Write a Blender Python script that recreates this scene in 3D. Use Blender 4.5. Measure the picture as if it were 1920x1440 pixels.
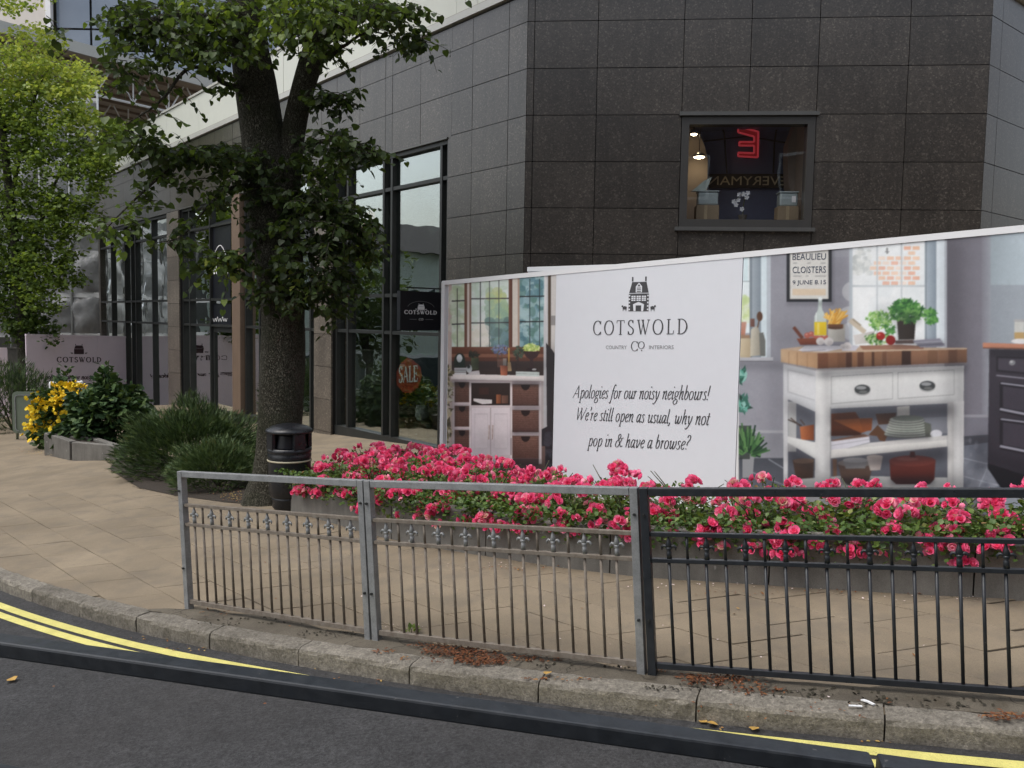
import bpy, math, random
import numpy as np
from math import sin, cos, tan, pi, radians, atan2, sqrt
from mathutils import Matrix, Vector
random.seed(7); RS = np.random.RandomState(11)
S = bpy.context.scene
for _o in list(bpy.data.objects): bpy.data.objects.remove(_o)
COL = S.collection

# ------------------------------------------------------------------ camera
FPX, PITCH, ROLL, CAMH = 1600., radians(4.2), radians(1.0), 1.97
f0 = np.array([0, cos(PITCH), -sin(PITCH)]); u0 = np.array([0, sin(PITCH), cos(PITCH)]); r0 = np.array([1., 0, 0])
CR = r0*cos(ROLL)+u0*sin(ROLL); CU = u0*cos(ROLL)-r0*sin(ROLL); CC = np.array([0, 0, CAMH])
cam = bpy.data.cameras.new('camera'); camo = bpy.data.objects.new('camera', cam); COL.objects.link(camo)
cam.sensor_width = 36; cam.lens = 36*FPX/1920; cam.clip_end = 3000; cam.clip_start = .05
M = Matrix.Identity(4)
for i in range(3):
    M[i][0], M[i][1], M[i][2], M[i][3] = CR[i], CU[i], -f0[i], CC[i]
camo.matrix_world = M
S.camera = camo

# ------------------------------------------------------------------ light
SUN_EL, SUN_AZ = radians(62), radians(-112)        # azimuth measured from +y towards +x
w = bpy.data.worlds.new('World'); S.world = w; w.use_nodes = True
nt = w.node_tree; nt.nodes.clear()
sky = nt.nodes.new('ShaderNodeTexSky'); sky.sky_type = 'NISHITA'; sky.sun_disc = False
sky.sun_elevation = SUN_EL; sky.sun_rotation = SUN_AZ; sky.air_density = 1.2; sky.dust_density = 4.0; sky.ozone_density = 1.0
hsv = nt.nodes.new('ShaderNodeHueSaturation'); hsv.inputs['Saturation'].default_value = .45
bg = nt.nodes.new('ShaderNodeBackground'); bg.inputs['Strength'].default_value = .15
out = nt.nodes.new('ShaderNodeOutputWorld')
nt.links.new(sky.outputs[0], hsv.inputs['Color']); nt.links.new(hsv.outputs[0], bg.inputs['Color']); nt.links.new(bg.outputs[0], out.inputs[0])
sl = bpy.data.lights.new('sun', 'SUN'); slo = bpy.data.objects.new('sun', sl); COL.objects.link(slo)
sl.energy = .65; sl.angle = radians(35); sl.color = (1, .975, .93)
sd = Vector((sin(SUN_AZ)*cos(SUN_EL), cos(SUN_AZ)*cos(SUN_EL), sin(SUN_EL)))
slo.rotation_euler = sd.to_track_quat('Z', 'Y').to_euler(); slo.location = sd*60
S.view_settings.view_transform = 'Standard'; S.view_settings.look = 'None'
S.view_settings.exposure = .64; S.view_settings.gamma = 1; S.view_settings.use_curve_mapping = False

# ------------------------------------------------------------------ geometry of the place
def ray(px, py): return f0+CR*((px-960)/FPX)+CU*((720-py)/FPX)
def at(px, py, d): return CC+ray(px, py)*d
def proj(p):
    d = np.asarray(p, float)-CC; z = d@f0
    return 960+FPX*(d@CR)/z, 720-FPX*(d@CU)/z
def soft(x):
    a = abs(x)
    return x if a < 14 else math.copysign(14+25*(1-math.exp(-(a-14)/25)), x)
def G(x, y): return .09*soft(x)+.011*soft(y)
def gnd(px, py, dz=0):
    d = ray(px, py); lo, hi = .5, 200.
    for _ in range(60):
        m = (lo+hi)/2; p = CC+d*m
        if p[2]-dz > G(p[0], p[1]): lo = m
        else: hi = m
    return CC+d*lo
def on_plane(px, py, P, N):
    d = ray(px, py); return CC+d*(((np.asarray(P)-CC)@N)/(d@N))

# ------------------------------------------------------------------ mesh helpers
def root_of(o):
    while o.parent: o = o.parent
    return o
class MB:
    def __init__(s): s.v = []; s.f = []; s.m = []; s.mi = 0
    def add(s, vs, fs):
        b = len(s.v); s.v += [tuple(map(float, p)) for p in vs]; s.f += [[b+i for i in f] for f in fs]; s.m += [s.mi]*len(fs)
    def hexa(s, p):   # 8 corners: bottom 4 ccw, top 4
        s.add(p, [(3,2,1,0),(4,5,6,7),(0,1,5,4),(1,2,6,5),(2,3,7,6),(3,0,4,7)])
    def box(s, c, sx, sy, sz, ex=(1,0,0), ey=(0,1,0), ez=(0,0,1)):
        c = np.asarray(c, float); ex = np.asarray(ex, float)*sx/2; ey = np.asarray(ey, float)*sy/2; ez = np.asarray(ez, float)*sz/2
        s.hexa([c-ex-ey-ez, c+ex-ey-ez, c+ex+ey-ez, c-ex+ey-ez, c-ex-ey+ez, c+ex-ey+ez, c+ex+ey+ez, c-ex+ey+ez])
    def bar(s, a, b, wd, hd=None, side=None):
        a = np.asarray(a, float); b = np.asarray(b, float); d = b-a; L = np.linalg.norm(d); d = d/L
        if side is None: side = np.array([0, 0, 1.]) if abs(d[2]) < .9 else np.array([1., 0, 0])
        side = np.asarray(side, float); e1 = side-d*(side@d); e1 /= np.linalg.norm(e1); e2 = np.cross(d, e1)
        s.box((a+b)/2, L, wd, hd or wd, d, e2, e1)
    def tube(s, pts, rads, n=8, cap=True):
        pts = [np.asarray(p, float) for p in pts]; k = len(pts)
        if not hasattr(rads, '__len__'): rads = [rads]*k
        b = len(s.v); prev = None
        for i in range(k):
            d = pts[min(i+1, k-1)]-pts[max(i-1, 0)]; d = d/(np.linalg.norm(d)+1e-9)
            if prev is None:
                e1 = np.cross(d, [0, 0, 1.]) if abs(d[2]) < .95 else np.cross(d, [0, 1., 0])
            else: e1 = prev-d*(prev@d)
            e1 = e1/(np.linalg.norm(e1)+1e-9); prev = e1; e2 = np.cross(d, e1)
            for j in range(n):
                a = 2*pi*j/n; p = pts[i]+(e1*cos(a)+e2*sin(a))*rads[i]; s.v.append(tuple(p))
        for i in range(k-1):
            for j in range(n):
                j2 = (j+1) % n; s.f.append([b+i*n+j, b+i*n+j2, b+(i+1)*n+j2, b+(i+1)*n+j]); s.m.append(s.mi)
        if cap:
            s.f.append([b+j for j in range(n)][::-1]); s.f.append([b+(k-1)*n+j for j in range(n)]); s.m += [s.mi]*2
    def lathe(s, c, prof, n=20):
        c = np.asarray(c, float); b = len(s.v); k = len(prof)
        for r, z in prof:
            for j in range(n): s.v.append((c[0]+r*cos(2*pi*j/n), c[1]+r*sin(2*pi*j/n), c[2]+z))
        for i in range(k-1):
            for j in range(n):
                j2 = (j+1) % n; s.f.append([b+i*n+j, b+i*n+j2, b+(i+1)*n+j2, b+(i+1)*n+j]); s.m.append(s.mi)
        s.f.append([b+j for j in range(n)][::-1]); s.f.append([b+(k-1)*n+j for j in range(n)]); s.m += [s.mi]*2
    def poly(s, pts): s.add(pts, [list(range(len(pts)))])
    def prism(s, pts, off):   # planar polygon extruded by vector off
        n = len(pts); pts = [np.asarray(p, float) for p in pts]; off = np.asarray(off, float)
        s.add(pts+[p+off for p in pts], [list(range(n))[::-1], list(range(n, 2*n))]+[[i, (i+1) % n, n+(i+1) % n, n+i] for i in range(n)])
    def build(s, name, mat, parent=None, smooth=False, bevel=0, local=False):
        o3 = np.zeros(3)
        if parent is not None and not local: o3 = np.array(root_of(parent).location)
        me = bpy.data.meshes.new(name)
        me.from_pydata([(p[0]-o3[0], p[1]-o3[1], p[2]-o3[2]) for p in s.v], [], s.f)
        mats = mat if isinstance(mat, (list, tuple)) else [mat]
        for m_ in mats: me.materials.append(m_)
        if len(mats) > 1: me.polygons.foreach_set('material_index', s.m)
        if smooth: me.polygons.foreach_set('use_smooth', [True]*len(me.polygons))
        o = bpy.data.objects.new(name, me); COL.objects.link(o)
        if parent is not None: o.parent = parent
        if bevel:
            b = o.modifiers.new('bevel', 'BEVEL'); b.width = bevel; b.segments = 2; b.limit_method = 'ANGLE'
        return o
def inst(name, mesh, parent, loc, rot=None, scale=None):
    """another object on shared mesh data; loc in world"""
    o = bpy.data.objects.new(name, mesh); COL.objects.link(o); o.parent = parent
    r = np.array(root_of(parent).location) if parent is not None else np.zeros(3)
    o.location = tuple(np.asarray(loc, float)-r)
    if rot is not None: o.rotation_euler = rot
    if scale is not None: o.scale = scale if hasattr(scale, '__len__') else (scale,)*3
    return o
def tag(o, label=None, cat=None, group=None, kind=None):
    if label: o['label'] = label
    if cat: o['category'] = cat
    if group: o['group'] = group
    if kind: o['kind'] = kind
    return o
def thing(name, loc, label, cat, group=None):
    o = bpy.data.objects.new(name, None); COL.objects.link(o); o.location = tuple(map(float, loc)); o.empty_display_size = .1
    return tag(o, label, cat, group)
def struct(o): o['kind'] = 'structure'; return o
def bulk(name, tv, tf, pos, rot, scl, mat, parent=None, rnd=None, smooth=False):
    """many copies of a small template baked into one mesh; rot: (n,3,3)"""
    tv = np.asarray(tv, float); tf = np.asarray(tf, int); n = len(pos); k = len(tv)
    pos = np.asarray(pos, float); scl = np.asarray(scl, float)
    V = np.einsum('nij,kj->nki', rot, tv)*scl.reshape(n, 1, -1)+pos[:, None, :]
    if parent is not None: V = V-np.array(root_of(parent).location)
    V = V.reshape(-1, 3); Fc = (tf[None]+(np.arange(n)*k)[:, None, None]).reshape(-1, tf.shape[1])
    me = bpy.data.meshes.new(name); nf = len(Fc); q = tf.shape[1]
    me.vertices.add(len(V)); me.vertices.foreach_set('co', V.ravel())
    me.loops.add(nf*q); me.loops.foreach_set('vertex_index', Fc.ravel().astype(np.int32))
    me.polygons.add(nf); me.polygons.foreach_set('loop_start', np.arange(0, nf*q, q, dtype=np.int32))
    if rnd is None: rnd = RS.rand(n)
    at_ = me.attributes.new('rnd', 'FLOAT', 'FACE'); at_.data.foreach_set('value', np.repeat(np.asarray(rnd, float), len(tf)))
    me.update(calc_edges=True); me.materials.append(mat)
    if smooth: me.polygons.foreach_set('use_smooth', [True]*nf)
    o = bpy.data.objects.new(name, me); COL.objects.link(o)
    if parent is not None: o.parent = parent
    return o
def frames(fwd, up=None, roll=None):
    """rotation matrices whose y axis is fwd, z axis near up"""
    fwd = np.asarray(fwd, float); fwd = fwd/(np.linalg.norm(fwd, axis=1, keepdims=True)+1e-9); n = len(fwd)
    up = np.tile([0, 0, 1.], (n, 1)) if up is None else np.asarray(up, float)
    x = np.cross(fwd, up); x = x/(np.linalg.norm(x, axis=1, keepdims=True)+1e-9); z = np.cross(x, fwd)
    if roll is not None:
        c_, s_ = np.cos(roll)[:, None], np.sin(roll)[:, None]; x, z = x*c_+z*s_, z*c_-x*s_
    return np.stack([x, fwd, z], axis=2)
def unit(n):
    v = RS.randn(n, 3); return v/np.linalg.norm(v, axis=1, keepdims=True)

# ------------------------------------------------------------------ materials
def lin(r, g=None, b=None):
    if g is None: r, g, b = r
    f = lambda c: ((c/255+.055)/1.055)**2.4 if c > 10 else c/255/12.92
    return (f(r), f(g), f(b))
class NM:
    """small node-graph writer"""
    def __init__(s, name):
        s.mat = bpy.data.materials.new(name); s.mat.use_nodes = True; s.t = s.mat.node_tree
        s.b = s.t.nodes['Principled BSDF']; s.out = s.t.nodes['Material Output']
        s.geo = s.t.nodes.new('ShaderNodeNewGeometry')
    def n(s, typ, ins=None, **kw):
        q = s.t.nodes.new(typ)
        for k, v in kw.items(): setattr(q, k, v)
        for k, v in (ins or {}).items():
            if hasattr(v, 'is_output'): s.t.links.new(v, q.inputs[k])
            else: q.inputs[k].default_value = v
        return q
    def noise(s, scale, detail=3, rough=.55, vec=None, dim='3D'):
        return s.n('ShaderNodeTexNoise', {'Vector': vec or s.geo.outputs['Position'], 'Scale': scale, 'Detail': detail, 'Roughness': rough}).outputs['Fac']
    def ramp(s, fac, stops):
        q = s.n('ShaderNodeValToRGB', {'Fac': fac}); e = q.color_ramp.elements
        while len(e) < len(stops): e.new(.5)
        for i, (p, c) in enumerate(stops): e[i].position = p; e[i].color = (c if hasattr(c, '__len__') else (c, c, c))[:3]+(1,) if hasattr(c, '__len__') else (c, c, c, 1)
        return q.outputs['Color']
    def mix(s, fac, a, b, typ='MIX'):
        q = s.n('ShaderNodeMix', data_type='RGBA', blend_type=typ)
        for i, v in ((0, fac), (6, a), (7, b)):
            if hasattr(v, 'is_output'): s.t.links.new(v, q.inputs[i])
            else: q.inputs[i].default_value = v if i == 0 else tuple(v)[:3]+(1,)
        return q.outputs[2]
    def math(s, op, a, b=0.):
        q = s.n('ShaderNodeMath', operation=op)
        for i, v in ((0, a), (1, b)):
            if hasattr(v, 'is_output'): s.t.links.new(v, q.inputs[i])
            else: q.inputs[i].default_value = v
        return q.outputs[0]
    def set(s, **kw):
        names = dict(color='Base Color', rough='Roughness', metal='Metallic', spec='Specular IOR Level', normal='Normal', emit='Emission Color', estr='Emission Strength', coat='Coat Weight')
        for k, v in kw.items():
            i = s.b.inputs[names[k]]
            if hasattr(v, 'is_output'): s.t.links.new(v, i)
            else: i.default_value = tuple(v)[:3]+(1,) if hasattr(v, '__len__') else v
        return s
    def bump(s, h, strength=.3, dist=.01):
        s.t.links.new(s.n('ShaderNodeBump', {'Height': h, 'Strength': strength, 'Distance': dist}).outputs[0], s.b.inputs['Normal']); return s
def plain(name, col, rough=.6, var=.15, scale=6, metal=0, spec=.5, bump=0, bscale=80, bd=.004):
    q = NM(name); a = tuple(c*(1-var) for c in col); b = tuple(min(1, c*(1+var)) for c in col)
    nz = q.mix(.35, q.noise(scale, 4), q.noise(scale*9, 3))
    q.set(color=q.ramp(nz, [(.3, a), (.7, b)]), rough=rough, metal=metal, spec=spec)
    if bump: q.bump(q.noise(bscale, 3), bump, bd)
    return q.mat
# ================================================================== materials
def m_granite(name='dark granite', k=1.):
    q = NM(name); oi = q.n('ShaderNodeObjectInfo')
    v = q.n('ShaderNodeTexVoronoi', {'Vector': q.geo.outputs['Position'], 'Scale': 58.}); fl = q.n('ShaderNodeSeparateColor', {'Color': v.outputs['Color']}).outputs[0]
    nz = q.noise(70, 4, .7)
    base = q.ramp(fl, [(0, (.032,.0275,.023)), (.45, (.043,.037,.031)), (.86, (.055,.047,.039)), (.985, (.1,.088,.074))])
    grain = q.ramp(nz, [(.32, .62), (.68, 1.34)])
    c = q.mix(1., base, grain, 'MULTIPLY')
    sv = q.n('ShaderNodeMapping', {'Vector': q.geo.outputs['Position'], 'Scale': (5, 5, .35)}).outputs[0]; c = q.mix(1., c, q.ramp(q.noise(1.4, 4, .6, sv), [(.3, .8), (.62, 1.1)]), 'MULTIPLY')
    big = q.ramp(q.noise(1.3, 4), [(.3, .82), (.7, 1.15)]); c = q.mix(1., c, big, 'MULTIPLY')
    tone = q.ramp(oi.outputs['Random'], [(0, .84), (1, 1.18)]); c = q.mix(1., c, tone, 'MULTIPLY')
    c = q.mix(1., c, (k, k*.98, k*.96), 'MULTIPLY') if k != 1. else c
    q.set(color=c, rough=.3, spec=.75)
    q.bump(nz, .12, .003); return q.mat
def m_paving():
    q = NM('buff paving'); oi = q.n('ShaderNodeObjectInfo')
    a = q.ramp(q.noise(1.1, 5, .6), [(.25, (.165,.133,.093)), (.75, (.265,.215,.152))])
    c = q.mix(1., a, q.ramp(q.noise(160, 3, .7), [(.25, .74), (.75, 1.22)]), 'MULTIPLY')
    c = q.mix(1., c, q.ramp(oi.outputs['Random'], [(0, .935), (1, 1.05)]), 'MULTIPLY')
    st = q.ramp(q.noise(3.2, 5, .65), [(.47, 0.), (.66, 1.)])
    c = q.mix(q.math('MULTIPLY', st, .45), c, (.13,.112,.09))
    sp = q.ramp(q.noise(22, 2), [(.70, 0.), (.74, 1.)]); c = q.mix(q.math('MULTIPLY', sp, .4), c, (.11,.095,.08))
    q.set(color=c, rough=.85, spec=.25); q.bump(q.noise(220, 3), .25, .003); return q.mat
def m_asphalt():
    q = NM('asphalt')
    c = q.ramp(q.noise(190, 3, .75), [(.25, (.02,.02,.021)), (.6, (.05,.05,.0515)), (.8, (.095,.093,.092))])
    c = q.mix(1., c, q.ramp(q.noise(2.2, 5, .6), [(.3, .78), (.7, 1.18)]), 'MULTIPLY')
    c = q.mix(1., c, q.ramp(q.noise(52, 4, .8), [(.3, .45), (.5, 1.), (.72, 1.5)]), 'MULTIPLY')
    c = q.mix(1., c, q.ramp(q.noise(13, 4, .7), [(.3, .72), (.7, 1.26)]), 'MULTIPLY')
    c = q.mix(q.ramp(q.noise(31, 3, .6), [(.60, 0.), (.68, .7)]), c, (.014,.014,.015))
    sp = q.ramp(q.n('ShaderNodeTexVoronoi', {'Vector': q.geo.outputs['Position'], 'Scale': 17.}).outputs['Distance'], [(.10, 1.), (.24, 0.)])
    c = q.mix(q.math('MULTIPLY', sp, q.ramp(q.noise(4, 2), [(.42, 0.), (.6, .75)])), c, (.018,.018,.018))
    pt = q.ramp(q.noise(.8, 3), [(.45, 0.), (.62, 1.)]); c = q.mix(q.math('MULTIPLY', pt, .3), c, (.04,.037,.036))
    q.set(color=c, rough=.78, spec=.35); q.bump(q.noise(150, 4, .8), .8, .009); return q.mat
def m_kerb():
    q = NM('kerb concrete'); oi = q.n('ShaderNodeObjectInfo')
    a = q.ramp(q.noise(4.5, 6, .7), [(.25, (.145,.131,.108)), (.75, (.28,.257,.218))])
    c = q.mix(1., a, q.ramp(q.noise(60, 4, .8), [(.28, .5), (.5, 1.), (.75, 1.5)]), 'MULTIPLY')
    c = q.mix(1., c, q.ramp(q.noise(22, 4, .7), [(.3, .7), (.7, 1.25)]), 'MULTIPLY')
    c = q.mix(1., c, q.ramp(oi.outputs['Random'], [(0, .85), (1, 1.13)]), 'MULTIPLY')
    sp = q.ramp(q.n('ShaderNodeTexVoronoi', {'Vector': q.geo.outputs['Position'], 'Scale': 75.}).outputs['Distance'], [(.1, 1.), (.2, 0.)])
    c = q.mix(q.math('MULTIPLY', sp, q.ramp(q.noise(7, 3), [(.48, 0.), (.6, .75)])), c, (.42,.39,.34))
    st = q.ramp(q.noise(9, 5, .7), [(.55, 0.), (.72, 1.)]); c = q.mix(q.math('MULTIPLY', st, .5), c, (.06,.053,.043))
    q.set(color=c, rough=.9, spec=.2); q.bump(q.noise(60, 5, .8), .9, .016); return q.mat
def m_strip():
    q = NM('worn tarmac strip')
    a = q.ramp(q.noise(2.2, 6, .7), [(.25, (.07,.061,.048)), (.75, (.15,.132,.104))])
    c = q.mix(1., a, q.ramp(q.noise(150, 3, .8), [(.28, .62), (.72, 1.35)]), 'MULTIPLY')
    cr = q.n('ShaderNodeTexVoronoi', {'Vector': q.n('ShaderNodeVectorMath', {0: q.geo.outputs['Position'], 1: q.n('ShaderNodeTexNoise', {'Vector': q.geo.outputs['Position'], 'Scale': 3.}).outputs['Color']}, operation='ADD').outputs[0], 'Scale': 1.1}, feature='DISTANCE_TO_EDGE').outputs['Distance']
    c = q.mix(q.ramp(cr, [(.0, .8), (.012, 0.)]), c, (.025,.022,.018))
    moss = q.ramp(q.noise(5, 5, .7), [(.56, 0.), (.7, 1.)]); c = q.mix(q.math('MULTIPLY', moss, .55), c, (.05,.04,.026))
    q.set(color=c, rough=.92, spec=.2); q.bump(q.noise(130, 4, .8), .6, .008); return q.mat
def m_concrete():
    q = NM('planter concrete'); oi = q.n('ShaderNodeObjectInfo')
    a = q.ramp(q.noise(2.6, 6, .65), [(.25, (.108,.102,.092)), (.75, (.2,.19,.172))])
    sv = q.n('ShaderNodeMapping', {'Vector': q.geo.outputs['Position'], 'Scale': (9, 9, .9)}).outputs[0]
    c = q.mix(1., a, q.ramp(q.noise(1.6, 4, .6, sv), [(.3, .86), (.65, 1.07)]), 'MULTIPLY')
    c = q.mix(1., c, q.ramp(q.noise(170, 3), [(.3, .82), (.7, 1.15)]), 'MULTIPLY')
    c = q.mix(1., c, q.ramp(oi.outputs['Random'], [(0, .9), (1, 1.08)]), 'MULTIPLY')
    sp = q.ramp(q.noise(13, 2, .4), [(.73, 0.), (.75, 1.)]); c = q.mix(q.math('MULTIPLY', sp, .5), c, (.42,.41,.39))
    q.set(color=c, rough=.88, spec=.2); q.bump(q.noise(60, 5, .7), .35, .006); return q.mat
def m_galv():
    q = NM('galvanised steel')
    c = q.ramp(q.noise(14, 5, .7), [(.25, (.17,.175,.178)), (.75, (.29,.298,.3))])
    sp = q.ramp(q.n('ShaderNodeTexVoronoi', {'Vector': q.geo.outputs['Position'], 'Scale': 120.}).outputs['Distance'], [(0, .88), (.6, 1.1)])
    c = q.mix(1., c, sp, 'MULTIPLY')
    rs = q.ramp(q.noise(20, 4, .7), [(.62, 0.), (.72, 1.)]); c = q.mix(q.math('MULTIPLY', rs, .45), c, (.12,.085,.06))
    q.set(color=c, rough=.52, metal=.35, spec=.5); q.bump(q.noise(110, 3), .25, .002); return q.mat
def m_blackpaint(name='black gloss paint', col=(.016,.019,.023), rough=.34):
    q = NM(name)
    c = q.ramp(q.noise(16, 5, .7), [(.3, tuple(x*.75 for x in col)), (.7, tuple(x*1.35 for x in col))])
    ch = q.ramp(q.noise(55, 3, .6), [(.70, 0.), (.735, 1.)]); c = q.mix(q.math('MULTIPLY', ch, .6), c, (.12,.115,.11))
    q.set(color=c, rough=q.ramp(q.noise(30, 3), [(.3, rough*.8), (.7, rough*1.5)]), spec=.5); q.bump(q.noise(160, 3), .18, .001); return q.mat
def m_glass(name, tint=(.88,.92,.9), boost=5.5, wav=.012):
    q = NM(name); q.t.nodes.remove(q.b)
    bp = q.n('ShaderNodeBump', {'Height': q.noise(1.1, 2), 'Strength': wav, 'Distance': .5}).outputs[0]
    fc = q.n('ShaderNodeLayerWeight', {'Blend': .5}).outputs['Facing']
    fr = q.math('MULTIPLY_ADD', q.math('POWER', fc, 5.), .96); q.t.nodes[-1].inputs[2].default_value = .043
    fac = q.n('ShaderNodeMath', {0: fr, 1: boost}, operation='MULTIPLY', use_clamp=True).outputs[0]
    tr = q.n('ShaderNodeBsdfTransparent', {'Color': tint+(1,)}); gl = q.n('ShaderNodeBsdfGlossy', {'Roughness': .004, 'Normal': bp, 'Color': (.92,.97,.95,1)})
    mx = q.n('ShaderNodeMixShader', {0: fac, 1: tr.outputs[0], 2: gl.outputs[0]})
    q.t.links.new(mx.outputs[0], q.out.inputs[0]); return q.mat
def m_leaf(name, stops, trans=.35, rough=.5, spec=.35):
    q = NM(name); at_ = q.n('ShaderNodeAttribute', attribute_name='rnd').outputs['Fac']
    c = q.ramp(at_, stops)
    c = q.mix(1., c, q.ramp(q.noise(40, 2), [(.3, .82), (.7, 1.18)]), 'MULTIPLY')
    q.set(color=c, rough=rough, spec=spec)
    tl = q.n('ShaderNodeBsdfTranslucent', {'Color': q.mix(1., c, (1.25, 1.2, .55), 'MULTIPLY')})
    mx = q.n('ShaderNodeMixShader', {0: trans, 1: q.b.outputs[0], 2: tl.outputs[0]}); q.t.links.new(mx.outputs[0], q.out.inputs[0]); return q.mat
def m_bark():
    q = NM('bark'); vv = q.n('ShaderNodeMapping', {'Vector': q.geo.outputs['Position'], 'Scale': (1, 1, .38)}).outputs[0]
    v = q.n('ShaderNodeTexVoronoi', {'Vector': q.n('ShaderNodeVectorMath', {0: vv, 1: q.n('ShaderNodeTexNoise', {'Vector': vv, 'Scale': 14.}).outputs['Color']}, operation='ADD').outputs[0], 'Scale': 13.}, feature='DISTANCE_TO_EDGE').outputs['Distance']
    h = q.mix(.45, q.ramp(v, [(0, 0.), (.22, 1.)]), q.noise(34, 5, .7))
    c = q.ramp(h, [(.2, (.03,.027,.02)), (.55, (.09,.083,.062)), (.9, (.17,.162,.125))])
    g = q.ramp(q.noise(3, 4), [(.48, 0.), (.66, 1.)]); c = q.mix(q.math('MULTIPLY', g, .45), c, (.05,.058,.03))
    q.set(color=c, rough=.95, spec=.15); q.bump(h, 1.0, .04); return q.mat
def m_galvbar():
    q = NM('weathered steel bar'); c = q.ramp(q.noise(26, 5, .7), [(.3, (.12,.095,.072)), (.7, (.215,.19,.16))])
    q.set(color=c, rough=.7, metal=.1, spec=.4); q.bump(q.noise(140, 3), .4, .002); return q.mat
MAT = dict(palegranite=m_granite('paler pillar granite', 2.6), galvbar=m_galvbar(), granite=m_granite(), paving=m_paving(), asphalt=m_asphalt(), kerb=m_kerb(), strip=m_strip(), concrete=m_concrete(), galv=m_galv(),
    black=m_blackpaint(), nearblack=m_blackpaint('black rail paint', (.014,.017,.021), .36), glass=m_glass('shop glass'), glass2=m_glass('upper window glass', (.94,.94,.94), 1., .004), bark=m_bark(),
    earth=plain('bed soil', (.03,.022,.015), .95, .35, 30, bump=.6, bscale=60, bd=.02),
    joint=plain('joint dirt', (.03,.025,.019), .95, .3, 20), yellow=None,
    alu=plain('dark aluminium', (.035,.037,.036), .42, .12, 5, metal=.4), alu2=plain('grey aluminium', (.12,.12,.115), .4, .1, 4, metal=.5),
    cream=plain('cream panel', (.56,.575,.515), .45, .04, .7, spec=.5), coping=plain('coping metal', (.45,.45,.42), .4, .08, 1.5, metal=.1),
    backing=plain('dark backing', (.012,.011,.01), .9, .2), bronze=plain('brown post cladding', (.14,.095,.065), .55, .15, 3, bump=.1),
    dark=plain('dark interior', (.035,.034,.032), .8, .2, 2), interior=plain('interior wall', (.09,.085,.075), .8, .2, 1.2), floor=plain('shop floor', (.12,.1,.08), .5, .2, 2),
    white=plain('white paint', (.76,.77,.78), .5, .03, 2), steel=plain('brushed steel', (.5,.5,.5), .3, .1, 9, metal=.9),
    paleboard=plain('hoarding white', (.70,.72,.76), .55, .025, 1.2), shadeboard=plain('shade tinted white board', (.8,.67,.73), .6, .05, 1.0),  # far left boards are white with a pinkish shade tint in the colour
    ink=plain('charcoal ink', (.055,.055,.06), .6, .1), inkgrey=plain('grey ink', (.22,.22,.225), .6, .1), brownink=plain('dark red brown ink', (.06,.028,.035), .6, .1),
    signblack=plain('sign black', (.006,.007,.011), .38, .2), signwhite=plain('sign lettering white', (.8,.8,.8), .5, .03),
    sale=plain('orange red print', (.42,.06,.022), .55, .15, 3), sale2=plain('orange print', (.5,.12,.025), .55, .15, 3))
def m_yellow():
    q = NM('yellow road paint'); c = q.ramp(q.noise(5, 5, .7), [(.3, (.5,.455,.13)), (.7, (.68,.62,.2))])
    c = q.mix(1., c, q.ramp(q.noise(200, 3, .8), [(.28, .72), (.6, 1.08)]), 'MULTIPLY')
    wv = q.ramp(q.noise(38, 5, .8), [(.60, 0.), (.72, 1.)]); c = q.mix(q.math('MULTIPLY', wv, .8), c, (.09,.088,.07))
    q.set(color=c, rough=.7); q.bump(q.noise(170, 4), .5, .005); return q.mat
MAT['yellow'] = m_yellow()

# ================================================================== ground, road, kerb
def sheet(name, pts_fn_x, nx, ys, mat): pass
def grid_surface(name, xs, ys, dz, mat):
    mb = MB(); nx, ny = len(xs), len(ys)
    mb.v = [(x, y, G(x, y)+dz) for y in ys for x in xs]
    mb.f = [[j*nx+i, j*nx+i+1, (j+1)*nx+i+1, (j+1)*nx+i] for j in range(ny-1) for i in range(nx-1)]
    return struct(mb.build(name, mat))
gx = np.concatenate([-np.geomspace(900, 3, 22), np.linspace(-2, 2, 5), np.geomspace(3, 900, 22)])
grid_surface('ground', gx, gx, -.45, plain('far ground', (.11,.105,.09), .9, .2, .5))
KPX = [(0,1083),(62,1103),(146,1132),(255,1157),(396,1183),(561,1214),(767,1250),(1010,1282),(1305,1310),(1657,1343),(1920,1370)]
KP = np.array([gnd(*p) for p in KPX]); kfit = np.polyfit(KP[:, 0], KP[:, 1], 3)
def kerb_y(x):
    if x < -4.6:   # carries on along the street, out of frame
        y0 = np.polyval(kfit, -4.6); s0 = np.polyval(np.polyder(kfit), -4.6); d = -4.6-x; return y0-s0*d+.09*d*d*.5
    if x > 2.4:
        y0 = np.polyval(kfit, 2.4); s0 = np.polyval(np.polyder(kfit), 2.4); d = x-2.4; return y0+s0*d+.04*d*d*.5*(1 if d < 8 else 8/d)
    return float(np.polyval(kfit, x))
def kerb_n(x):
    s_ = (kerb_y(x+.02)-kerb_y(x-.02))/.04; n = np.array([-s_, 1.]); return n/np.linalg.norm(n)
def kerb_pt(x, off):   # off towards the pavement
    n = kerb_n(x); return np.array([x, kerb_y(x)])+n*off
def ribbon(name, xs, o1, o2, dz, mat, parent=None, st=True):
    mb = MB()
    for x in xs:
        for o in (o1, o2):
            p = kerb_pt(x, o(x) if callable(o) else o); mb.v.append((p[0], p[1], G(*p)+dz))
    mb.f = [[2*i, 2*i+2, 2*i+3, 2*i+1] for i in range(len(xs)-1)]; mb.m = [0]*len(mb.f)
    for f in mb.f:
        pass
    o = mb.build(name, mat, parent)
    if st: struct(o)
    return o
KH = .112                                              # kerb height
xs_all = np.concatenate([np.linspace(-20, -5, 14), np.linspace(-4.8, 4, 60), np.linspace(4.5, 20, 14)])
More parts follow.
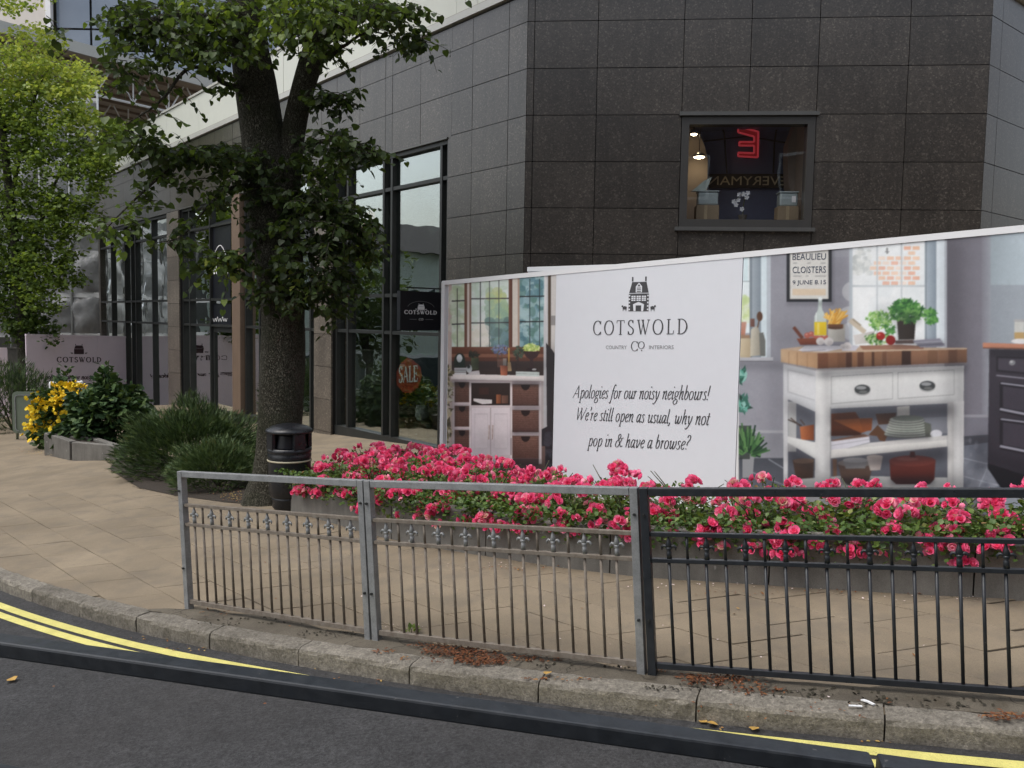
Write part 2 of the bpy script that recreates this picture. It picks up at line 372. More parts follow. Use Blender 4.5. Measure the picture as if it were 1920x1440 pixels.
# road: strip under the kerb and out over the carriageway to the far side
mb = MB(); offs = [.06, -.3, -.8, -1.6, -3, -5, -8, -14, -24]
for x in xs_all:
    for o in offs:
        n = kerb_n(x); p = np.array([x, kerb_y(x)])+np.array([n[0]*min(1, 3/max(3, -o)), n[1]])*o
        mb.v.append((p[0], p[1], G(*p)-KH))
k = len(offs); mb.f = [[i*k+j, i*k+j+1, (i+1)*k+j+1, (i+1)*k+j] for i in range(len(xs_all)-1) for j in range(k-1)]
road = struct(mb.build('road', MAT['asphalt']))
# double yellow lines
yo = lambda k: (lambda x: -float(np.interp(x, [-6, -4.3, -2.5, -1.3, 1, 2.3], [.15, .146, .128, .094, .07, .066]))-k)
ribbon('yellow_line', np.linspace(-12, 2.9, 90), yo(.072), yo(0), -KH+.004, MAT['yellow'], road, False)
ribbon('yellow_line', np.linspace(-12, 2.9, 90), yo(.176), yo(.108), -KH+.004, MAT['yellow'], road, False)
# pavement base: from the kerb back to the buildings
mb = MB(); ysn = [0, .4, 1, 2, 4, 7, 11, 16, 24, 40]
for x in xs_all:
    for o in ysn: mb.v.append((x, kerb_y(x)+o+.06*(o == 0), G(x, kerb_y(x)+o)-.011))
k = len(ysn); mb.f = [[i*k+j, (i+1)*k+j, (i+1)*k+j+1, i*k+j+1] for i in range(len(xs_all)-1) for j in range(k-1)]
pavement = struct(mb.build('pavement', MAT['paving']))
# kerb stones
kj = [-8.2, -7.3, -6.3, -5.35, -4.396]+[float(p[0]) for p in KP[1:10]]+[2.5, 3.3, 4.2]
kerb = None
for i in range(len(kj)-1):
    xa, xb = kj[i]+.004, kj[i+1]-.004; mb = MB(); nseg = 12; rows = []
    prof = [(0, -KH-.05), (-.004, -.03), (.004, -.009), (.022, .0), (.128, .003), (.128, -KH-.05)]
    jz = random.uniform(-.004, .004)
    for q in range(nseg+1):
        x = xa+(xb-xa)*q/nseg
        for o, z in prof:
            p = kerb_pt(x, o+random.uniform(-.005, .005)); mb.v.append((p[0], p[1], G(*p)+z+jz+random.uniform(-.0035, .0035)))
    m_ = len(prof)
    for q in range(nseg):
        for j in range(m_): mb.f.append([q*m_+j, q*m_+(j+1) % m_, (q+1)*m_+(j+1) % m_, (q+1)*m_+j])
    mb.f.append(list(range(m_))); mb.f.append([nseg*m_+j for j in range(m_)][::-1])
    if kerb is None:
        kb = MB()
        for x in xs_all:
            for o, z in ((.02, -KH-.02), (.02, -.05), (.124, -.05)): p = kerb_pt(x, o); kb.v.append((p[0], p[1], G(*p)+z))
        kb.f = [[i_*3+j, i_*3+j+1, i_*3+j+4, i_*3+j+3] for i_ in range(len(xs_all)-1) for j in range(2)]
        kerb = struct(kb.build('kerb', MAT['joint']))
    mb.build('kerb_stone', MAT['kerb'], kerb)
# fence line (post feet, from the photograph) and the tarmac strip between it and the kerb
FP = [gnd(350, 1140), gnd(700, 1200), gnd(1214, 1265), gnd(1962, 1322)]
FP.append(FP[3]+(FP[3]-FP[2])*.98+np.array([0, .12, 0])); FP = [np.array([p[0], p[1], G(p[0], p[1])]) for p in FP]
sx = np.linspace(FP[0][0]-.28, 5, 60)
def fence_off(x):
    P = [p for p in FP]
    for a, b in zip(P, P[1:]):
        if a[0] <= x <= b[0]: y = a[1]+(b[1]-a[1])*(x-a[0])/(b[0]-a[0]); break
    else: y = P[0][1]+(x-P[0][0])*-.55 if x < P[0][0] else P[-1][1]
    return y
mb = MB()
for i, x in enumerate(sx):
    yk = kerb_pt(x, .126); tp = min(1, i/4.)
    yt = max(yk[1]+.02, kerb_y(x)+.126+(fence_off(x)+.06+.03*sin(x*7)+.02*sin(x*17)-kerb_y(x)-.126)*(.15+.85*tp))
    for q in range(4):
        y = yk[1]+(yt-yk[1])*q/3; mb.v.append((yk[0] if q == 0 else x, y, G(x, y)+.006+random.uniform(-.003, .003)*(0 < q < 3)))
mb.f = [[i*4+j, (i+1)*4+j, (i+1)*4+j+1, i*4+j+1] for i in range(len(sx)-1) for j in range(3)]
struct(mb.build('verge_strip', MAT['strip'], smooth=True))

# planter front line
WPX = [(545,958),(709,1006),(843,1032),(1030,1061),(1190,1081),(1511,1103),(1758,1117),(1935,1124)]
WP = [gnd(*p)[:2] for p in WPX]; WP.append(WP[-1]+np.array([1.2, -.42])); WP = [np.array(p) for p in WP]
# paving slabs: rows run towards the lower right, cross joints skewed and staggered
e1 = np.array([cos(radians(-48.5)), sin(radians(-48.5))]); e2 = np.array([cos(radians(9)), sin(radians(9))])
rw, sl_ = .36/sin(radians(57.5)), .66
def clip(poly, p, n):   # keep side (x-p).n >= 0
    outp = []
    for a, b in zip(poly, poly[1:]+poly[:1]):
        da, db = (a-p)@n, (b-p)@n
        if da >= 0: outp.append(a)
        if (da >= 0) != (db >= 0): outp.append(a+(b-a)*da/(da-db))
    return outp
cand = []
for j in range(-30, 40):
    for i in range(-30, 30):
        o = np.array([.2, 5.4])+e2*(j*rw)+e1*(i*sl_+(j % 2)*sl_*.5+.05*((j*7) % 5-2))
        pts = [o, o+e1*sl_, o+e1*sl_+e2*rw, o+e2*rw]; c = o+e1*sl_/2+e2*rw/2
        if not -14 < c[0] < 5: continue
        px, py = proj((c[0], c[1], G(*c)))
        if c[1] < .5 or not (-70 < px < 1995 and 800 < py < 1440): continue
        if c[1] > 11.2: continue
        if c[1] < kerb_y(c[0])-.3: continue
        wy = np.interp(c[0], [p[0] for p in WP], [p[1] for p in WP]) if c[0] > WP[0][0] else 99
        if c[1] > wy+.30: continue
        cand.append((c[1], pts))
cand.sort(key=lambda t: t[0])
bed = MB(); nsl = 0
for _, pts in cand:
    poly = [np.array(p) for p in pts]
    for x in np.linspace(poly[0][0]-.8, poly[0][0]+.9, 5):
        poly = clip(poly, kerb_pt(x, .131), kerb_n(x))
        if len(poly) < 3: break
    if len(poly) < 3: continue
    ar = abs(sum(a[0]*b[1]-a[1]*b[0] for a, b in zip(poly, poly[1:]+poly[:1])))/2
    if ar < .012 or nsl >= 299: continue
    nsl += 1
    c = sum(poly)/len(poly); dz = random.uniform(-.0018, .0018); tx, ty = random.uniform(-.006, .006), random.uniform(-.006, .006)
    bed.poly([(p[0], p[1], G(*p)-.0075) for p in poly])
    ins = [c+(p-c)*(1-.005/max(.08, np.linalg.norm(p-c))) for p in poly]; bv = [c+(p-c)*(1-.012/max(.08, np.linalg.norm(p-c))) for p in poly]
    zf = lambda p, d: G(*p)+d+dz+tx*(p[0]-c[0])+ty*(p[1]-c[1])
    mb = MB(); n = len(poly)
    mb.v = [(p[0], p[1], zf(p, -.02)) for p in ins]+[(p[0], p[1], zf(p, -.003)) for p in ins]+[(p[0], p[1], zf(p, 0)) for p in bv]
    mb.f = [[q, (q+1) % n, n+(q+1) % n, n+q] for q in range(n)]+[[n+q, n+(q+1) % n, 2*n+(q+1) % n, 2*n+q] for q in range(n)]+[[2*n+q for q in range(n)]]; mb.m = [0]*len(mb.f)
    mb.build('paving_slab', MAT['paving'], pavement)
tag(bed.build('joint_bedding', MAT['joint'], pavement), kind='stuff')

# ================================================================== guardrails
def guardrail(A, B, mat, label, seed=0):
    t = thing('guardrail_panel', ((A+B)/2), label, 'guardrail', 'guardrail panels along the kerb')
    d = B-A; L = np.linalg.norm(d); ex = d/L; hz = np.array([ex[0], ex[1], 0]); hz /= np.linalg.norm(hz)
    ez = np.array([0, 0, 1.]); ez = ez-ex*(ez@ex)*.95; ez /= np.linalg.norm(ez); ey = np.cross(ez, ex)
    P = lambda s, h, o=0: A+ex*s+ez*h+ey*o
    pw = .044
    for s, nm in ((pw/2+.003, 'post'), (L-pw/2-.003, 'post')):
        mb = MB(); mb.box(P(s, .4675), pw, .05, 1.065, ex, ey, ez); mb.build(nm, mat, t, bevel=.003)
    mb = MB(); mb.box(P(L/2, .9785), L-2*pw-.012, .047, .041, ex, ey, ez); mb.build('top_rail', mat, t, bevel=.003)
    bmat = MAT['galvbar'] if mat is MAT['galv'] else mat
    for h, th in ((.755, .022), (.617, .022), (.055, .03)):
        mb = MB(); mb.box(P(L/2, h), L-2*pw-.008, .03, th, ex, ey, ez); mb.build('rail', bmat, t, bevel=.002)
    bmat = MAT['galvbar'] if mat is MAT['galv'] else mat
    n = 17; step = (L-2*pw)/(n+1)
    bm1, bm2 = MB(), MB()
    hb = (.617-.011-.07)
    bm1.tube([(0, 0, 0), (0, 0, hb)], .0084, 8); bm2.tube([(0, 0, 0), (0, 0, hb)], .0084, 8); bm2.tube([(0, 0, hb+.022), (0, 0, .755-.011-.07)], .0078, 8)
    # finial: collar, hooked arms, spear
    fi = MB(); fi.lathe((0, 0, 0), [(.0135, 0), (.0135, .036), (.010, .040), (.016, .05), (.016, .057), (.01, .062)], 10)
    for sg in (-1, 1):
        fi.tube([(0, 0, .046), (sg*.014, 0, .064), (sg*.028, 0, .067), (sg*.037, 0, .057), (sg*.036, 0, .044)], [.008, .0085, .008, .007, .003], 6)
    fi.lathe((0, 0, .055), [(.009, 0), (.0175, .014), (.011, .036), (.005, .06), (.003, .072)], 10)
    o1 = o2 = o3 = None; eul = Matrix((ex, ey, ez)).transposed().to_euler()
    for i in range(n):
        p = P(pw+step*(i+1), .07)
        if i % 2:
            if o2 is None: o2 = bm2.build('bar', bmat, t, True, local=True); o2.location = tuple(p-np.array(t.location)); o2.rotation_euler = eul
            else: inst('bar', o2.data, t, p, (eul[0]+random.uniform(-.008, .008), eul[1]+random.uniform(-.008, .008), eul[2]))
        else:
            if o1 is None: o1 = bm1.build('bar', bmat, t, True, local=True); o1.location = tuple(p-np.array(t.location)); o1.rotation_euler = eul
            else: inst('bar', o1.data, t, p, (eul[0]+random.uniform(-.008, .008), eul[1]+random.uniform(-.008, .008), eul[2]))
            p2 = P(pw+step*(i+1), .628)
            if o3 is None: o3 = fi.build('finial', mat, t, True, local=True); o3.location = tuple(p2-np.array(t.location)); o3.rotation_euler = eul
            else: inst('finial', o3.data, t, p2, eul)
    for s in (pw/2, L-pw/2):
        for h in (.3, .86):
            mb = MB(); c = P(s, h, -pw/2-.004); mb.tube([c, c-ey*.012], .008, 6); mb.build('bolt', MAT['alu'], t)
    return t
def gap(a, b, w_=.004):
    d = (b-a)/np.linalg.norm(b-a); return a+d*w_, b-d*w_
guardrail(*gap(FP[0], FP[1]), MAT['galv'], 'bare grey steel guardrail panel at the open end of the railing, by the pavement corner')
guardrail(*gap(FP[1], FP[2]), MAT['galv'], 'bare grey steel guardrail panel joined to the black painted one')
guardrail(*gap(FP[2], FP[3]), MAT['black'], 'black painted guardrail panel with spear finials in front of the kitchen print')
# black rail on the near side of the road: top rail, lower rail, posts and infill
def near_rail(A, B, label):
    t = thing('guardrail_panel', (A+B)/2-np.array([0, 0, 1.]), label, 'guardrail', 'guardrail panels on the near kerb')
    d = B-A; L = np.linalg.norm(d); ex = d/L; ez = np.array([0, 0, 1.]); ez = ez-ex*(ez@ex); ez /= np.linalg.norm(ez); ey = np.cross(ez, ex)
    P = lambda s, h: A+ex*s+ez*h
    mb = MB(); mb.box(P(L/2, -.0215), L-.006, .062, .043, ex, ey, ez); mb.build('top_rail', MAT['nearblack'], t, bevel=.006)
    for h in (-.375, -.92):
        mb = MB(); mb.box(P(L/2, h), L-.11, .03, .025, ex, ey, ez); mb.build('rail', MAT['nearblack'], t, bevel=.003)
    for s in (.03, L-.03):
        mb = MB(); mb.box(P(s, -.045-.53), .05, .05, 1.06, ex, ey, ez); mb.build('post', MAT['nearblack'], t, bevel=.003)
    n = 16; o = None; eul = Matrix((ex, ey, ez)).transposed().to_euler()
    bm = MB(); bm.tube([(0, 0, -.9), (0, 0, -.39)], .0075, 8)
    for i in range(n):
        p = P(.06+(L-.12)*(i+1)/(n+1), 0)
        if o is None: o = bm.build('bar', MAT['nearblack'], t, True, local=True); o.location = tuple(p-np.array(t.location)); o.rotation_euler = eul
        else: inst('bar', o.data, t, p, eul)
    return t
na, nb = at(0, 1195, 2.3), at(1642, 1422, 1.86)
dn = (nb-na)/np.linalg.norm(nb-na)
near_rail(nb-dn*2.55, nb-dn*.004, 'long black guardrail panel crossing the bottom of the view, nearest the camera')
near_rail(nb+dn*.004, nb+dn*1.9, 'short visible end of the next black guardrail panel at the bottom right corner')
# ================================================================== lettering (pen strokes)
def spline(pts, n=7):
    pts = [np.array(p, float) for p in pts]
    if len(pts) < 3: return pts
    o = []; P = [2*pts[0]-pts[1]]+pts+[2*pts[-1]-pts[-2]]
    for i in range(1, len(P)-2):
        a, b, c, d = P[i-1:i+3]
        for k in range(n):
            t = k/n; o.append(.5*((2*b)+(c-a)*t+(2*a-5*b+4*c-d)*t*t+(3*b-3*c+d-a)*t**3))
    o.append(pts[-1]); return o
# glyph: advance, strokes ('~' smooth, '-' straight, '=' straight thin)
ROM = {
'C': (.86, ['~.74 .78 .62 .95 .44 1.0 .22 .92 .08 .7 .05 .5 .08 .3 .22 .08 .44 0 .62 .05 .77 .22', '=.745 1 .745 .76', '=.76 .22 .75 .02']),
'O': (.98, ['~.47 1 .24 .93 .09 .7 .06 .5 .09 .3 .24 .07 .47 0 .70 .07 .85 .3 .88 .5 .85 .7 .70 .93 .47 1']),
'T': (.82, ['-.38 1 .38 0', '=.04 .985 .72 .985', '=.045 1 .02 .8', '=.715 1 .74 .8', '=.24 .012 .52 .012']),
'S': (.64, ['~.50 .8 .42 .95 .28 1 .13 .92 .08 .76 .16 .62 .32 .52 .48 .40 .53 .24 .46 .08 .30 0 .15 .05 .06 .22', '=.50 1 .505 .78', '=.055 .24 .05 0']),
'W': (1.2, ['-.12 1 .38 0', '=.38 0 .60 .96', '-.50 1 .78 0', '=.78 0 1.06 1', '=.0 .988 .26 .988', '=.40 .988 .64 .988', '=.93 .988 1.18 .988']),
'L': (.7, ['-.2 1 .2 0', '=.05 .988 .36 .988', '=.05 .012 .62 .012', '=.61 0 .66 .24']),
'D': (.96, ['-.2 1 .2 0', '=.05 .988 .2 .988', '=.05 .012 .2 .012', '~.2 .985 .45 .985 .72 .82 .84 .5 .72 .18 .45 .015 .2 .015']),
'A': (.86, ['=.1 0 .42 1', '-.42 1 .74 0', '=.22 .35 .62 .35', '=.0 .012 .2 .012', '=.6 .012 .86 .012']),
'E': (.76, ['-.2 1 .2 0', '=.05 .988 .62 .988', '=.05 .012 .64 .012', '=.2 .52 .5 .52', '=.61 1 .63 .78', '=.63 0 .67 .24', '=.5 .62 .5 .42']),
'o': (.66, ['~.32 .68 .14 .6 .08 .34 .14 .08 .32 0 .5 .08 .56 .34 .5 .6 .32 .68']),
}
ITA = {
'A': (.62, ['=.0 0 .38 .7', '-.38 .7 .5 0', '=.13 .24 .45 .24']),
'W': (.86, ['-.12 .7 .22 0', '=.22 0 .48 .68', '-.42 .7 .54 0', '=.54 0 .86 .7']),
'p': (.40, ['-.1 .44 .1 -.26', '~.1 .3 .2 .43 .3 .4 .34 .24 .28 .05 .18 0 .1 .08', '=.02 -.25 .18 -.25']),
'o': (.38, ['~.18 .43 .08 .37 .05 .2 .1 .03 .18 0 .28 .06 .32 .23 .27 .39 .18 .43']),
'l': (.20, ['~.09 .75 .08 .4 .07 .1 .11 .0 .18 .06']),
'g': (.37, ['~.17 .43 .07 .36 .07 .2 .16 .13 .26 .2 .27 .36 .17 .43', '~.1 .15 .07 .07 .2 .03 .31 -.06 .27 -.2 .13 -.25 .03 -.17 .07 -.05 .2 .02', '=.26 .38 .37 .42']),
'i': (.20, ['~.02 .34 .09 .42 .09 .3 .07 .1 .11 .0 .18 .06', '-.105 .6 .105 .66']),
'e': (.32, ['~.07 .2 .2 .24 .28 .33 .22 .43 .11 .37 .05 .2 .1 .03 .2 .0 .28 .09']),
's': (.28, ['~.23 .37 .15 .43 .07 .36 .12 .25 .21 .15 .19 .03 .1 .0 .02 .06']),
'f': (.24, ['~.32 .7 .25 .75 .17 .62 .12 .3 .08 -.1 .02 -.25 -.06 -.22', '=.04 .42 .27 .42']),
'r': (.28, ['~.03 .35 .1 .42 .1 .2 .08 0', '~.1 .25 .17 .4 .26 .4']),
'u': (.40, ['~.02 .34 .09 .42 .09 .25 .08 .08 .15 .0 .25 .1 .3 .25', '~.31 .43 .3 .2 .3 .06 .34 .0 .4 .06']),
'n': (.40, ['~.02 .35 .09 .42 .09 .2 .07 0', '~.09 .2 .17 .37 .27 .43 .29 .3 .27 .1 .31 .0 .38 .06']),
'y': (.38, ['~.02 .34 .09 .42 .1 .25 .15 .05 .2 0', '~.32 .43 .28 .15 .15 -.12 .02 -.25 -.06 -.2']),
'h': (.39, ['~.09 .75 .09 .4 .07 0', '~.09 .2 .17 .37 .26 .43 .28 .3 .26 .1 .30 .0 .37 .06']),
'b': (.36, ['~.09 .75 .08 .4 .07 .12 .15 .0 .26 .08 .3 .25 .25 .4 .16 .42 .09 .26']),
'!': (.24, ['-.1 .72 .08 .2', '-.075 0 .075 .06']),
'?': (.34, ['~.06 .6 .12 .72 .24 .7 .27 .55 .17 .4 .12 .3 .12 .2', '-.11 0 .11 .06']),
"'": (.14, ['~.09 .75 .11 .66 .05 .56']),
'.': (.16, ['-.06 0 .06 .06']),
',': (.18, ['~.06 .05 .08 -.03 .0 -.13']),
't': (.24, ['~.12 .6 .1 .3 .08 .08 .13 .0 .2 .06', '=.0 .42 .23 .42']),
'a': (.39, ['~.28 .36 .19 .43 .09 .35 .05 .17 .1 .01 .19 .06 .28 .26', '~.31 .43 .28 .2 .28 .05 .32 .0 .39 .06']),
'w': (.56, ['~.02 .35 .09 .42 .09 .2 .11 .03 .18 .02 .28 .25 .29 .4 .28 .15 .32 .0 .42 .08 .48 .26 .46 .43']),
'v': (.38, ['~.02 .35 .09 .42 .11 .2 .14 .0 .24 .12 .31 .3 .28 .43']),
'k': (.36, ['~.09 .75 .08 .4 .07 0', '~.08 .2 .22 .42 .28 .36 .18 .24 .22 .08 .34 .04']),
'd': (.38, ['~.26 .36 .17 .43 .08 .33 .05 .15 .1 .0 .19 .06 .27 .25', '~.33 .75 .28 .2 .28 .04 .32 .0 .37 .06']),
'&': (.62, ['~.5 .5 .42 .3 .28 .05 .14 .0 .05 .12 .1 .3 .3 .45 .36 .6 .28 .7 .18 .62 .22 .45 .36 .2 .5 .02 .62 .08', '=.4 .46 .6 .5']),
' ': (.22, []),
}
def lettering(name, text, P0, P1, size, nrm, mat, parent, font='rom', thick=.115, thin=.045, up=(0, 0, 1.), track=0., lift=.0015, th=.0006):
    """text fitted between two baseline points, letter height given by size"""
    P0 = np.asarray(P0, float); P1 = np.asarray(P1, float); ex = P1-P0; Lw = np.linalg.norm(ex); ex = ex/Lw
    nrm = np.asarray(nrm, float); uz = np.asarray(up, float); F = ROM if font == 'rom' else ITA; sh = 0 if font == 'rom' else .26
    tot = sum(F[c][0] if c in F else .3 for c in text)+track*(len(text)-1)
    kx = Lw/tot; mb = MB(); x0 = 0.; lay = 0
    for c in text:
        adv, st = F.get(c, (.3, []))
        for s_ in st:
            v = [float(q) for q in s_[1:].split()]; pts = [np.array([v[i], v[i+1]]) for i in range(0, len(v), 2)]
            if s_[0] == '~': pts = spline(pts, 5)
            pts = [np.array([p[0]+sh*p[1], p[1]]) for p in pts]
            tk, tn = (thick, thin) if font == 'rom' else (thick*.62, thin*.75); lay += 1
            L_, R_ = [], []
            for i, p in enumerate(pts):
                d = pts[min(i+1, len(pts)-1)]-pts[max(i-1, 0)]; d = d/(np.linalg.norm(d)+1e-9)
                wd = tn if s_[0] == '=' else tn+(tk-tn)*min(1., abs(d[1])**1.6+.02)
                if s_[0] == '~' and len(s_) > 40 and i in (0, len(pts)-1): wd = tn
                q = np.array([-d[1], d[0]])*wd/2
                L_.append(p+q); R_.append(p-q)
            lf = lift+.00004*(lay % 9)
            W = lambda p: P0+ex*((x0+p[0])*kx)+uz*(p[1]*size)+nrm*lf
            b = len(mb.v); n = len(pts)
            for p in L_+R_: mb.v.append(tuple(W(p)))
            for i in range(n-1): mb.f.append([b+i, b+i+1, b+n+i+1, b+n+i]); mb.m.append(0)
        x0 += adv+track
    return mb.build(name, mat, parent)
def sans(name, text, P0, P1, nrm, mat, parent, lift=.0015, up=None, depth=0., height=None):
    """built-in sans letters fitted to a baseline"""
    cu = bpy.data.curves.new(name, 'FONT'); cu.body = text; cu.resolution_u = 3
    to = bpy.data.objects.new(name+'_curve', cu); COL.objects.link(to); bpy.context.view_layer.update()
    me = to.to_mesh(); vs = np.array([v.co[:] for v in me.vertices]); fs = [list(p.vertices) for p in me.polygons]; to.to_mesh_clear()
    bpy.data.objects.remove(to); bpy.data.curves.remove(cu)
    P0 = np.asarray(P0, float); ex = np.asarray(P1, float)-P0; Lw = np.linalg.norm(ex); ex /= Lw; nrm = np.asarray(nrm, float)
    uz = np.array([0, 0, 1.]) if up is None else np.asarray(up, float)
    x0, x1 = vs[:, 0].min(), vs[:, 0].max(); k = Lw/(x1-x0); kz = k if height is None else height/(vs[:, 1].max()-vs[:, 1].min())
    mb = MB(); mb.v = [tuple(P0+ex*(v[0]-x0)*k+uz*(v[1]-(0 if height is None else vs[:, 1].min()))*kz+nrm*lift) for v in vs]; mb.f = fs; mb.m = [0]*len(fs)
    return mb.build(name, mat, parent)
def house_logo(name, P0, P1, size, nrm, mat, parent, lift=.0015, matw=None, sheep=True):
    """country house emblem: two chimneys, mansard roof with gabled dormer, windows, door, a sheep each side; P0-P1 is the ground line"""
    P0 = np.asarray(P0, float); ex = np.asarray(P1, float)-P0; W_ = np.linalg.norm(ex); ex /= W_; nrm = np.asarray(nrm, float); uz = np.array([0, 0, 1.])
    mk = lambda pts, l, mb: mb.poly([P0+ex*(x*W_)+uz*(y*size)+nrm*(lift+l) for x, y in pts])
    a = MB()
    R = lambda x0, y0, x1, y1: [(x0, y0), (x1, y0), (x1, y1), (x0, y1)]
    mk(R(.21, 0, .79, .51), 0, a); mk([(.22, .535), (.78, .535), (.71, .85), (.30, .85)], 0, a)
    mk(R(.29, .87, .33, 1.0), 0, a); mk(R(.67, .87, .71, 1.0), 0, a)
    if sheep:
        for s_ in (0, 1):
            X = lambda x: x if not s_ else 1-x
            for pts in ([(.04, .05), (.155, .05), (.16, .13), (.1, .15), (.04, .13)], [(.0, .13), (.05, .11), (.06, .16), (.02, .18)], R(.045, 0, .06, .06), R(.13, 0, .145, .06)):
                mk([(X(x), y) for x, y in pts], 0, a)
    o = a.build(name, mat, parent)
    if matw is not None:
        b = MB()
        for x in (.29, .44, .59):
            for y in (.30, .355, .41): mk(R(x, y, x+.055, y+.04), .0006, b); mk(R(x+.065, y, x+.12, y+.04), .0006, b)
        mk([(.41, .545), (.59, .545), (.59, .72), (.5, .83), (.41, .72)], .0006, b)
        mk([(.36, .0), (.42, .0), (.42, .17), (.58, .17), (.58, 0), (.64, 0), (.66, .2), (.58, .24), (.5, .27), (.42, .24), (.34, .2)], .0006, b)
        for x in (.215, .745):
            for k in range(5): mk(R(x, .03+k*.1, x+.04, .075+k*.1), .0006, b)
        b.build(name+'_windows', matw, parent)
        c = MB(); mk([(.455, .72), (.545, .72), (.5, .79)], .0011, c); mk(R(.44, .56, .56, .585), .0011, c); mk(R(.44, .61, .56, .635), .0011, c); mk(R(.44, .66, .56, .685), .0011, c)
        c.build(name+'_dormer', mat, parent)
    return o

# ================================================================== corner building
BA = radians(39.5)
BC = on_plane(985, 300, (0, 11.3, 0), np.array([0, 1., 0])); BC[2] = 0
uL = np.array([-sin(BA), cos(BA), 0]); nL = np.array([-cos(BA), -sin(BA), 0])
BB = radians(5); uR = np.array([cos(BB), -sin(BB), 0]); nR = np.array([-sin(BB), -cos(BB), 0])
sR = float((on_plane(1851, 200, BC, nR)-BC)@uR); BC2 = BC+uR*sR
uT = np.array([cos(radians(40)), sin(radians(40)), 0]); nT = np.array([sin(radians(40)), -cos(radians(40)), 0])
Z = np.array([0, 0, 1.])
FL = lambda t, z, o=0.: BC+uL*t+nL*o+Z*z
FR = lambda s, z, o=0.: BC+uR*s+nR*o+Z*z
FT = lambda s, z, o=0.: BC2+uT*s+nT*o+Z*z
tl = lambda px, py, o=0.: float((on_plane(px, py, BC+nL*o, nL)-BC)@uL)
zl = lambda px, py, o=0.: float(on_plane(px, py, BC+nL*o, nL)[2])
sr = lambda px, py, o=0.: float((on_plane(px, py, BC+nR*o, nR)-BC)@uR)
zr = lambda px, py, o=0.: float(on_plane(px, py, BC+nR*o, nR)[2])
bld = thing('corner_building', BC, 'dark granite clad corner shop building with cream parapet and tall shop windows', 'building')
ROW = .592; Z0 = 5.232
zrow = [Z0+ROW*k for k in range(-9, 2)]                    # joints
zc = 6.17                                                # coping underside
zrow = [z for z in zrow if z < zc-.05]+[zc]
tEnd = tl(183, 500)
def panel(F, u, nv, a, b, z0, z1, o=0., name='granite_panel', mat=None):
    g_ = .0045; o = o+random.uniform(-.0015, .0015); mb = MB()
    p = [F(a+g_, z0+g_, o-.03), F(b-g_, z0+g_, o-.03), F(b-g_, z0+g_, o), F(a+g_, z0+g_, o)]
    q = [x+Z*(z1-z0-2*g_) for x in p]
    if np.cross(u, nv)[2] < 0: p, q = p[::-1], q[::-1]
    mb.hexa(p+q); return mb.build(name, mat or MAT['granite'], bld)
def holes(F, u, nv, cols, rows, opens, o=0.):
    for a, b in zip(cols, cols[1:]):
        for z0, z1 in zip(rows, rows[1:]):
            za = z0; zb = z1; skip = False
            for (ha, hb, h0, h1) in opens:
                if a >= ha-.02 and b <= hb+.02:
                    if z0 >= h0-.01 and z1 <= h1+.01: skip = True
                    elif z0 < h1 < z1: za = max(za, h1)
                    elif z0 < h0 < z1: zb = min(zb, h0)
                    if z0 < h0 and z1 > h1:   # row spans: leave what is below and above
                        pass
            if not skip and zb-za > .03: panel(F, u, nv, a, b, za, zb, o)
# --- right face
wz0, wz1 = zr(1400, 431), zr(1400, 212)
wa, wb = sr(1275, 320), sr(1526, 320)
colR = [0., sr(1000, 200), sr(1120, 130), wa, (wa+wb)/2, wb, sr(1703, 130), sR]
holes(FR, uR, nR, colR, zrow, [(wa, wb, wz0, wz1)])
# --- third face, going away to the right
holes(FT, uT, nT, [0., .32, 1.45, 2.6, 3.75], zrow, [])
# --- left facade: pier beside the corner, band over the windows
WT = zl(842, 258); T1 = tl(838, 400)
colP = [0., tl(955, 60), tl(887, 90), T1]
holes(FL, uL, nL, colP, zrow, [])
colB = [T1, tl(848, 100), tl(789, 150), tl(736, 180), tl(723, 190), tl(675, 200), tl(632, 250), tl(603, 260)]
step_ = 1.05; x = colB[-1]
while x < tEnd-1.3: x += step_; colB.append(x)
colB.append(tEnd)
holes(FL, uL, nL, colB, [WT]+[z for z in zrow if z > WT+.05], [])
# end return of the facade and dark backing behind the joints
mb = MB(); 
def slab_(mb, F, u, nv, a, b, z0, z1, o0, o1):
    p = [F(a, z0, o0), F(b, z0, o0), F(b, z0, o1), F(a, z0, o1)]; q = [x+Z*(z1-z0) for x in p]
    if np.cross(u, nv)[2]*(o1-o0) < 0: p, q = p[::-1], q[::-1]
    mb.hexa(p+q)
slab_(mb, FL, uL, nL, .12, T1-.02, -.8, zc, -.033, -.22)
slab_(mb, FL, uL, nL, T1-.02, tEnd-.02, WT+.02, zc, -.033, -.22)
slab_(mb, FR, uR, nR, .02, wa-.0, -.8, zc, -.033, -.22); slab_(mb, FR, uR, nR, wb, sR-.02, -.8, zc, -.033, -.22)
slab_(mb, FR, uR, nR, wa, wb, -.8, wz0-.01, -.034, -.221); slab_(mb, FR, uR, nR, wa, wb, wz1+.01, zc, -.034, -.221)
slab_(mb, FT, uT, nT, .03, 3.9, -.8, zc, -.034, -.22)
mb.build('wall', MAT['backing'], bld)
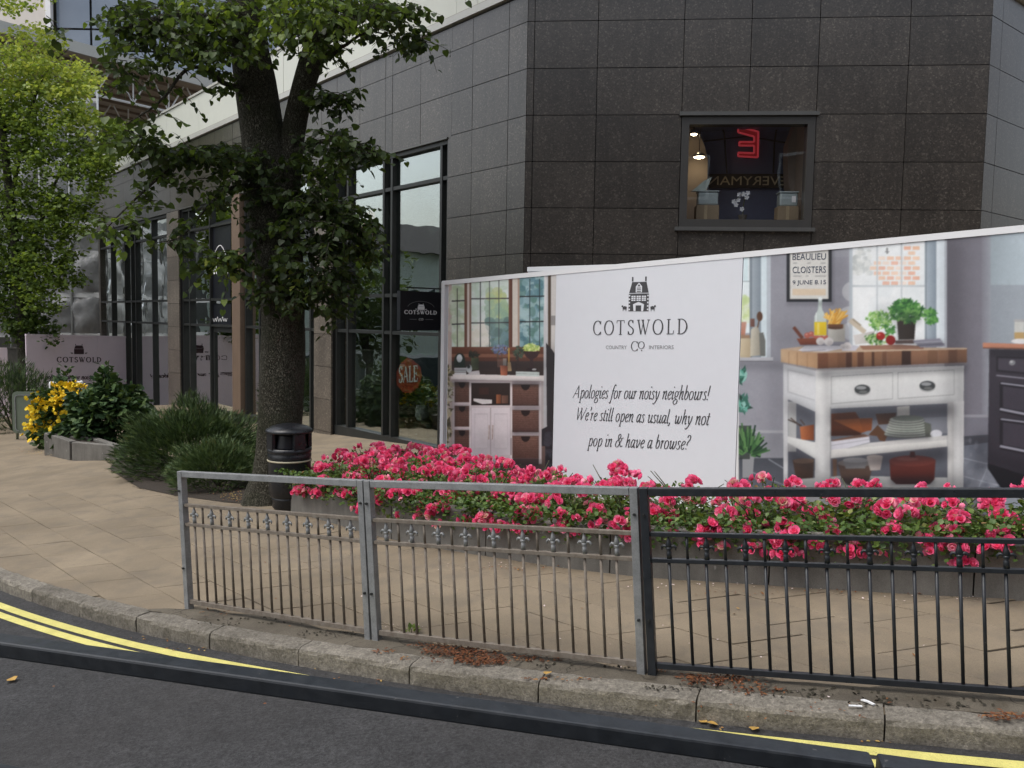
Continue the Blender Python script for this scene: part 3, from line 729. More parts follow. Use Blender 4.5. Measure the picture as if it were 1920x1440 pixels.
# end wall towards the scaffold, roof slab, inner partition
mb = MB()
a, b = FL(tEnd, 0), FL(tEnd, 0)-nL*9
mb.hexa([*(p+Z*zz for zz in (-1.6,) for p in (FL(tEnd-.2, 0, -.03), FL(tEnd, 0, -.03), FL(tEnd, 0, -9), FL(tEnd-.2, 0, -9))), *(p+Z*zc for p in (FL(tEnd-.2, 0, -.03), FL(tEnd, 0, -.03), FL(tEnd, 0, -9), FL(tEnd-.2, 0, -9)))])
mb.build('end_wall', MAT['granite'], bld)
mb = MB(); mb.prism([FL(.3, zc-.15, -.25), FL(tEnd-.3, zc-.15, -.25), FL(tEnd-.3, zc-.15, -9), FT(3.9, zc-.15, -3), FT(3.9, zc-.15, -.3), FR(sR-.1, zc-.15, -.3)], Z*.12)
mb.build('roof_slab', MAT['dark'], bld)
# coping and cream parapet panels
for F, u, nv, L0, L1 in ((FL, uL, nL, -.02, tEnd), (FR, uR, nR, -.02, sR+.02), (FT, uT, nT, 0, 3.9)):
    mb = MB(); slab_(mb, F, u, nv, L0, L1, zc+.025, zc+.125, .055, -.2); mb.build('coping', MAT['coping'], bld)
    mb = MB(); slab_(mb, F, u, nv, L0, L1, zc+.125, zc+.15, .02, -.2); mb.build('coping_cap', MAT['bronze'], bld)
PT = 7.22
colF = [.02, tl(955, 60), tl(889, 40), tl(849, 60), tl(738, 90), tl(724, 90), tl(634, 120)]; x = colF[-1]
while x < tEnd-2.6: x += 2.35; colF.append(x)
colF.append(tEnd)
for a, b in zip(colF, colF[1:]): panel(FL, uL, nL, a, b, zc+.16, PT, -.06, 'parapet_panel', MAT['cream'])
for a, b in ((0, 1.2), (1.2, 3.6), (3.6, sR)): panel(FR, uR, nR, a, b, zc+.16, PT, -.06, 'parapet_panel', MAT['cream'])
mb = MB(); slab_(mb, FL, uL, nL, 0, tEnd, PT+.002, PT+.05, -.03, -.25); mb.build('parapet_cap', MAT['coping'], bld)
mb = MB(); slab_(mb, FL, uL, nL, 0, tEnd, zc+.1, PT, -.095, -.2); mb.build('parapet_backing', MAT['alu'], bld)

# --- shop windows: bays between pillars. verticals by pixel at mid height; transoms level
zA, zB, zC_ = zl(733, 353), zl(711, 554), zl(711, 623)
zBase = lambda t: float(G(*FL(t, 0)[:2]))+.03
def bay(px_edges, mull, door=None, lab=None):
    t0, t1 = tl(*px_edges[0]), tl(*px_edges[1]); zb = zBase((t0+t1)/2)
    m = MB(); slab_(m, FL, uL, nL, t0, t1, WT-.075, WT-.012, -.03, -.2); win = m.build('shop_window', MAT['alu'], bld)
    def mbx(nm, a, b, z0, z1, o0, o1, mt=MAT['alu']):
        m = MB(); slab_(m, FL, uL, nL, a, b, z0, z1, o0, o1); return m.build(nm, mt, win)
    ms = [t0+.03]+[tl(*m) for m in mull]+[t1-.03]
    mbx('frame_head_lip', t0, t1, WT-.012, WT+.012, .02, -.1, MAT['alu2'])
    for m in ms: mbx('mullion', m-.028, m+.028, zb, WT-.077, -.035, -.18)
    zs = [zb+.05, zC_, zB, zA, WT-.08]
    for z in zs[1:4]:
        for a, b in zip(ms, ms[1:]): mbx('transom', a+.03, b-.03, z-.028, z+.028, -.045, -.17)
    for a, b in zip(ms, ms[1:]):
        for k, (z0, z1) in enumerate(zip(zs, zs[1:])):
            if door and k == 0 and a > door[0]-.1 and b < door[1]+.1: continue
            m = MB(); tw = random.uniform(-.004, .004)
            m.hexa([FL(a+.02, z0, -.118+tw), FL(a+.02, z0, -.112+tw), FL(b-.02, z0, -.112-tw), FL(b-.02, z0, -.118-tw)]+[p+Z*(z1-z0) for p in (FL(a+.02, 0, -.118+tw)+Z*z0, FL(a+.02, 0, -.112+tw)+Z*z0, FL(b-.02, 0, -.112-tw)+Z*z0, FL(b-.02, 0, -.118-tw)+Z*z0)])
            m.build('pane', MAT['glass'], win)
    mbx('sill', t0, t1, zb-.3, zb+.05, -.02, -.2)
    return t0, t1
bay(((838,400),(626,500)), [(822,450),(730,450),(715,450),(648,500)])
d0, d1 = tl(436, 700), tl(392, 700)
bay(((593,600),(456,600)), [(578,640),(545,640),(483,640)])
bay(((439,600),(340,600)), [(434,600),(391,600),(353,600)], (d0, d1))
bay(((318,600),(184,560)), [(313,600),(283,560),(252,560),(244,560),(232,560),(207,560)])
# pillars and bronze post
for (a, b), mt, o in ((((626,500),(593,600)), None, .05), (((340,600),(318,600)), None, .05)):
    t0, t1 = tl(*a), tl(*b); zb = zBase(t0)-.2
    zz = [zb]+[z for z in zrow if z < WT-.1 and z > zb+.1]+[WT-.02]
    for z0, z1 in zip(zz, zz[1:]): panel(FL, uL, nL, t0, t1, z0, z1, o, 'pillar_block', MAT['palegranite'])
    m = MB(); slab_(m, FL, uL, nL, t0+.01, t1-.01, zb, WT, .018, -.3); m.build('pillar_core', MAT['backing'], bld)
t0, t1 = tl(455, 600), tl(440, 600)
m = MB(); slab_(m, FL, uL, nL, t0, t1, zBase(t0)-.2, WT-.02, .06, -.2); m.build('brown_post', MAT['bronze'], bld)
# door leaf ajar in the bay left of the brown post
zb = zBase(d0); m = MB()
for a, b, z0, z1 in ((d0, d0+.09, zb, zC_-.04), (d1-.09, d1, zb, zC_-.04), (d0+.09, d1-.09, zC_-.15, zC_-.04), (d0+.09, d1-.09, zb, zb+.12)):
    slab_(m, FL, uL, nL, a, b, z0, z1, -.1, -.15)
dr = m.build('door', MAT['alu'], bld)
m = MB(); slab_(m, FL, uL, nL, d0+.09, d1-.09, zb+.12, zC_-.15, -.12, -.128); m.build('door_pane', MAT['glass'], dr)
m = MB(); m.tube([FL(d0+.05, zb+.75, -.06), FL(d0+.05, zb+1.45, -.06)], .018, 8); m.build('door_handle', MAT['steel'], dr)
# doorstep
m = MB(); t0, t1 = tl(480, 800), tl(330, 800); slab_(m, FL, uL, nL, t0, t1, zb-.4, zb-.0, .75, -.02); m.build('doorstep', MAT['paving'], bld)
# inside: floor, back wall, side walls, ceiling (unlit)
m = MB(); slab_(m, FL, uL, nL, T1-.4, tEnd-.3, -2.2, zBase(3)-.18, -.21, -5); m.build('shop_floor', MAT['floor'], bld)
m = MB(); slab_(m, FL, uL, nL, T1-.4, tEnd-.3, -2.2, WT+.5, -5, -5.15); m.build('back_wall', MAT['interior'], bld)
m = MB(); slab_(m, FL, uL, nL, T1-.4, tEnd-.3, WT+.35, WT+.5, -.23, -5); m.build('ceiling', MAT['interior'], bld)
m = MB(); slab_(m, FL, uL, nL, T1-.5, T1-.4, -2.2, WT+.5, -.23, -5); slab_(m, FL, uL, nL, 9.2, 9.3, -2.2, WT+.34, -.6, -5); m.build('partition', MAT['interior'], bld)
# --- upper window in the right face: frame, pane, trims and the little lit room behind
frm = plain('window frame grey', (.04,.038,.035), .45, .1, 4); m = MB()
for a, b, z0, z1 in ((wa+.005, wa+.1, wz0+.03, wz1-.04), (wb-.1, wb-.005, wz0+.03, wz1-.04), (wa+.1, wb-.1, wz0+.03, wz0+.13), (wa+.1, wb-.1, wz1-.14, wz1-.04)):
    slab_(m, FR, uR, nR, a, b, z0, z1, .012, -.16)
win = m.build('upper_window', frm, bld)
def rb(nm, a, b, z0, z1, o0, o1, mt): m = MB(); slab_(m, FR, uR, nR, a, b, z0, z1, o0, o1); return m.build(nm, mt, win)
rb('head_trim', wa-.03, wb+.03, wz1-.035, wz1+.012, .05, -.1, MAT['alu2']); rb('window_sill', wa-.05, wb+.03, wz0-.02, wz0+.028, .07, -.1, MAT['alu2'])
rb('pane', wa+.09, wb-.09, wz0+.12, wz1-.13, -.06, -.068, MAT['glass2'])
navy = plain('navy wall', (.13,.165,.3), .6, .1, 2); greige = plain('greige wall', (.3,.25,.215), .8, .08, 2)
rz0, rz1 = wz0+.04, wz1-.05
rb('room_back_wall', wa-.2, wb+.2, rz0-.2, rz1+.3, -1.5, -1.55, navy)
rb('room_floor', wa-.2, wb+.2, rz0-.2, rz0+.06, -.17, -1.5, MAT['interior']); rb('room_ceiling', wa-.2, wb+.2, rz1+.15, rz1+.3, -.23, -1.5, navy)
rb('room_side_wall', wa-.22, wa+.0, rz0-.2, rz1+.3, -.23, -1.5, greige); rb('room_side_wall', wb+.0, wb+.22, rz0-.2, rz1+.3, -.23, -1.5, greige)
OR = -1.42
def rp(px, py, o): return on_plane(px, py, BC+nR*o, nR)
# curved pale reveals either side of the dark alcove
for pts in ([(1288,222),(1312,252),(1322,275),(1327,300),(1326,352),(1326,416),(1283,416)], [(1495,222),(1478,268),(1477,300),(1479,350),(1512,416),(1520,416),(1522,222)]):
    m = MB(); m.prism([rp(x, y, -1.0) for x, y in pts], nR*-.3); m.build('reveal', greige, win)
band = plain('umber band', (.035,.028,.018), .6, .1, 3)
m = MB(); m.prism([rp(x, y, OR) for x, y in ((1327,326),(1474,326),(1474,352),(1327,352))], nR*-.03); m.build('sign_band', band, win)
# dark frame lines of the alcove
m = MB()
for a, b in (((1345,222),(1358,250)), ((1358,250),(1363,325)), ((1458,225),(1452,268)), ((1452,268),(1450,325)), ((1320,265),(1400,256)), ((1400,256),(1475,268))): m.bar(rp(*a, OR+.01), rp(*b, OR+.01), .02, .02)
m.build('glazing_bar', MAT['signblack'], win)
signs = thing('wall_lettering', rp(1400, 340, OR), 'reversed cinema name in pale letters seen through the upper window', 'sign')
gold = plain('pale gold letters', (.62,.54,.36), .5, .1, 3)
o = sans('lettering', 'EVERYMAN', rp(1474, 348, OR+.005), rp(1328, 347, OR+.005), nR, gold, signs, .02, height=.125)
neon = thing('neon_letter', rp(1403, 265, OR), 'red glowing outline letter E, reversed, high in the upper window', 'sign')
q = NM('red neon'); q.set(color=(.5,.04,.06), emit=(1., .09,.12), estr=.13)
m = MB()
ol = [(1383,238),(1423,250),(1422,295),(1383,292)]
for pts in ([(1384,237),(1422,247),(1421,295),(1384,293)], [(1384,248),(1414,256),(1414,266),(1386,266),(1386,273),(1414,273),(1414,287),(1384,286)]):
    for a, b in zip(pts, pts[1:]): m.tube([rp(*a, OR+.05), rp(*b, OR+.05)], .014, 6)
for a, b in (((1384,237),(1384,248)), ((1384,293),(1384,286))): m.tube([rp(*a, OR+.05), rp(*b, OR+.05)], .014, 6)
m.build('tube', q.mat, neon)
q2 = NM('red sign face'); q2.set(color=(.3,.02,.03), emit=(1., .05, .07), estr=.035)
m = MB()
for pts in ([(1384,239),(1421,249),(1421,257),(1384,247)], [(1386,267),(1416,266),(1416,272),(1386,272)], [(1384,287),(1414,288),(1414,294),(1384,292)], [(1415,255),(1421,255),(1421,294),(1415,294)]): m.prism([rp(x, y, OR+.03) for x, y in pts], nR*-.02)
m.build('letter_face', q2.mat, neon)
qw = NM('warm lamp'); qw.set(color=(.9,.85,.7), emit=(1, .8, .5), estr=14.)
for px, py, r, lb in ((1301, 252, .045, 'small lit ceiling lamp, upper of two in the upper window'), (1311, 295, .075, 'wider lit lamp, lower of two in the upper window')):
    c = rp(px, py, -.75); t = thing('ceiling_lamp', c, lb, 'lamp', 'lamps in the upper window')
    m = MB(); m.lathe(c, [(r*.3, .075), (r*.85, .045), (r*1.15, .01), (r*1.12, .004)], 14); m.build('lamp_shade', MAT['steel'], t, True)
    m = MB(); m.lathe(c, [(r*.3, -.018), (r*.85, -.006), (r, .002), (r*.9, .006)], 14); m.build('bulb', qw.mat, t, True)
    m = MB(); m.tube([c+Z*.07, c+Z*(rz1+.16-c[2])], .006, 6); m.build('flex', MAT['signblack'], t)
card = plain('brown card', (.2,.155,.1), .8, .12, 5); clear = plain('clear film plastic', (.3,.36,.37), .25, .15, 6, spec=.6)
for x0, x1, y0, y1, lb, top in ((1304, 1346, 386, 414, 'brown cardboard box at the left end of the upper window sill', 1), (1456, 1494, 388, 414, 'brown cardboard box at the right end of the upper window sill', 2)):
    a, b = sr(x0, 400, -.35), sr(x1, 400, -.35); z0, z1 = rz0+.06, zr(x0, y0, -.35)
    t = thing('cardboard_box', FR((a+b)/2, z0, -.4), lb, 'box', 'boxes in the upper window')
    m = MB(); slab_(m, FR, uR, nR, a, b, z0, z1, -.25, -.5); m.build('carton', card, t, bevel=.004)
    m = MB(); slab_(m, FR, uR, nR, a+.1, a+.14, z0+.002, z1+.001, -.248, -.502); m.build('tape', plain('parcel tape', (.3,.24,.15), .4), t)
    c = thing('plastic_tub', FR((a+b)/2, z1, -.4), ('clear plastic tub with a crumpled bag, on the left cardboard box' if top == 1 else 'clear plastic tub with a white tag, on the right cardboard box'), 'tub', 'plastic tubs in the upper window')
    m = MB(); slab_(m, FR, uR, nR, a+.02, b-.01, z1+.002, z1+.17, -.27, -.47); m.build('tub', clear, c, bevel=.02)
    m = MB(); slab_(m, FR, uR, nR, a+.01, b, z1+.172, z1+.19, -.26, -.48); m.build('lid', clear, c, bevel=.005)
    if top == 1:
        m = MB(); m.prism([FR(a-.06, z1+.19, -.33), FR(a+.12, z1+.19, -.33), FR(a+.2, z1+.38, -.35), FR(a+.1, z1+.33, -.36)], nR*-.08); m.build('bag', plain('pale green film', (.35,.42,.37), .3), c)
    else:
        m = MB(); slab_(m, FR, uR, nR, b-.09, b-.04, z1+.05, z1+.13, -.262, -.266); m.build('tag', MAT['white'], c)
op = thing('orchid', rp(1391, 413, -.45), 'white flowering orchid in the middle of the upper window sill', 'plant')
m = MB(); m.tube([rp(1392, 414, -.45), rp(1394, 385, -.44), rp(1398, 366, -.42), rp(1392, 362, -.4), rp(1378, 376, -.38)], [.008, .006, .005, .004, .003], 6); m.build('stem', plain('orchid stem', (.05,.08,.03)), op)
m = MB(); m.lathe(rp(1392, 416, -.45), [(.045, 0), (.06, .09), (.055, .09)], 14); m.build('pot', MAT['interior'], op)
wp = plain('white petals', (.6,.62,.66), .5, .05)
for px, py in ((1386,365),(1394,364),(1400,370),(1402,362),(1376,378),(1384,375),(1380,384),(1391,392)):
    m = MB(); c = rp(px, py, -.4)
    for k in range(5):
        a = 2*pi*k/5+px; d = uR*cos(a)+Z*sin(a); d2 = uR*-sin(a)+Z*cos(a)
        m.add([c, c+d*.022+d2*.014+nR*.006, c+d*.036+nR*.002, c+d*.022-d2*.014+nR*.006], [(0, 1, 2, 3)])
    m.build('flower', wp, op)
# ================================================================== hoarding with prints
HA = radians(48.8); uH = np.array([sin(HA), -cos(HA), 0]); nH = np.array([-cos(HA), -sin(HA), 0])
H0 = on_plane(828, 700, (0, 10.2, 0), np.array([0, 1., 0])); H0[2] = 0
hp = lambda px, py, o=0.: on_plane(px, py, H0+nH*o, nH)
ha = lambda px, py: float((hp(px, py)-H0)@uH)
HL = ha(1920, 500)+1.6; h_l, h_r = hp(838, 531), hp(1920, 430)
slope = (h_r[2]-h_l[2])/(ha(1920, 430)-ha(838, 531))
htop = lambda a: h_l[2]+slope*(a-ha(838, 531))
hbot = lambda a: float(G(*(H0+uH*a)[:2]))-.02
HP = lambda a, z, o=0.: H0+uH*a+nH*o+Z*z
hoard = thing('hoarding', HP(HL/2, 0), 'long white shop hoarding behind the roses, printed with a dresser, a message and a kitchen', 'hoarding')
aE = [ha(838, 700), ha(1040, 700), ha(1386, 700), HL]
def board(nm, a, b, mt, o=0., lo=None):
    m = MB(); za, zb = htop(a)-.005, htop(b)-.005
    pts = [HP(a+.002, hbot(a), o), HP(b-.002, hbot(b), o), HP(b-.002, zb, o), HP(a+.002, za, o)]
    m.prism(pts[::-1], nH*-.022); return m.build(nm, mt, hoard)
b1 = board('photo_board', aE[0], aE[1], MAT['paleboard']); b2 = board('message_board', aE[1]+.0, aE[2], MAT['paleboard'], .006); b3 = board('photo_board', aE[2], aE[3], MAT['paleboard'])
m = MB()
n = 14
for i in range(n):
    a, b = HL*i/n, HL*(i+1)/n
    m.bar(HP(a, htop(a)+.006, -.012), HP(b, htop(b)+.006, -.012), .045, .05, side=Z)
m.build('top_trim', MAT['white'], hoard)
m = MB(); m.prism([HP(0, hbot(0), .02), HP(.055, hbot(0), .02), HP(.055, htop(0)+.02, .02), HP(0, htop(0)+.02, .02)][::-1], nH*-.06); m.build('end_trim', MAT['white'], hoard)
m = MB()
for a in np.linspace(.4, HL-.2, 5): m.bar(HP(a, hbot(a), -.06), HP(a, htop(a)-.06, -.06), .05, .07, side=uH); m.bar(HP(a, hbot(a)+.05, -.9), HP(a, htop(a)-.7, -.09), .045, .07, side=uH)
m.build('timber_brace', plain('timber', (.3,.22,.13), .8, .2, 6), hoard)
# second hoarding just behind, only its top edge seen
a0, a1 = hp(990, 505), hp(1262, 497)
hb = thing('hoarding', (a0+a1)/2-nH*.42, 'white board standing just behind the long hoarding, only its top edge showing', 'hoarding')
p0, p1 = a0-nH*.28, a1-nH*.28
k0 = CC+(a0-CC)*1.045; k1 = CC+(a1-CC)*1.045
m = MB(); m.prism([np.array([k0[0], k0[1], G(k0[0], k0[1])]), np.array([k1[0], k1[1], G(k1[0], k1[1])]), k1-Z*.012, k0-Z*.012], nH*-.02); m.build('board', MAT['paleboard'], hb)
m = MB(); m.bar(k0-nH*.01, k1-nH*.01, .05, .05, side=Z); m.build('top_trim', MAT['white'], hb)
# message lettering
T = lambda nm, tx, x0, y0, x1, y1, hpx, font, mt, **kw: lettering(nm, tx, hp(x0, y0, .007), hp(x1, y1, .007), hpx*float((hp(x0, y0)-CC)@f0+(hp(x1, y1)-CC)@f0)/2/FPX, nH, mt, b2, font, **kw)
T('lettering', 'COTSWOLD', 1112, 628, 1290, 626, 27, 'rom', MAT['ink'], thick=.12, thin=.05, track=.22)
T('lettering', 'C', 1183, 658, 1197, 658, 18, 'rom', MAT['ink'], thick=.11, thin=.045)
T('lettering', 'O', 1196, 653.5, 1209, 653.5, 13, 'rom', MAT['ink'], thick=.13, thin=.06)
m = MB(); m.bar(hp(1202, 657, .008), hp(1204, 657, .008), .011, .002, side=nH); m.build('lettering', MAT['ink'], b2)
for tx, x0, x1 in (('COUNTRY', 1136, 1175), ('INTERIORS', 1217, 1263)): sans('lettering', tx, hp(x0, 654.5, .007), hp(x1, 654.5, .007), nH, MAT['inkgrey'], b2, height=.036)
sz = 34/.75*.78
T('lettering', 'Apologies for our noisy neighbours!', 1074, 746, 1330, 750, sz, 'ita', MAT['ink'])
T('lettering', "We're still open as usual, why not", 1078, 787, 1329, 797, sz, 'ita', MAT['ink'])
T('lettering', 'pop in & have a browse?', 1102, 836, 1292, 843, sz, 'ita', MAT['ink'])
house_logo('house_emblem', hp(1165, 583.5, .007), hp(1230, 583.5, .007), float(hp(1198, 519)[2]-hp(1198, 583.5)[2]), nH, MAT['ink'], b2, matw=MAT['paleboard'])

# ================================================================== planter
wall_n = []
for i, p in enumerate(WP):
    d = WP[min(i+1, len(WP)-1)]-WP[max(i-1, 0)]; d = d/np.linalg.norm(d); wall_n.append(np.array([-d[1], d[0]]))    # into the bed
plant = thing('raised_planter', (WP[4][0], WP[4][1], G(*WP[4])), 'long curved grey concrete planter full of pink roses', 'planter')
PH = .345
seg = np.cumsum([0]+[np.linalg.norm(b-a) for a, b in zip(WP, WP[1:])])
def wpt(s, off=0.):
    s = min(max(s, 0), seg[-1]); i = min(int(np.searchsorted(seg, s, side='right'))-1, len(WP)-2); t = (s-seg[i])/(seg[i+1]-seg[i])
    n = wall_n[i]*(1-t)+wall_n[i+1]*t; n /= np.linalg.norm(n); return WP[i]+(WP[i+1]-WP[i])*t+n*off
sj = lambda px, py: float(min(np.linspace(0, seg[-1], 400), key=lambda s: abs(proj((*wpt(s), G(*wpt(s))))[0]-px)))
joints = [0]+[sj(x, 0) for x in (735, 912, 1143, 1441, 1822)]+[seg[-1]]
for s0, s1 in zip(joints, joints[1:]):
    m = MB(); k = 6; hh = PH+random.uniform(-.008, .012)
    for q in range(k+1):
        s = s0+.005+(s1-s0-.01)*q/k
        for o, z in ((0, -.1), (-.002, hh-.012), (.01, hh), (.15, hh), (.15, -.1)):
            p = wpt(s, o); zz = G(*wpt(s))+z; m.v.append((p[0], p[1], zz))
    for q in range(k):
        for j in range(5): m.f.append([q*5+j, (q+1)*5+j, (q+1)*5+(j+1) % 5, q*5+(j+1) % 5])
    m.f.append([0, 1, 2, 3, 4]); m.f.append([k*5+j for j in range(5)][::-1]); m.build('concrete_section', MAT['concrete'], plant)
# left end wall, back wall and soil
pe0, pe1 = wpt(0, .0), wpt(0, .0)+np.array([.72, .72])*1.55
def lowwall(a, b, name='concrete_section'):
    m = MB(); d = (b-a)/np.linalg.norm(b-a); nn = np.array([-d[1], d[0]])
    pts = [a, b, b+nn*.15, a+nn*.15]; m.hexa([np.array([p[0], p[1], G(*p)-.1]) for p in pts]+[np.array([p[0], p[1], G(*p)+PH+.004]) for p in pts]); m.build(name, MAT['concrete'], plant)
din = wall_n[0]; lowwall(WP[0]+din*1.75, WP[0]+din*.155+np.array([.0, 0.]))
m = MB(); ss = np.linspace(.05, seg[-1]-.05, 30)
for s in ss:
    for o in (.14, .6, 1.1, 1.75):
        p = wpt(s, o*(1. if s < 3 else .62)); m.v.append((p[0], p[1], G(*wpt(s))+PH-.06+random.uniform(-.02, .02)))
m.f = [[i*4+j, (i+1)*4+j, (i+1)*4+j+1, i*4+j+1] for i in range(len(ss)-1) for j in range(3)]; m.build('soil', MAT['earth'], plant, True)
# ================================================================== roses
LT = np.array([(0,0,0), (.32,.3,.07), (.42,.62,.05), (0,1,-.06), (-.42,.62,.05), (-.32,.3,.07), (0,.5,-.03)]); LF = np.array([(0,1,6),(1,2,6),(2,3,6),(3,4,6),(4,5,6),(5,0,6)])
LT4 = np.array([(0,0,0), (.36,.5,.07), (0,1,-.05), (-.36,.5,.07)]); LF4 = np.array([(0,1,2),(0,2,3)])
rose_leaf = m_leaf('rose leaf', [(0, (.03,.06,.016)), (.45, (.07,.13,.03)), (.8, (.13,.2,.045)), (.95, (.2,.24,.065)), (1, (.22,.14,.06))], .25, .42)
q = NM('rose petal'); at_ = q.n('ShaderNodeAttribute', attribute_name='rnd').outputs['Fac']
c = q.ramp(at_, [(0, (.8,.075,.22)), (.3, (.95,.16,.34)), (.6, (.97,.24,.43)), (.82, (.98,.4,.55)), (.93, (.86,.5,.47)), (1, (.74,.54,.38))]); q.set(color=c, rough=.6, spec=.2)
tl_ = q.n('ShaderNodeBsdfTranslucent', {'Color': c}); mx = q.n('ShaderNodeMixShader', {0: .35, 1: q.b.outputs[0], 2: tl_.outputs[0]}); q.t.links.new(mx.outputs[0], q.out.inputs[0]); MAT['petal'] = q.mat
MAT['twig'] = plain('green twig', (.05,.06,.025), .7, .25, 9)
PET = np.array([(0,0,0), (.55,.45,.22), (.42,.95,.5), (0,1.08,.48), (-.42,.95,.5), (-.55,.45,.22), (0,.5,.08)]); PF = LF
def cluster_mesh(k, seed):
    rs = np.random.RandomState(seed); pos, fw, up, sc, rn = [], [], [], [], []
    for b in range(k):
        th, ph = rs.rand()*2*pi, np.arccos(rs.uniform(-.15, 1)); dr = np.array([sin(ph)*cos(th), sin(ph)*sin(th), cos(ph)])
        c = dr*np.array([.058, .058, .045])*rs.uniform(.5, .8)*(k/9.)**.5; r = rs.uniform(.022, .030); tone = rs.uniform(.1, .8) if rs.rand() > .1 else rs.uniform(.9, 1.)
        nd = dr+rs.randn(3)*.35; nd /= np.linalg.norm(nd); a_ = np.cross(nd, [.3, .2, .9]); a_ /= np.linalg.norm(a_); b_ = np.cross(nd, a_)
        for ring, (cnt, tilt, s_) in enumerate(((5, .25, 1.05), (5, .75, .85), (4, 1.15, .6))):
            for j in range(cnt):
                t = 2*pi*(j+.5*ring+rs.uniform(-.15, .15))/cnt; rad = a_*cos(t)+b_*sin(t)
                pos.append(c+nd*.002*ring); fw.append(rad*cos(tilt)+nd*sin(tilt)); up.append(nd*cos(tilt)-rad*sin(tilt)); sc.append(r*s_); rn.append(np.clip(tone+rs.uniform(-.12, .12)-.1*(ring == 2), 0, 1))
    o = bulk('flower_cluster', PET, PF, pos, frames(fw, up), np.array(sc)[:, None], MAT['petal'], None, rn)
    me = o.data; bpy.data.objects.remove(o); return me
CL = [cluster_mesh(k, 100+k*3+i) for i, k in enumerate((4, 6, 8, 9, 11, 13, 3))]
top_px = [(545,862),(575,838),(640,826),(700,828),(760,836),(830,834),(870,838),(920,858),(960,872),(1060,868),(1110,892),(1150,872),(1200,876),(1270,880),(1330,898),(1390,872),(1440,884),(1500,900),(1560,896),(1640,890),(1690,880),(1740,902),(1800,912),(1850,905),(1920,893),(2100,880)]
nb_ = 0
def rose_bush(s, off, hmax, width, n_leaf, n_fl, lab, over=False):
    p = wpt(s, off); zb = G(*wpt(s))+PH-.05; base = np.array([p[0], p[1], zb])
    t = thing('rose_bush', base, lab, 'rose bush', 'pink rose bushes in the planter')
    # canes
    m = MB(); tips = []
    for k in range(7):
        a = RS.rand()*2*pi; r = width*RS.uniform(.3, .95); tip = base+np.array([cos(a)*r, sin(a)*r, hmax*RS.uniform(.6, 1.0)])
        m.tube([base, base*.5+tip*.5+Z*.05, tip], [.007, .005, .003], 5); tips.append(tip)
    m.build('stem', MAT['twig'], t)
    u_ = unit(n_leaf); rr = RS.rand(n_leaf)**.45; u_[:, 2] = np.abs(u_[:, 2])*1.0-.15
    pos = base+u_*rr[:, None]*np.array([width, width, hmax*.92])
    if over:   # trail over the wall towards the path
        nf = n_leaf//3; dn = -np.array([*wall_n[min(len(WP)-1, int(np.searchsorted(seg, s)))], 0]); tang = np.array([-dn[1], dn[0], 0])
        v = RS.rand(nf, 3); pos[:nf] = base+dn*(off+.02+.1*v[:, :1])+tang*((v[:, 1:2]-.5)*2*width)+Z*(.16-.26*v[:, 2:3]*RS.rand(nf, 1))
    fw = u_+unit(n_leaf)*.8; fw[:, 2] -= .15
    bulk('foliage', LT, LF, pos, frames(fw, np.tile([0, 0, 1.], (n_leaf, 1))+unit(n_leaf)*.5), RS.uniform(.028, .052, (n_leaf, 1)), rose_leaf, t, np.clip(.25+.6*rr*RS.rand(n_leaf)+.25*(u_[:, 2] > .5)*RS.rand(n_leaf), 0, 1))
    for k in range(n_fl):
        a = RS.rand()*2*pi; ph = np.arccos(RS.uniform(-.1 if over else .05, 1)); d = np.array([sin(ph)*cos(a), sin(ph)*sin(a), cos(ph)]); 
        c = base+d*np.array([width, width, hmax*.97])*RS.uniform(.88, 1.06)
        if over and RS.rand() < .3: c = base+dn*(off+RS.uniform(.04, .12))+tang*RS.uniform(-width, width)+Z*RS.uniform(-.07, .14)
        inst('flower_cluster', CL[RS.randint(len(CL))], t, c, (RS.uniform(-.4, .4), RS.uniform(-.4, .4), RS.rand()*6), RS.uniform(.75, 1.45))
    return t
ORD = ['first', 'second', 'third', 'fourth', 'fifth', 'sixth', 'seventh', 'eighth', 'ninth', 'tenth', 'eleventh', 'twelfth', 'thirteenth', 'fourteenth', 'fifteenth']
def hgt(s, off):
    p = wpt(s, off); px, py = proj((p[0], p[1], G(*p))); ty = np.interp(px, [a for a, b in top_px], [b for a, b in top_px]); d = (np.array([p[0], p[1], 0])-CC)@f0
    return max(.2, (at(px, ty, d)[2]-(G(*wpt(s))+PH-.05))), px
fr = np.linspace(.25, sj(1935, 0)+.35, 15)
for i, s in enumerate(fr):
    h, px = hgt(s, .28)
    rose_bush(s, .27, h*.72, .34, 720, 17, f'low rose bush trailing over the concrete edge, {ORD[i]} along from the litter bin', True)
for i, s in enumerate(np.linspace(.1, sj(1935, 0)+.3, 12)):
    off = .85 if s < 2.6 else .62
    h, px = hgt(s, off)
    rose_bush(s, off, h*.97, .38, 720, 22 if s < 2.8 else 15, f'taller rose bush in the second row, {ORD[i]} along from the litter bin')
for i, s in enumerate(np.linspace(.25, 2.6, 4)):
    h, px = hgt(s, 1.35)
    rose_bush(s, 1.35, h*.97, .4, 460, 18, f'rearmost tall rose bush below the shop window, {ORD[i]} along from the bin')
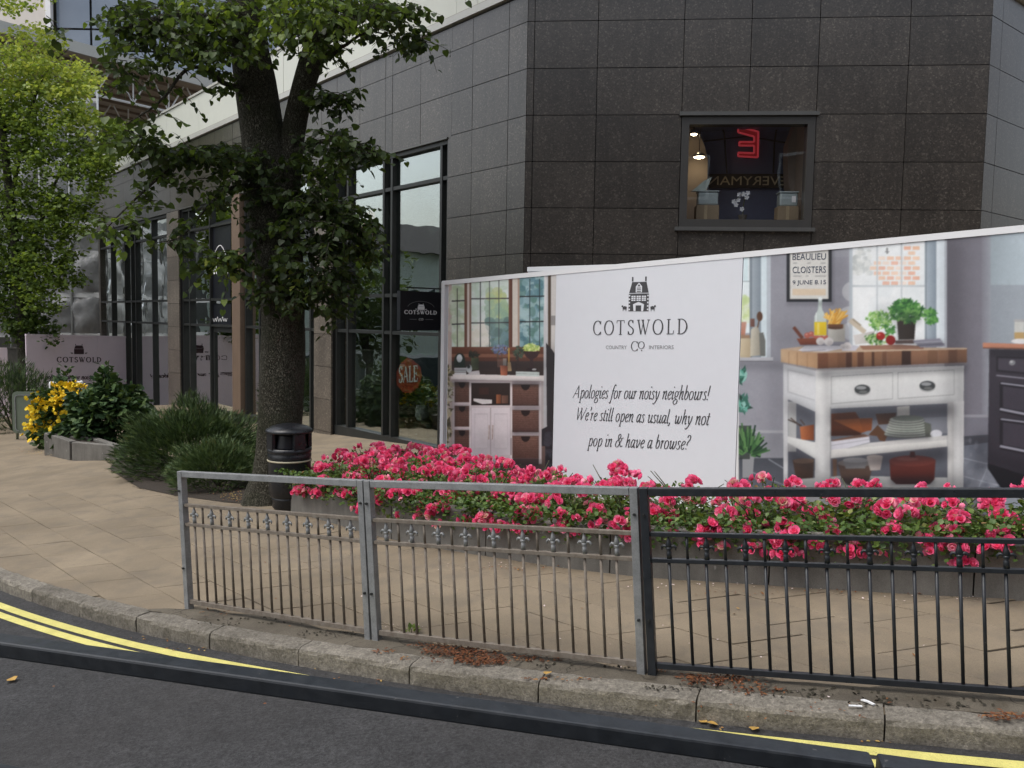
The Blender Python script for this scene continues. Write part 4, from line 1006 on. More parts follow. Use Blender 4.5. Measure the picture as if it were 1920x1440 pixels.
# ================================================================== litter bin
bp = gnd(529, 957); br = .235; bc = np.array([bp[0]+.05, bp[1]+.12, 0]); bc[2] = G(*bc[:2])
binm = m_blackpaint('bin plastic', (.010,.011,.014), .3)
bn = thing('litter_bin', bc, 'black plastic litter bin with a domed hood and thin pale band, by the tree', 'litter bin')
m = MB(); m.lathe(bc, [(.17, 0), (.185, .02), (.185, .1), (.2, .13)], 28); m.build('base', binm, bn, True)
m = MB(); m.lathe(bc, [(.2, .13), (.215, .15), (.225, .3), (.232, .56), (.236, .6), (.228, .61), (.238, .63), (.238, .67), (.2, .67), (.19, .4)], 28); m.build('body', binm, bn, True)
m = MB(); m.lathe(bc, [(.2335, .525), (.2385, .527), (.2385, .541), (.2335, .543)], 28); m.build('band', plain('pale gold band', (.42,.38,.27), .4), bn, True)
for k in range(4):
    a = k*pi/2+.72; m = MB(); d = np.array([cos(a), sin(a), 0]); tn = np.array([-sin(a), cos(a), 0])
    m.box(bc+d*.215+Z*.75, .045, .13, .18, d, tn); m.build('hood_post', binm, bn, bevel=.006)
m = MB(); m.lathe(bc, [(.19, .67), (.19, .68), (.17, .80), (.17, .83)], 24); m.build('liner', MAT['signblack'], bn, True)
m = MB(); m.lathe(bc, [(.25, .835), (.256, .85), (.25, .868), (.2, .9), (.11, .925), (.02, .93)], 28); m.build('hood', binm, bn, True)
# ================================================================== trees
lime_leaf = m_leaf('lime leaf', [(0, (.028,.045,.016)), (.4, (.062,.1,.026)), (.75, (.125,.19,.042)), (.93, (.21,.28,.058)), (1, (.32,.36,.075))], .42, .5)
bright_leaf = m_leaf('golden green leaf', [(0, (.055,.095,.022)), (.4, (.15,.22,.045)), (.75, (.235,.325,.075)), (1, (.42,.475,.13))], .42, .5)
dark_leaf = m_leaf('laurel leaf', [(0, (.02,.042,.018)), (.5, (.042,.085,.03)), (1, (.1,.15,.05))], .15, .55, .25)
yew_leaf = m_leaf('conifer spray', [(0, (.022,.04,.017)), (.5, (.055,.095,.032)), (.9, (.11,.165,.055)), (1, (.17,.165,.07))], .1, .6)
HEART = np.array([(0,0,0), (.38,-.06,.05), (.5,.28,.08), (.34,.68,.03), (0,1.08,-.1), (-.34,.68,.03), (-.5,.28,.08), (-.38,-.06,.05), (0,.42,-.03)])
HF = np.array([(0,1,8),(1,2,8),(2,3,8),(3,4,8),(4,5,8),(5,6,8),(6,7,8),(7,0,8)])
TD = 9.9
tb = gnd(510, 937); tree = thing('lime_tree', tb, 'large dark lime tree with a rough forked trunk rising through the upper left', 'tree')
P = lambda px, py, d=0.: at(px, py, TD+d)
def limb(pts, rads, name='limb', n=10, sub=5, wob=.012, mat='bark'):
    sp = spline(pts, sub); rr = np.interp(np.linspace(0, 1, len(sp)), np.linspace(0, 1, len(rads)), rads)
    sp = [p+RS.randn(3)*wob*min(1, r/.1) if 0 < i < len(sp)-1 and r < .1 else p for i, (p, r) in enumerate(zip(sp, rr))]
    m = MB(); m.tube(sp, rr, n); return m.build(name, MAT[mat], tree, True), sp
px2m = TD/FPX
# trunk with lumpy section
sp = spline([tb-Z*.2, tb+Z*.12, P(520, 860), P(529, 720), P(531, 600), P(520, 480), P(508, 380), P(500, 300)], 5)
rr = np.interp(np.linspace(0, 1, len(sp)), np.linspace(0, 1, 8), [.36, .285, .245, .255, .245, .275, .285, .285])
m = MB(); nn = 28
for i, (p, r) in enumerate(zip(sp, rr)):
    for j in range(nn):
        a = 2*pi*j/nn; fl = 1+.22*max(0, 1-i/7)*(.5+.5*cos(5*a+1))+.03*sin(3*a+i*.3)+.025*sin(7*a-i*.5)+RS.uniform(-.012, .012)
        m.v.append((p[0]+r*fl*cos(a), p[1]+r*fl*sin(a), p[2]))
m.f = [[i*nn+j, i*nn+(j+1) % nn, (i+1)*nn+(j+1) % nn, (i+1)*nn+j] for i in range(len(sp)-1) for j in range(nn)]
m.build('trunk', MAT['bark'], tree, True)
limb([P(505, 345), P(494, 260), P(478, 150), P(462, 50), P(450, -60, .2), P(420, -260, .6), P(400, -520, .8)], [.29, .25, .24, .2, .17, .13, .05], n=16)
limb([P(528, 370), P(548, 260), P(562, 190, -.1), P(585, 110, -.2), P(612, 30, -.3), P(640, -80, -.4), P(660, -300, -.5), P(650, -500, -.6)], [.2, .14, .13, .135, .12, .1, .07, .03], n=14)
BR = [([P(597, 80, -.2), P(650, 40, -.5), P(715, 14, -.8), P(770, 20, -1)], [.085, .065, .04, .012]),
      ([P(470, 95), P(420, 50, -.4), P(350, 30, -.8), P(270, 40, -1.1), P(215, 60, -1.2)], [.09, .07, .05, .03, .01]),
      ([P(462, 165), P(430, 160, -.5), P(360, 125, -.8), P(300, 190, -1), P(235, 235, -1.1)], [.05, .03, .02, .014, .005]),
      ([P(478, 285), P(420, 290, -.3), P(345, 297, -.5), P(280, 280, -.7), P(205, 265, -.8)], [.05, .03, .02, .012, .004]),
      ([P(490, 300), P(400, 295, -.5), P(330, 310, -.6), P(255, 372, -.7), P(196, 432, -.8)], [.045, .028, .02, .012, .004]),
      ([P(490, 350), P(440, 350, -.4), P(395, 380, -.6), P(345, 440, -.7), P(300, 455, -.8)], [.035, .02, .014, .009, .003]),
      ([P(555, 215), P(600, 190, -.3), P(640, 180, -.5), P(656, 178, -.6)], [.03, .02, .012, .004]),
      ([P(545, 290), P(600, 265, -.4), P(660, 268, -.6), P(705, 285, -.7)], [.035, .022, .012, .004]),
      ([P(545, 400), P(600, 380, -.4), P(660, 420, -.6), P(705, 440, -.7)], [.035, .02, .012, .004]),
      ([P(575, 130, -.2), P(640, 90, -.4), P(690, 60, -.5), P(740, 70, -.6), P(800, 85, -.7)], [.03, .02, .012, .006, .003]),
      ([P(505, 470), P(450, 480, -.4), P(425, 490, -.5), P(395, 480, -.5)], [.025, .015, .01, .003])]
tips = []
for pts, rads in BR: _, sp = limb(pts, rads, 'branch', 7, 5, .02); tips.append(sp)
for k in range(9):   # limbs of the crown above the frame
    a = k*2*pi/9+.3; st = P(455 if k % 2 else 640, -80-60*(k % 4)); en = st+np.array([cos(a)*3.2, sin(a)*2.6, 1.0+.7*(k % 3)])
    _, sp = limb([st, (st+en)/2+Z*.5, en], [.09, .06, .015], 'branch', 7, 5, .03); tips.append(sp)
lp, lf_, lu, ls, lr, tw = [], [], [], [], [], MB()
def spray(start, dirn, length, nl, tone, size=.071):
    """a drooping twig with hanging leaves"""
    dirn = dirn/np.linalg.norm(dirn); pts = [start+dirn*length*t-Z*(.3*length*t*t) for t in (0, .35, .7, 1)]
    tw.tube(pts, [.005, .004, .003, .0015], 4, False)
    for k in range(nl):
        t = (k+.6)/nl; p = start+dirn*length*t-Z*(.3*length*t*t); sd = np.cross(dirn, Z)*(1 if k % 2 else -1)
        d = sd*RS.uniform(.4, 1.)+dirn*RS.uniform(.1, .7)-Z*RS.uniform(.2, 1.0)+RS.randn(3)*.2
        lp.append(p+d*.02); lf_.append(d); lu.append(Z*1.+RS.randn(3)*.45-dirn*.2); ls.append(size*RS.uniform(.65, 1.2)); lr.append(np.clip(tone+RS.uniform(-.3, .3), 0, 1))
ELL = [  # cx, cy, rx, ry, depth spread, twigs, tone painted for light (lit top pale, shaded inside dark), centre depth
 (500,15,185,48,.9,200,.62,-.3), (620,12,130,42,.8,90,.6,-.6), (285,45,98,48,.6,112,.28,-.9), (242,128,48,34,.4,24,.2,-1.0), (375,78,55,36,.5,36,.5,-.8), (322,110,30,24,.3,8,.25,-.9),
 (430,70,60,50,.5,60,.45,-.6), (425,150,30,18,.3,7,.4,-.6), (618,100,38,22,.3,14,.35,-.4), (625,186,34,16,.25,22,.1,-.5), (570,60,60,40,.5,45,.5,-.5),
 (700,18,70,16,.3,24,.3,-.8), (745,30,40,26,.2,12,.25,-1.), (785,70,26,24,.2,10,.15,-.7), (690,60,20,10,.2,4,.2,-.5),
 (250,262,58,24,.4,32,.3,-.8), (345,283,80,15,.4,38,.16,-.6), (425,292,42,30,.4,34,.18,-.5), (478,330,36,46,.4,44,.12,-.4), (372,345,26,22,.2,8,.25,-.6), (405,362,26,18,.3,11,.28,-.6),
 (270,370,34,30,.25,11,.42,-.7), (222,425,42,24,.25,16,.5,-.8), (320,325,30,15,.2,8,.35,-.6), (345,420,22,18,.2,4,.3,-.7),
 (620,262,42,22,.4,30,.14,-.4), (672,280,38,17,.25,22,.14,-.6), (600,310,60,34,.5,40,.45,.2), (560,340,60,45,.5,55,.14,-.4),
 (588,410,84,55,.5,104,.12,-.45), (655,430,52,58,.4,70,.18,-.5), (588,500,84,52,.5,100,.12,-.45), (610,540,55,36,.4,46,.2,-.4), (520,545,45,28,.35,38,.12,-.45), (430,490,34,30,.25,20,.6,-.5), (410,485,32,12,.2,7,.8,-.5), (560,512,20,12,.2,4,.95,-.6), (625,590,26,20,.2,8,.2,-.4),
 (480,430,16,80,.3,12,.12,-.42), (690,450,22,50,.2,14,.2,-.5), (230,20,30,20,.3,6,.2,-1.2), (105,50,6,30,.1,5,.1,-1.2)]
for cx, cy, rx, ry, dz, n_, tone, cd in ELL:
    for k in range(int(n_*1.18)):
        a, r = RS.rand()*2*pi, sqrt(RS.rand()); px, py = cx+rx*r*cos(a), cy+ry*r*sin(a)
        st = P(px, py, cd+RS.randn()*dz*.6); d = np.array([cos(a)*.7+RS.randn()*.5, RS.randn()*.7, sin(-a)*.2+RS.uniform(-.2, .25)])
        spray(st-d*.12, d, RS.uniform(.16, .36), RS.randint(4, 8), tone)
for sp in tips:
    for k in range(22 if sp[-1][2] > 6 else 9):
        t = RS.uniform(.35, 1.); p = sp[int(t*(len(sp)-1))]; 
        if sp[-1][2] > 6: p = p+RS.randn(3)*np.array([.5, .5, .35])
        spray(p, RS.randn(3)*np.array([1, 1, .3]), RS.uniform(.25, .5), RS.randint(6, 10), .3, .085)
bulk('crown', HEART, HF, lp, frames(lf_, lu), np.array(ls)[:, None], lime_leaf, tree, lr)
tw.build('twigs', MAT['bark'], tree)
# ------------------------------------------------ brighter tree at the left edge
def leafy(name, tw_list, mat, parent, tmpl=(LT, LF)):
    p_, f_, u_, s_, r_ = tw_list
    return bulk(name, tmpl[0], tmpl[1], p_, frames(f_, u_), np.array(s_)[:, None], mat, parent, r_)
def blob_leaves(ells, D, size, lim=1., hang=.5):
    o = [[], [], [], [], []]
    for cx, cy, rx, ry, dz, n_, tone, cd in ells:
        for k in range(int(n_*lim)):
            c0 = np.array([RS.randn(), RS.randn()])*.45; a, r = RS.rand()*2*pi, sqrt(RS.rand())
            c = at(cx+rx*r*cos(a), cy+ry*r*sin(a), D+cd+RS.randn()*dz*.5); tn = tone+RS.uniform(-.12, .12)
            for q in range(9):
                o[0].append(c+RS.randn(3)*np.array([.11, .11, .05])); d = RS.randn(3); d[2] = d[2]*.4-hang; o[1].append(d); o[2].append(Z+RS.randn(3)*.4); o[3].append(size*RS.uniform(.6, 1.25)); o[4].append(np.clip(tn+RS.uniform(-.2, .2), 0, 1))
    return o
LD = 15.5; lb = gnd(45, 792)
LD = float((lb-CC)@f0); t2 = thing('street_tree', lb, 'bright yellow green tree at the left edge in front of the scaffold', 'tree')
Q = lambda px, py, d=0.: at(px, py, LD+d)
def limb2(t, pts, rads, name='limb', n=9):
    sp = spline(pts, 5); r_ = np.interp(np.linspace(0, 1, len(sp)), np.linspace(0, 1, len(rads)), rads); m = MB(); m.tube(sp, r_, n); m.build(name, MAT['bark'], t, True)
limb2(t2, [lb-Z*.2, Q(45, 700), Q(40, 600), Q(30, 480), Q(15, 340), Q(0, 200), Q(-20, 60)], [.17, .14, .13, .12, .1, .07, .03], 'trunk', 14)
for pts, rd in (([Q(36, 520), Q(75, 420), Q(110, 330), Q(170, 250)], [.06, .045, .03, .01]), ([Q(18, 380), Q(60, 200), Q(90, 130), Q(130, 90)], [.06, .04, .025, .01]), ([Q(38, 560), Q(90, 520), Q(130, 470)], [.05, .03, .01]),
    ([Q(30, 450), Q(-40, 330, -.5), Q(-120, 240, -1)], [.06, .04, .015]), ([Q(40, 560), Q(-20, 500, .6), Q(-90, 460, 1)], [.06, .04, .015])): limb2(t2, pts, rd, 'branch', 7)
e2_ = [(60,90,55,50,1.,34,.95,0), (25,140,50,55,1.,44,.85,0), (130,150,60,40,.9,48,.93,-.2), (75,200,80,50,1.1,70,.72,0), (150,225,42,28,.6,26,.9,-.3), (20,260,60,70,1.2,75,.42,.2), (110,290,75,45,1.,62,.5,0), (175,330,38,50,.7,38,.55,-.2), (215,250,30,22,.4,16,.5,-.4), (60,380,70,50,1.1,74,.35,.2), (130,405,60,38,.9,44,.45,0), (190,290,30,34,.5,16,.75,-.2), (25,470,45,60,1.,60,.2,.2), (95,470,55,45,.8,46,.33,0), (30,560,42,60,.9,62,.1,.3), (95,545,28,42,.5,16,.5,-.3), (60,620,52,28,.7,44,.04,.2), (50,520,30,60,.6,20,.55,-.5), (130,520,30,20,.4,9,.25,0),  # leaf tone painted pale on the sunlit top, dark on the shaded bottom
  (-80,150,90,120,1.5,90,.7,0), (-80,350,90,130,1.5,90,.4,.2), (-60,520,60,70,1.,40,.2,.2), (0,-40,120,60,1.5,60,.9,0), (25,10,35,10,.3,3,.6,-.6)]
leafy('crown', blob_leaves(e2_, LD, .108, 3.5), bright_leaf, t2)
# ================================================================== shrubs
NEED = np.array([(0,0,0), (.05,.35,.02), (0,1,-.06), (-.05,.35,.02), (.22,.62,.03), (.05,.25,0), (-.22,.62,.03), (-.05,.25,0)]); NF = np.array([(0,1,2),(0,2,3),(0,4,5),(0,7,6)])
def shrub(name, px, py_base, w_, h_, dep, n, mat, tmpl, size, label, cat, up=.8, flat=1.0, tone=(.0, 1.), cx=0., grp=None, lean=0.):
    g = gnd(px, py_base); 
    c = g+np.array([0, dep/2, 0]); c[2] = G(*c[:2]); t = thing(name, c, label, cat, grp)
    m = MB()
    for k in range(7):
        a = k*.9+RS.rand(); e = c+np.array([cos(a)*w_*.3, sin(a)*dep*.3, h_*.7]); m.tube([c, (c+e)/2+Z*.06, e], [.02, .014, .006], 5)
    m.build('stem', MAT['bark'], t)
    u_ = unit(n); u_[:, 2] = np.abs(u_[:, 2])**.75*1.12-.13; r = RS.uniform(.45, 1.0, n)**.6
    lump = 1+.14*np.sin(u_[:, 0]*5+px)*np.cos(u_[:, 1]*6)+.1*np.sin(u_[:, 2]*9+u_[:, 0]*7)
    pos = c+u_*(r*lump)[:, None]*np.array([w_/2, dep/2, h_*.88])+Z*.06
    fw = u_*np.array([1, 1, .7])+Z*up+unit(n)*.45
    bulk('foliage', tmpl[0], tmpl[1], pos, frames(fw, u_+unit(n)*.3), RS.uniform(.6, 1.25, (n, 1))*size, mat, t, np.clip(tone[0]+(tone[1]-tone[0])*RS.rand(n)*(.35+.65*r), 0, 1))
    return t, c
d_yew = gnd(330, 905)
def wpx(p, q, dpt): return (q-p)*dpt/FPX
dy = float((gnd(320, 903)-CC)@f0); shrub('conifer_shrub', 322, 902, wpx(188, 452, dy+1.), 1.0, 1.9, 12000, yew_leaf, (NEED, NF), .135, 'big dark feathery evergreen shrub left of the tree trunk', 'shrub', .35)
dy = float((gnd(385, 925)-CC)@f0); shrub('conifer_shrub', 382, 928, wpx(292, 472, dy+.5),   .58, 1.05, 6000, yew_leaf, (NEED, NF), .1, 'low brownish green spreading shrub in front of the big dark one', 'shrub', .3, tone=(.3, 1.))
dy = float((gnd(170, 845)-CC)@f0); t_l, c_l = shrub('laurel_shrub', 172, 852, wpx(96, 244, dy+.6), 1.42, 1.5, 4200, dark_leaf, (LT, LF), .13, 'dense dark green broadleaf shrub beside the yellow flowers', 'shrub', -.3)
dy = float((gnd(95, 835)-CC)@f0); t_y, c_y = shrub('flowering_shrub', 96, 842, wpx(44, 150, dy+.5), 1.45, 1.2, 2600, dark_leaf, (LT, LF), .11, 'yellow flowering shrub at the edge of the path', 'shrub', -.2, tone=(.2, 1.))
yel = NM('yellow petal'); yel.set(color=yel.ramp(yel.n('ShaderNodeAttribute', attribute_name='rnd').outputs['Fac'], [(0, (.78,.5,.02)), (1, (.9,.72,.06))]), rough=.5, spec=.2)
def yellow_head(n, s, seed):
    rs = np.random.RandomState(seed); a = np.arange(n)*2*pi/6; pos = np.repeat(rs.randn(n//6+1, 3)*s*.75, 6, 0)[:n]; fw = np.stack([np.cos(a), np.sin(a), .4+0*a], 1)+np.repeat(rs.randn(n//6+1, 3)*.5, 6, 0)[:n]
    o = bulk('flower_head', LT, LF, pos, frames(fw), np.full((n, 1), s), yel.mat); me = o.data; bpy.data.objects.remove(o); return me
YH = [yellow_head(18, .058, 1), yellow_head(12, .06, 2), yellow_head(24, .055, 3)]
for (cx, cy, rx, ry, n_) in ((88,765,30,40,34), (125,732,32,20,30), (66,790,22,24,9), (55,808,14,20,5), (140,722,18,10,5), (105,755,25,25,9)):
    for k in range(n_):
        p = at(cx+rx*RS.uniform(-1, 1)*.9, cy+ry*RS.uniform(-1, 1)*.9, float((c_y-CC)@f0)-.52+RS.uniform(-.2, .1)); inst('flower_head', YH[RS.randint(3)], t_y, p, (RS.rand()*.9+.5, RS.rand()*.5, RS.rand()*6), RS.uniform(.8, 1.3))
dy = float((gnd(0, 812)-CC)@f0); shrub('conifer_shrub', -14, 815, 3.3, 1.7, 1.6, 4200, yew_leaf, (NEED, NF), .2, 'dark green shrub at the far left edge below the bright tree', 'shrub', .4)
dy = float((gnd(20, 800)-CC)@f0)
# shrubby bed ground under the shrubs and the tree
m = MB(); pts = [gnd(*p) for p in ((205,880),(260,915),(330,930),(420,942),(505,948),(560,930),(470,890),(420,860),(300,855),(215,865))]; m.poly([p+Z*.006 for p in pts]); o = m.build('planting_bed', MAT['earth']); struct(o)
# small concrete planter by the path
c0 = gnd(135, 863); c1 = gnd(208, 862)
pl = thing('concrete_planter', c0, 'small square grey concrete planter under the dark broadleaf shrub', 'planter')
d = (c1-c0); d[2] = 0; d /= np.linalg.norm(d); nn_ = np.array([-d[1], d[0], 0]); a_, b_ = c0, c0+d*1.2; hh = .31
lft = gnd(104, 856)-c0; lft[2] = 0
for p, q_ in ((a_, b_), (a_+lft*1.7, a_), (b_+lft*1.7, a_+lft*1.7), (b_, b_+lft*1.7)):
    m = MB(); dd = (q_-p)/np.linalg.norm(q_-p); n2 = np.array([-dd[1], dd[0], 0]); pp = [p+dd*.0, q_-dd*.122, q_-dd*.122+n2*.12, p+n2*.12]
    m.hexa([np.array([x[0], x[1], G(x[0], x[1])-.05]) for x in pp]+[np.array([x[0], x[1], G(*c0[:2])+hh]) for x in pp]); m.build('planter_side', MAT['concrete'], pl, bevel=.01)
m = MB(); m.poly([x+Z*(hh-.04) for x in (a_, b_, b_+lft*1.7, a_+lft*1.7)]); m.build('soil', MAT['earth'], pl)
# ================================================================== street things at far left
greenp = plain('pale green painted panel', (.14,.17,.125), .5, .08, 4)
def rrect(px0, py0, px1, py1, D, r=.08, n=4):
    a, b = at(px0, py1, D), at(px1, py0, D); ex = np.array([b[0]-a[0], b[1]-a[1], 0]); W_ = np.linalg.norm(ex); ex /= W_; H_ = b[2]-a[2]
    o = []
    for cx, cy, s in ((W_-r, r, -pi/2), (W_-r, H_-r, 0), (r, H_-r, pi/2), (r, r, pi)):
        for k in range(n+1): t = s+pi/2*k/n; o.append(a+ex*(cx+r*cos(t))+Z*(cy+r*sin(t)))
    return o, ex
gD = float((gnd(40, 824)-CC)@f0); pts, ex = rrect(24, 735, 74, 812, gD)
gb = thing('low_sign_board', gnd(45, 822), 'low pale green rounded board on two stubby posts behind the yellow flowers', 'sign')
ny = np.array([ex[1], -ex[0], 0]); m = MB(); m.prism(pts, -ny*.05); m.build('board', greenp, gb)
pts2, _ = rrect(30, 741, 74, 808, gD, .06); m = MB()
for a, b in zip(pts2, pts2[1:]): m.bar(a+ny*.008, b+ny*.008, .016, .016)
m.build('raised_rim', MAT['galv'], gb)
for px in (32, 66): m = MB(); a = gnd(px, 822); m.bar(a-Z*.1, at(px, 800, gD)-ny*.03, .05, .05); m.build('post', greenp, gb)
cD = gD+1.5
hoop = thing('cycle_hoop', gnd(118, 800), 'white tubular hoop showing above the yellow flowers', 'cycle stand')
base_z = G(*at(94, 760, cD)[:2]); m = MB(); p = [at(94, 740, cD), at(94, 724, cD), at(97, 718, cD), at(122, 717, cD), at(150, 717, cD), at(153, 722, cD), at(153, 740, cD)]; p[0][2] = base_z; p[-1][2] = base_z
m.tube(spline(p, 4), .028, 8); m.build('hoop', MAT['white'], hoop, True)
m = MB(); q_ = [(p[0]+Z*.45), (p[-1]+Z*.45)]; m.tube(q_, .02, 8); m.build('crossbar', MAT['white'], hoop, True)
# white hoarding, tinted pink for shade, standing out from the far end of the facade
hb0 = FL(tl(238, 690)-.0, 0, .02); D0 = float((hb0-CC)@f0); 
k1 = at(50, 690, D0-3.6); k0 = hb0; uK = np.array([k0[0]-k1[0], k0[1]-k1[1], 0]); LK = np.linalg.norm(uK); uK /= LK; nK = np.array([uK[1], -uK[0], 0]); KB = np.array([k1[0], k1[1], 0])
kp = lambda px, py, o=0.: on_plane(px, py, KB+nK*o, nK)
ph = thing('hoarding', (k1+k0)/2, 'white hoarding, its colour tinted pink for shade, with dark red lettering at the far left end of the shop', 'hoarding')
ztl, ztr = kp(50, 628)[2], kp(238, 632)[2]
for i, (a, b) in enumerate(((0, LK*.685), (LK*.685, LK))):
    za, zb_ = ztl+(ztr-ztl)*a/LK, ztl+(ztr-ztl)*b/LK; A_, B_ = KB+uK*(a+.004), KB+uK*(b-.004)
    m = MB(); m.prism([A_+Z*(G(*A_[:2])-.1), B_+Z*(G(*B_[:2])-.1), B_+Z*zb_, A_+Z*za], -nK*.03); m.build('board', MAT['shadeboard'], ph)
    m = MB(); m.bar(A_+Z*za-nK*.015, B_+Z*zb_-nK*.015, .05, .05, side=Z); m.build('top_trim', MAT['shadeboard'], ph)
S_ = lambda tx, x0, y, x1, hgt_, **kw: lettering('lettering', tx, kp(x0, y, .004), kp(x1, y, .004), hgt_*float((kp(x0, y)-CC)@f0)/FPX, nK, MAT['brownink'], ph, **kw)
S_('COTSWOLD', 107, 679, 190, 9.5, thick=.22, thin=.1, track=.2)
S_('Apologies for our noisy neighbours!', 74, 711, 218, 13, font='ita', thick=.2, thin=.1)
house_logo('house_emblem', kp(132, 664, .004), kp(164, 664, .004), 19*float((kp(150, 664)-CC)@f0)/FPX, nK, MAT['brownink'], ph)
f1 = kp(0, 640); ph2 = thing('hoarding', at(-30, 690, D0-1), 'plain white hoarding end, tinted pink for shade, at the extreme left edge', 'hoarding')
m = MB(); a, b = at(-120, 690, D0-1.), at(15, 690, D0-.5); m.prism([np.array([a[0], a[1], G(*a[:2])]), np.array([b[0], b[1], G(*b[:2])]), at(13, 652, D0-.5), at(-120, 650, D0-1)], np.array([0, .03, 0])); m.build('board', MAT['shadeboard'], ph2)
gp = thing('barrier_post', gnd(31, 790), 'grey concrete post between the shade tinted hoardings', 'post')
a = at(31, 690, D0-1.4); m = MB(); m.box((a[0], a[1], (at(31, 655, D0-1.4)[2]+G(*a[:2]))/2), .3, .25, at(31, 655, D0-1.4)[2]-G(*a[:2])); m.build('post', MAT['concrete'], gp, bevel=.01); m = MB(); m.box((a[0], a[1], at(31, 653, D0-1.4)[2]), .34, .29, .05); m.build('cap', MAT['concrete'], gp)
# ================================================================== scaffold with sheeting
q = NM('scaffold sheeting'); wv = q.noise(.9, 5, .6); c = q.ramp(wv, [(.3, (.19,.195,.2)), (.7, (.42,.425,.43))]); q.set(color=c, rough=.45, spec=.5)
tr = q.n('ShaderNodeBsdfTransparent', {'Color': (.8, .82, .82, 1)}); fac = q.ramp(q.noise(.55, 4), [(.4, .55), (.62, .85)]); mx = q.n('ShaderNodeMixShader', {0: fac, 1: tr.outputs[0], 2: q.b.outputs[0]}); q.t.links.new(mx.outputs[0], q.out.inputs[0]); q.bump(q.noise(2., 4), .6, .1)
SD = D0+3.2; sc = thing('scaffold', at(100, 720, SD), 'tall scaffold wrapped in crumpled translucent sheeting beyond the end of the shop', 'scaffold')
sx_ = [-330, -240, -150, -60, 20, 80, 135, 190]; sy_ = [190, 300, 410, 470, 548, 625]
topZ = at(100, 175, SD)[2]
sp2 = lambda px, py, o=0.: at(px, py, SD+o)
m = MB()
for px in sx_: a = sp2(px, 600); m.tube([np.array([a[0], a[1], G(*a[:2])]), np.array([a[0], a[1], topZ])], .035, 6)
m.build('standard', MAT['steel'], sc)
for k, py in enumerate(sy_):
    z = sp2(60, py)[2]; a, b = sp2(sx_[0], 500), sp2(sx_[-1], 500); m = MB(); m.tube([np.array([a[0], a[1], z]), np.array([b[0], b[1], z])], .035, 6); m.build('ledger', MAT['steel'], sc)
    m = MB(); m.box((a+b)/2*np.array([1, 1, 0])+Z*z-np.array([0, .06, .06]), b[0]-a[0], .03, .17); m.build('toe_board', plain('pale toe board', (.5,.5,.5), .6), sc)
for px0, py0, px1, py1 in ((80,410,135,548), (20,548,80,625), (135,300,190,470), (-60,410,20,548)): m = MB(); m.tube([sp2(px0, py0, -.08), sp2(px1, py1, -.08)], .03, 6); m.build('diagonal_brace', MAT['steel'], sc)
for lv in range(5):
    z0, z1 = sp2(60, sy_[lv+1])[2], sp2(60, sy_[lv])[2]
    for px0, px1 in zip(sx_[2:], sx_[3:]):
        a, b = sp2(px0, 500), sp2(px1, 500); n1, n2 = 9, 8; m = MB(); ph_ = RS.rand(4)*6
        for j in range(n2+1):
            for i in range(n1+1):
                u_, v_ = i/n1, j/n2; bl = .16*sin(pi*u_)*sin(pi*v_)+.045*sin(9*u_+5*v_+ph_[0])+.03*sin(4*u_-11*v_+ph_[1])+.02*RS.randn()
                sag = -.10*sin(pi*u_)*(v_ > .99); m.v.append(tuple(np.array([a[0]+(b[0]-a[0])*u_, a[1]-bl-.08, z0+(z1-z0)*v_*.97+sag])))
        m.f = [[j*(n1+1)+i, j*(n1+1)+i+1, (j+1)*(n1+1)+i+1, (j+1)*(n1+1)+i] for j in range(n2) for i in range(n1)]; m.build('sheet', q.mat, sc, True)
# dark shed and wall behind the scaffold
bk = thing('brick_building', at(60, 720, SD+2.5), 'dim grey building behind the scaffold sheeting', 'building')
a, b = at(-500, 690, SD+2.2), at(260, 690, SD+2.2); m = MB(); m.box(((a[0]+b[0])/2, a[1]+1.5, 1.2), b[0]-a[0], 3, 8.5); m.build('wall', plain('dim render', (.09,.09,.085), .8, .25, .6), bk)
for px in (75, 150):
    for py in (430, 560):
        c = at(px, py, SD+2.2); m = MB(); m.box((c[0], c[1]-.02, c[2]), .75, .08, 1.2); fw_ = m.build('window', MAT['white'], bk); m = MB(); m.box((c[0], c[1]-.07, c[2]), .62, .03, 1.05); m.build('pane', MAT['signblack'], bk)
# ================================================================== canopy roof with white trusses
CZ = at(60, 70, 30)[2]; flat = lambda px, py, z: CC+ray(px, py)*((z-CAMH)/ray(px, py)[2])
E0, E1 = flat(60, 72, CZ), flat(425, 170, CZ); uE = (E1-E0)/np.linalg.norm(E1-E0); vE = np.array([-uE[1], uE[0], 0]); 
if vE[1] < 0: vE = -vE
can = thing('canopy_roof', (E0+E1)/2*np.array([1, 1, 0]), 'brown boarded canopy roof with white tubular trusses above the parapet', 'roof')
EL = np.linalg.norm(E1-E0); soff = plain('brown soffit', (.4,.33,.265), .8, .12, .8)
m = MB(); m.prism([E0-uE*3, E1+uE*8, E1+uE*8+vE*26, E0-uE*3+vE*26], Z*.25); m.build('soffit', soff, can)
m = MB()
for k in range(1, 16): m.bar(E0-uE*3+vE*k*1.2-Z*.05, E1+uE*8+vE*k*1.2-Z*.05, .07, .1, side=Z)
m.build('purlin', plain('dark purlin', (.2,.155,.12), .8), can)
m = MB(); m.bar(E0-uE*3-vE*.04+Z*.1, E1+uE*8-vE*.04+Z*.1, .1, .4, side=Z); m.build('fascia', MAT['coping'], can)
tz = 1.25; n = 9; L2 = EL+6
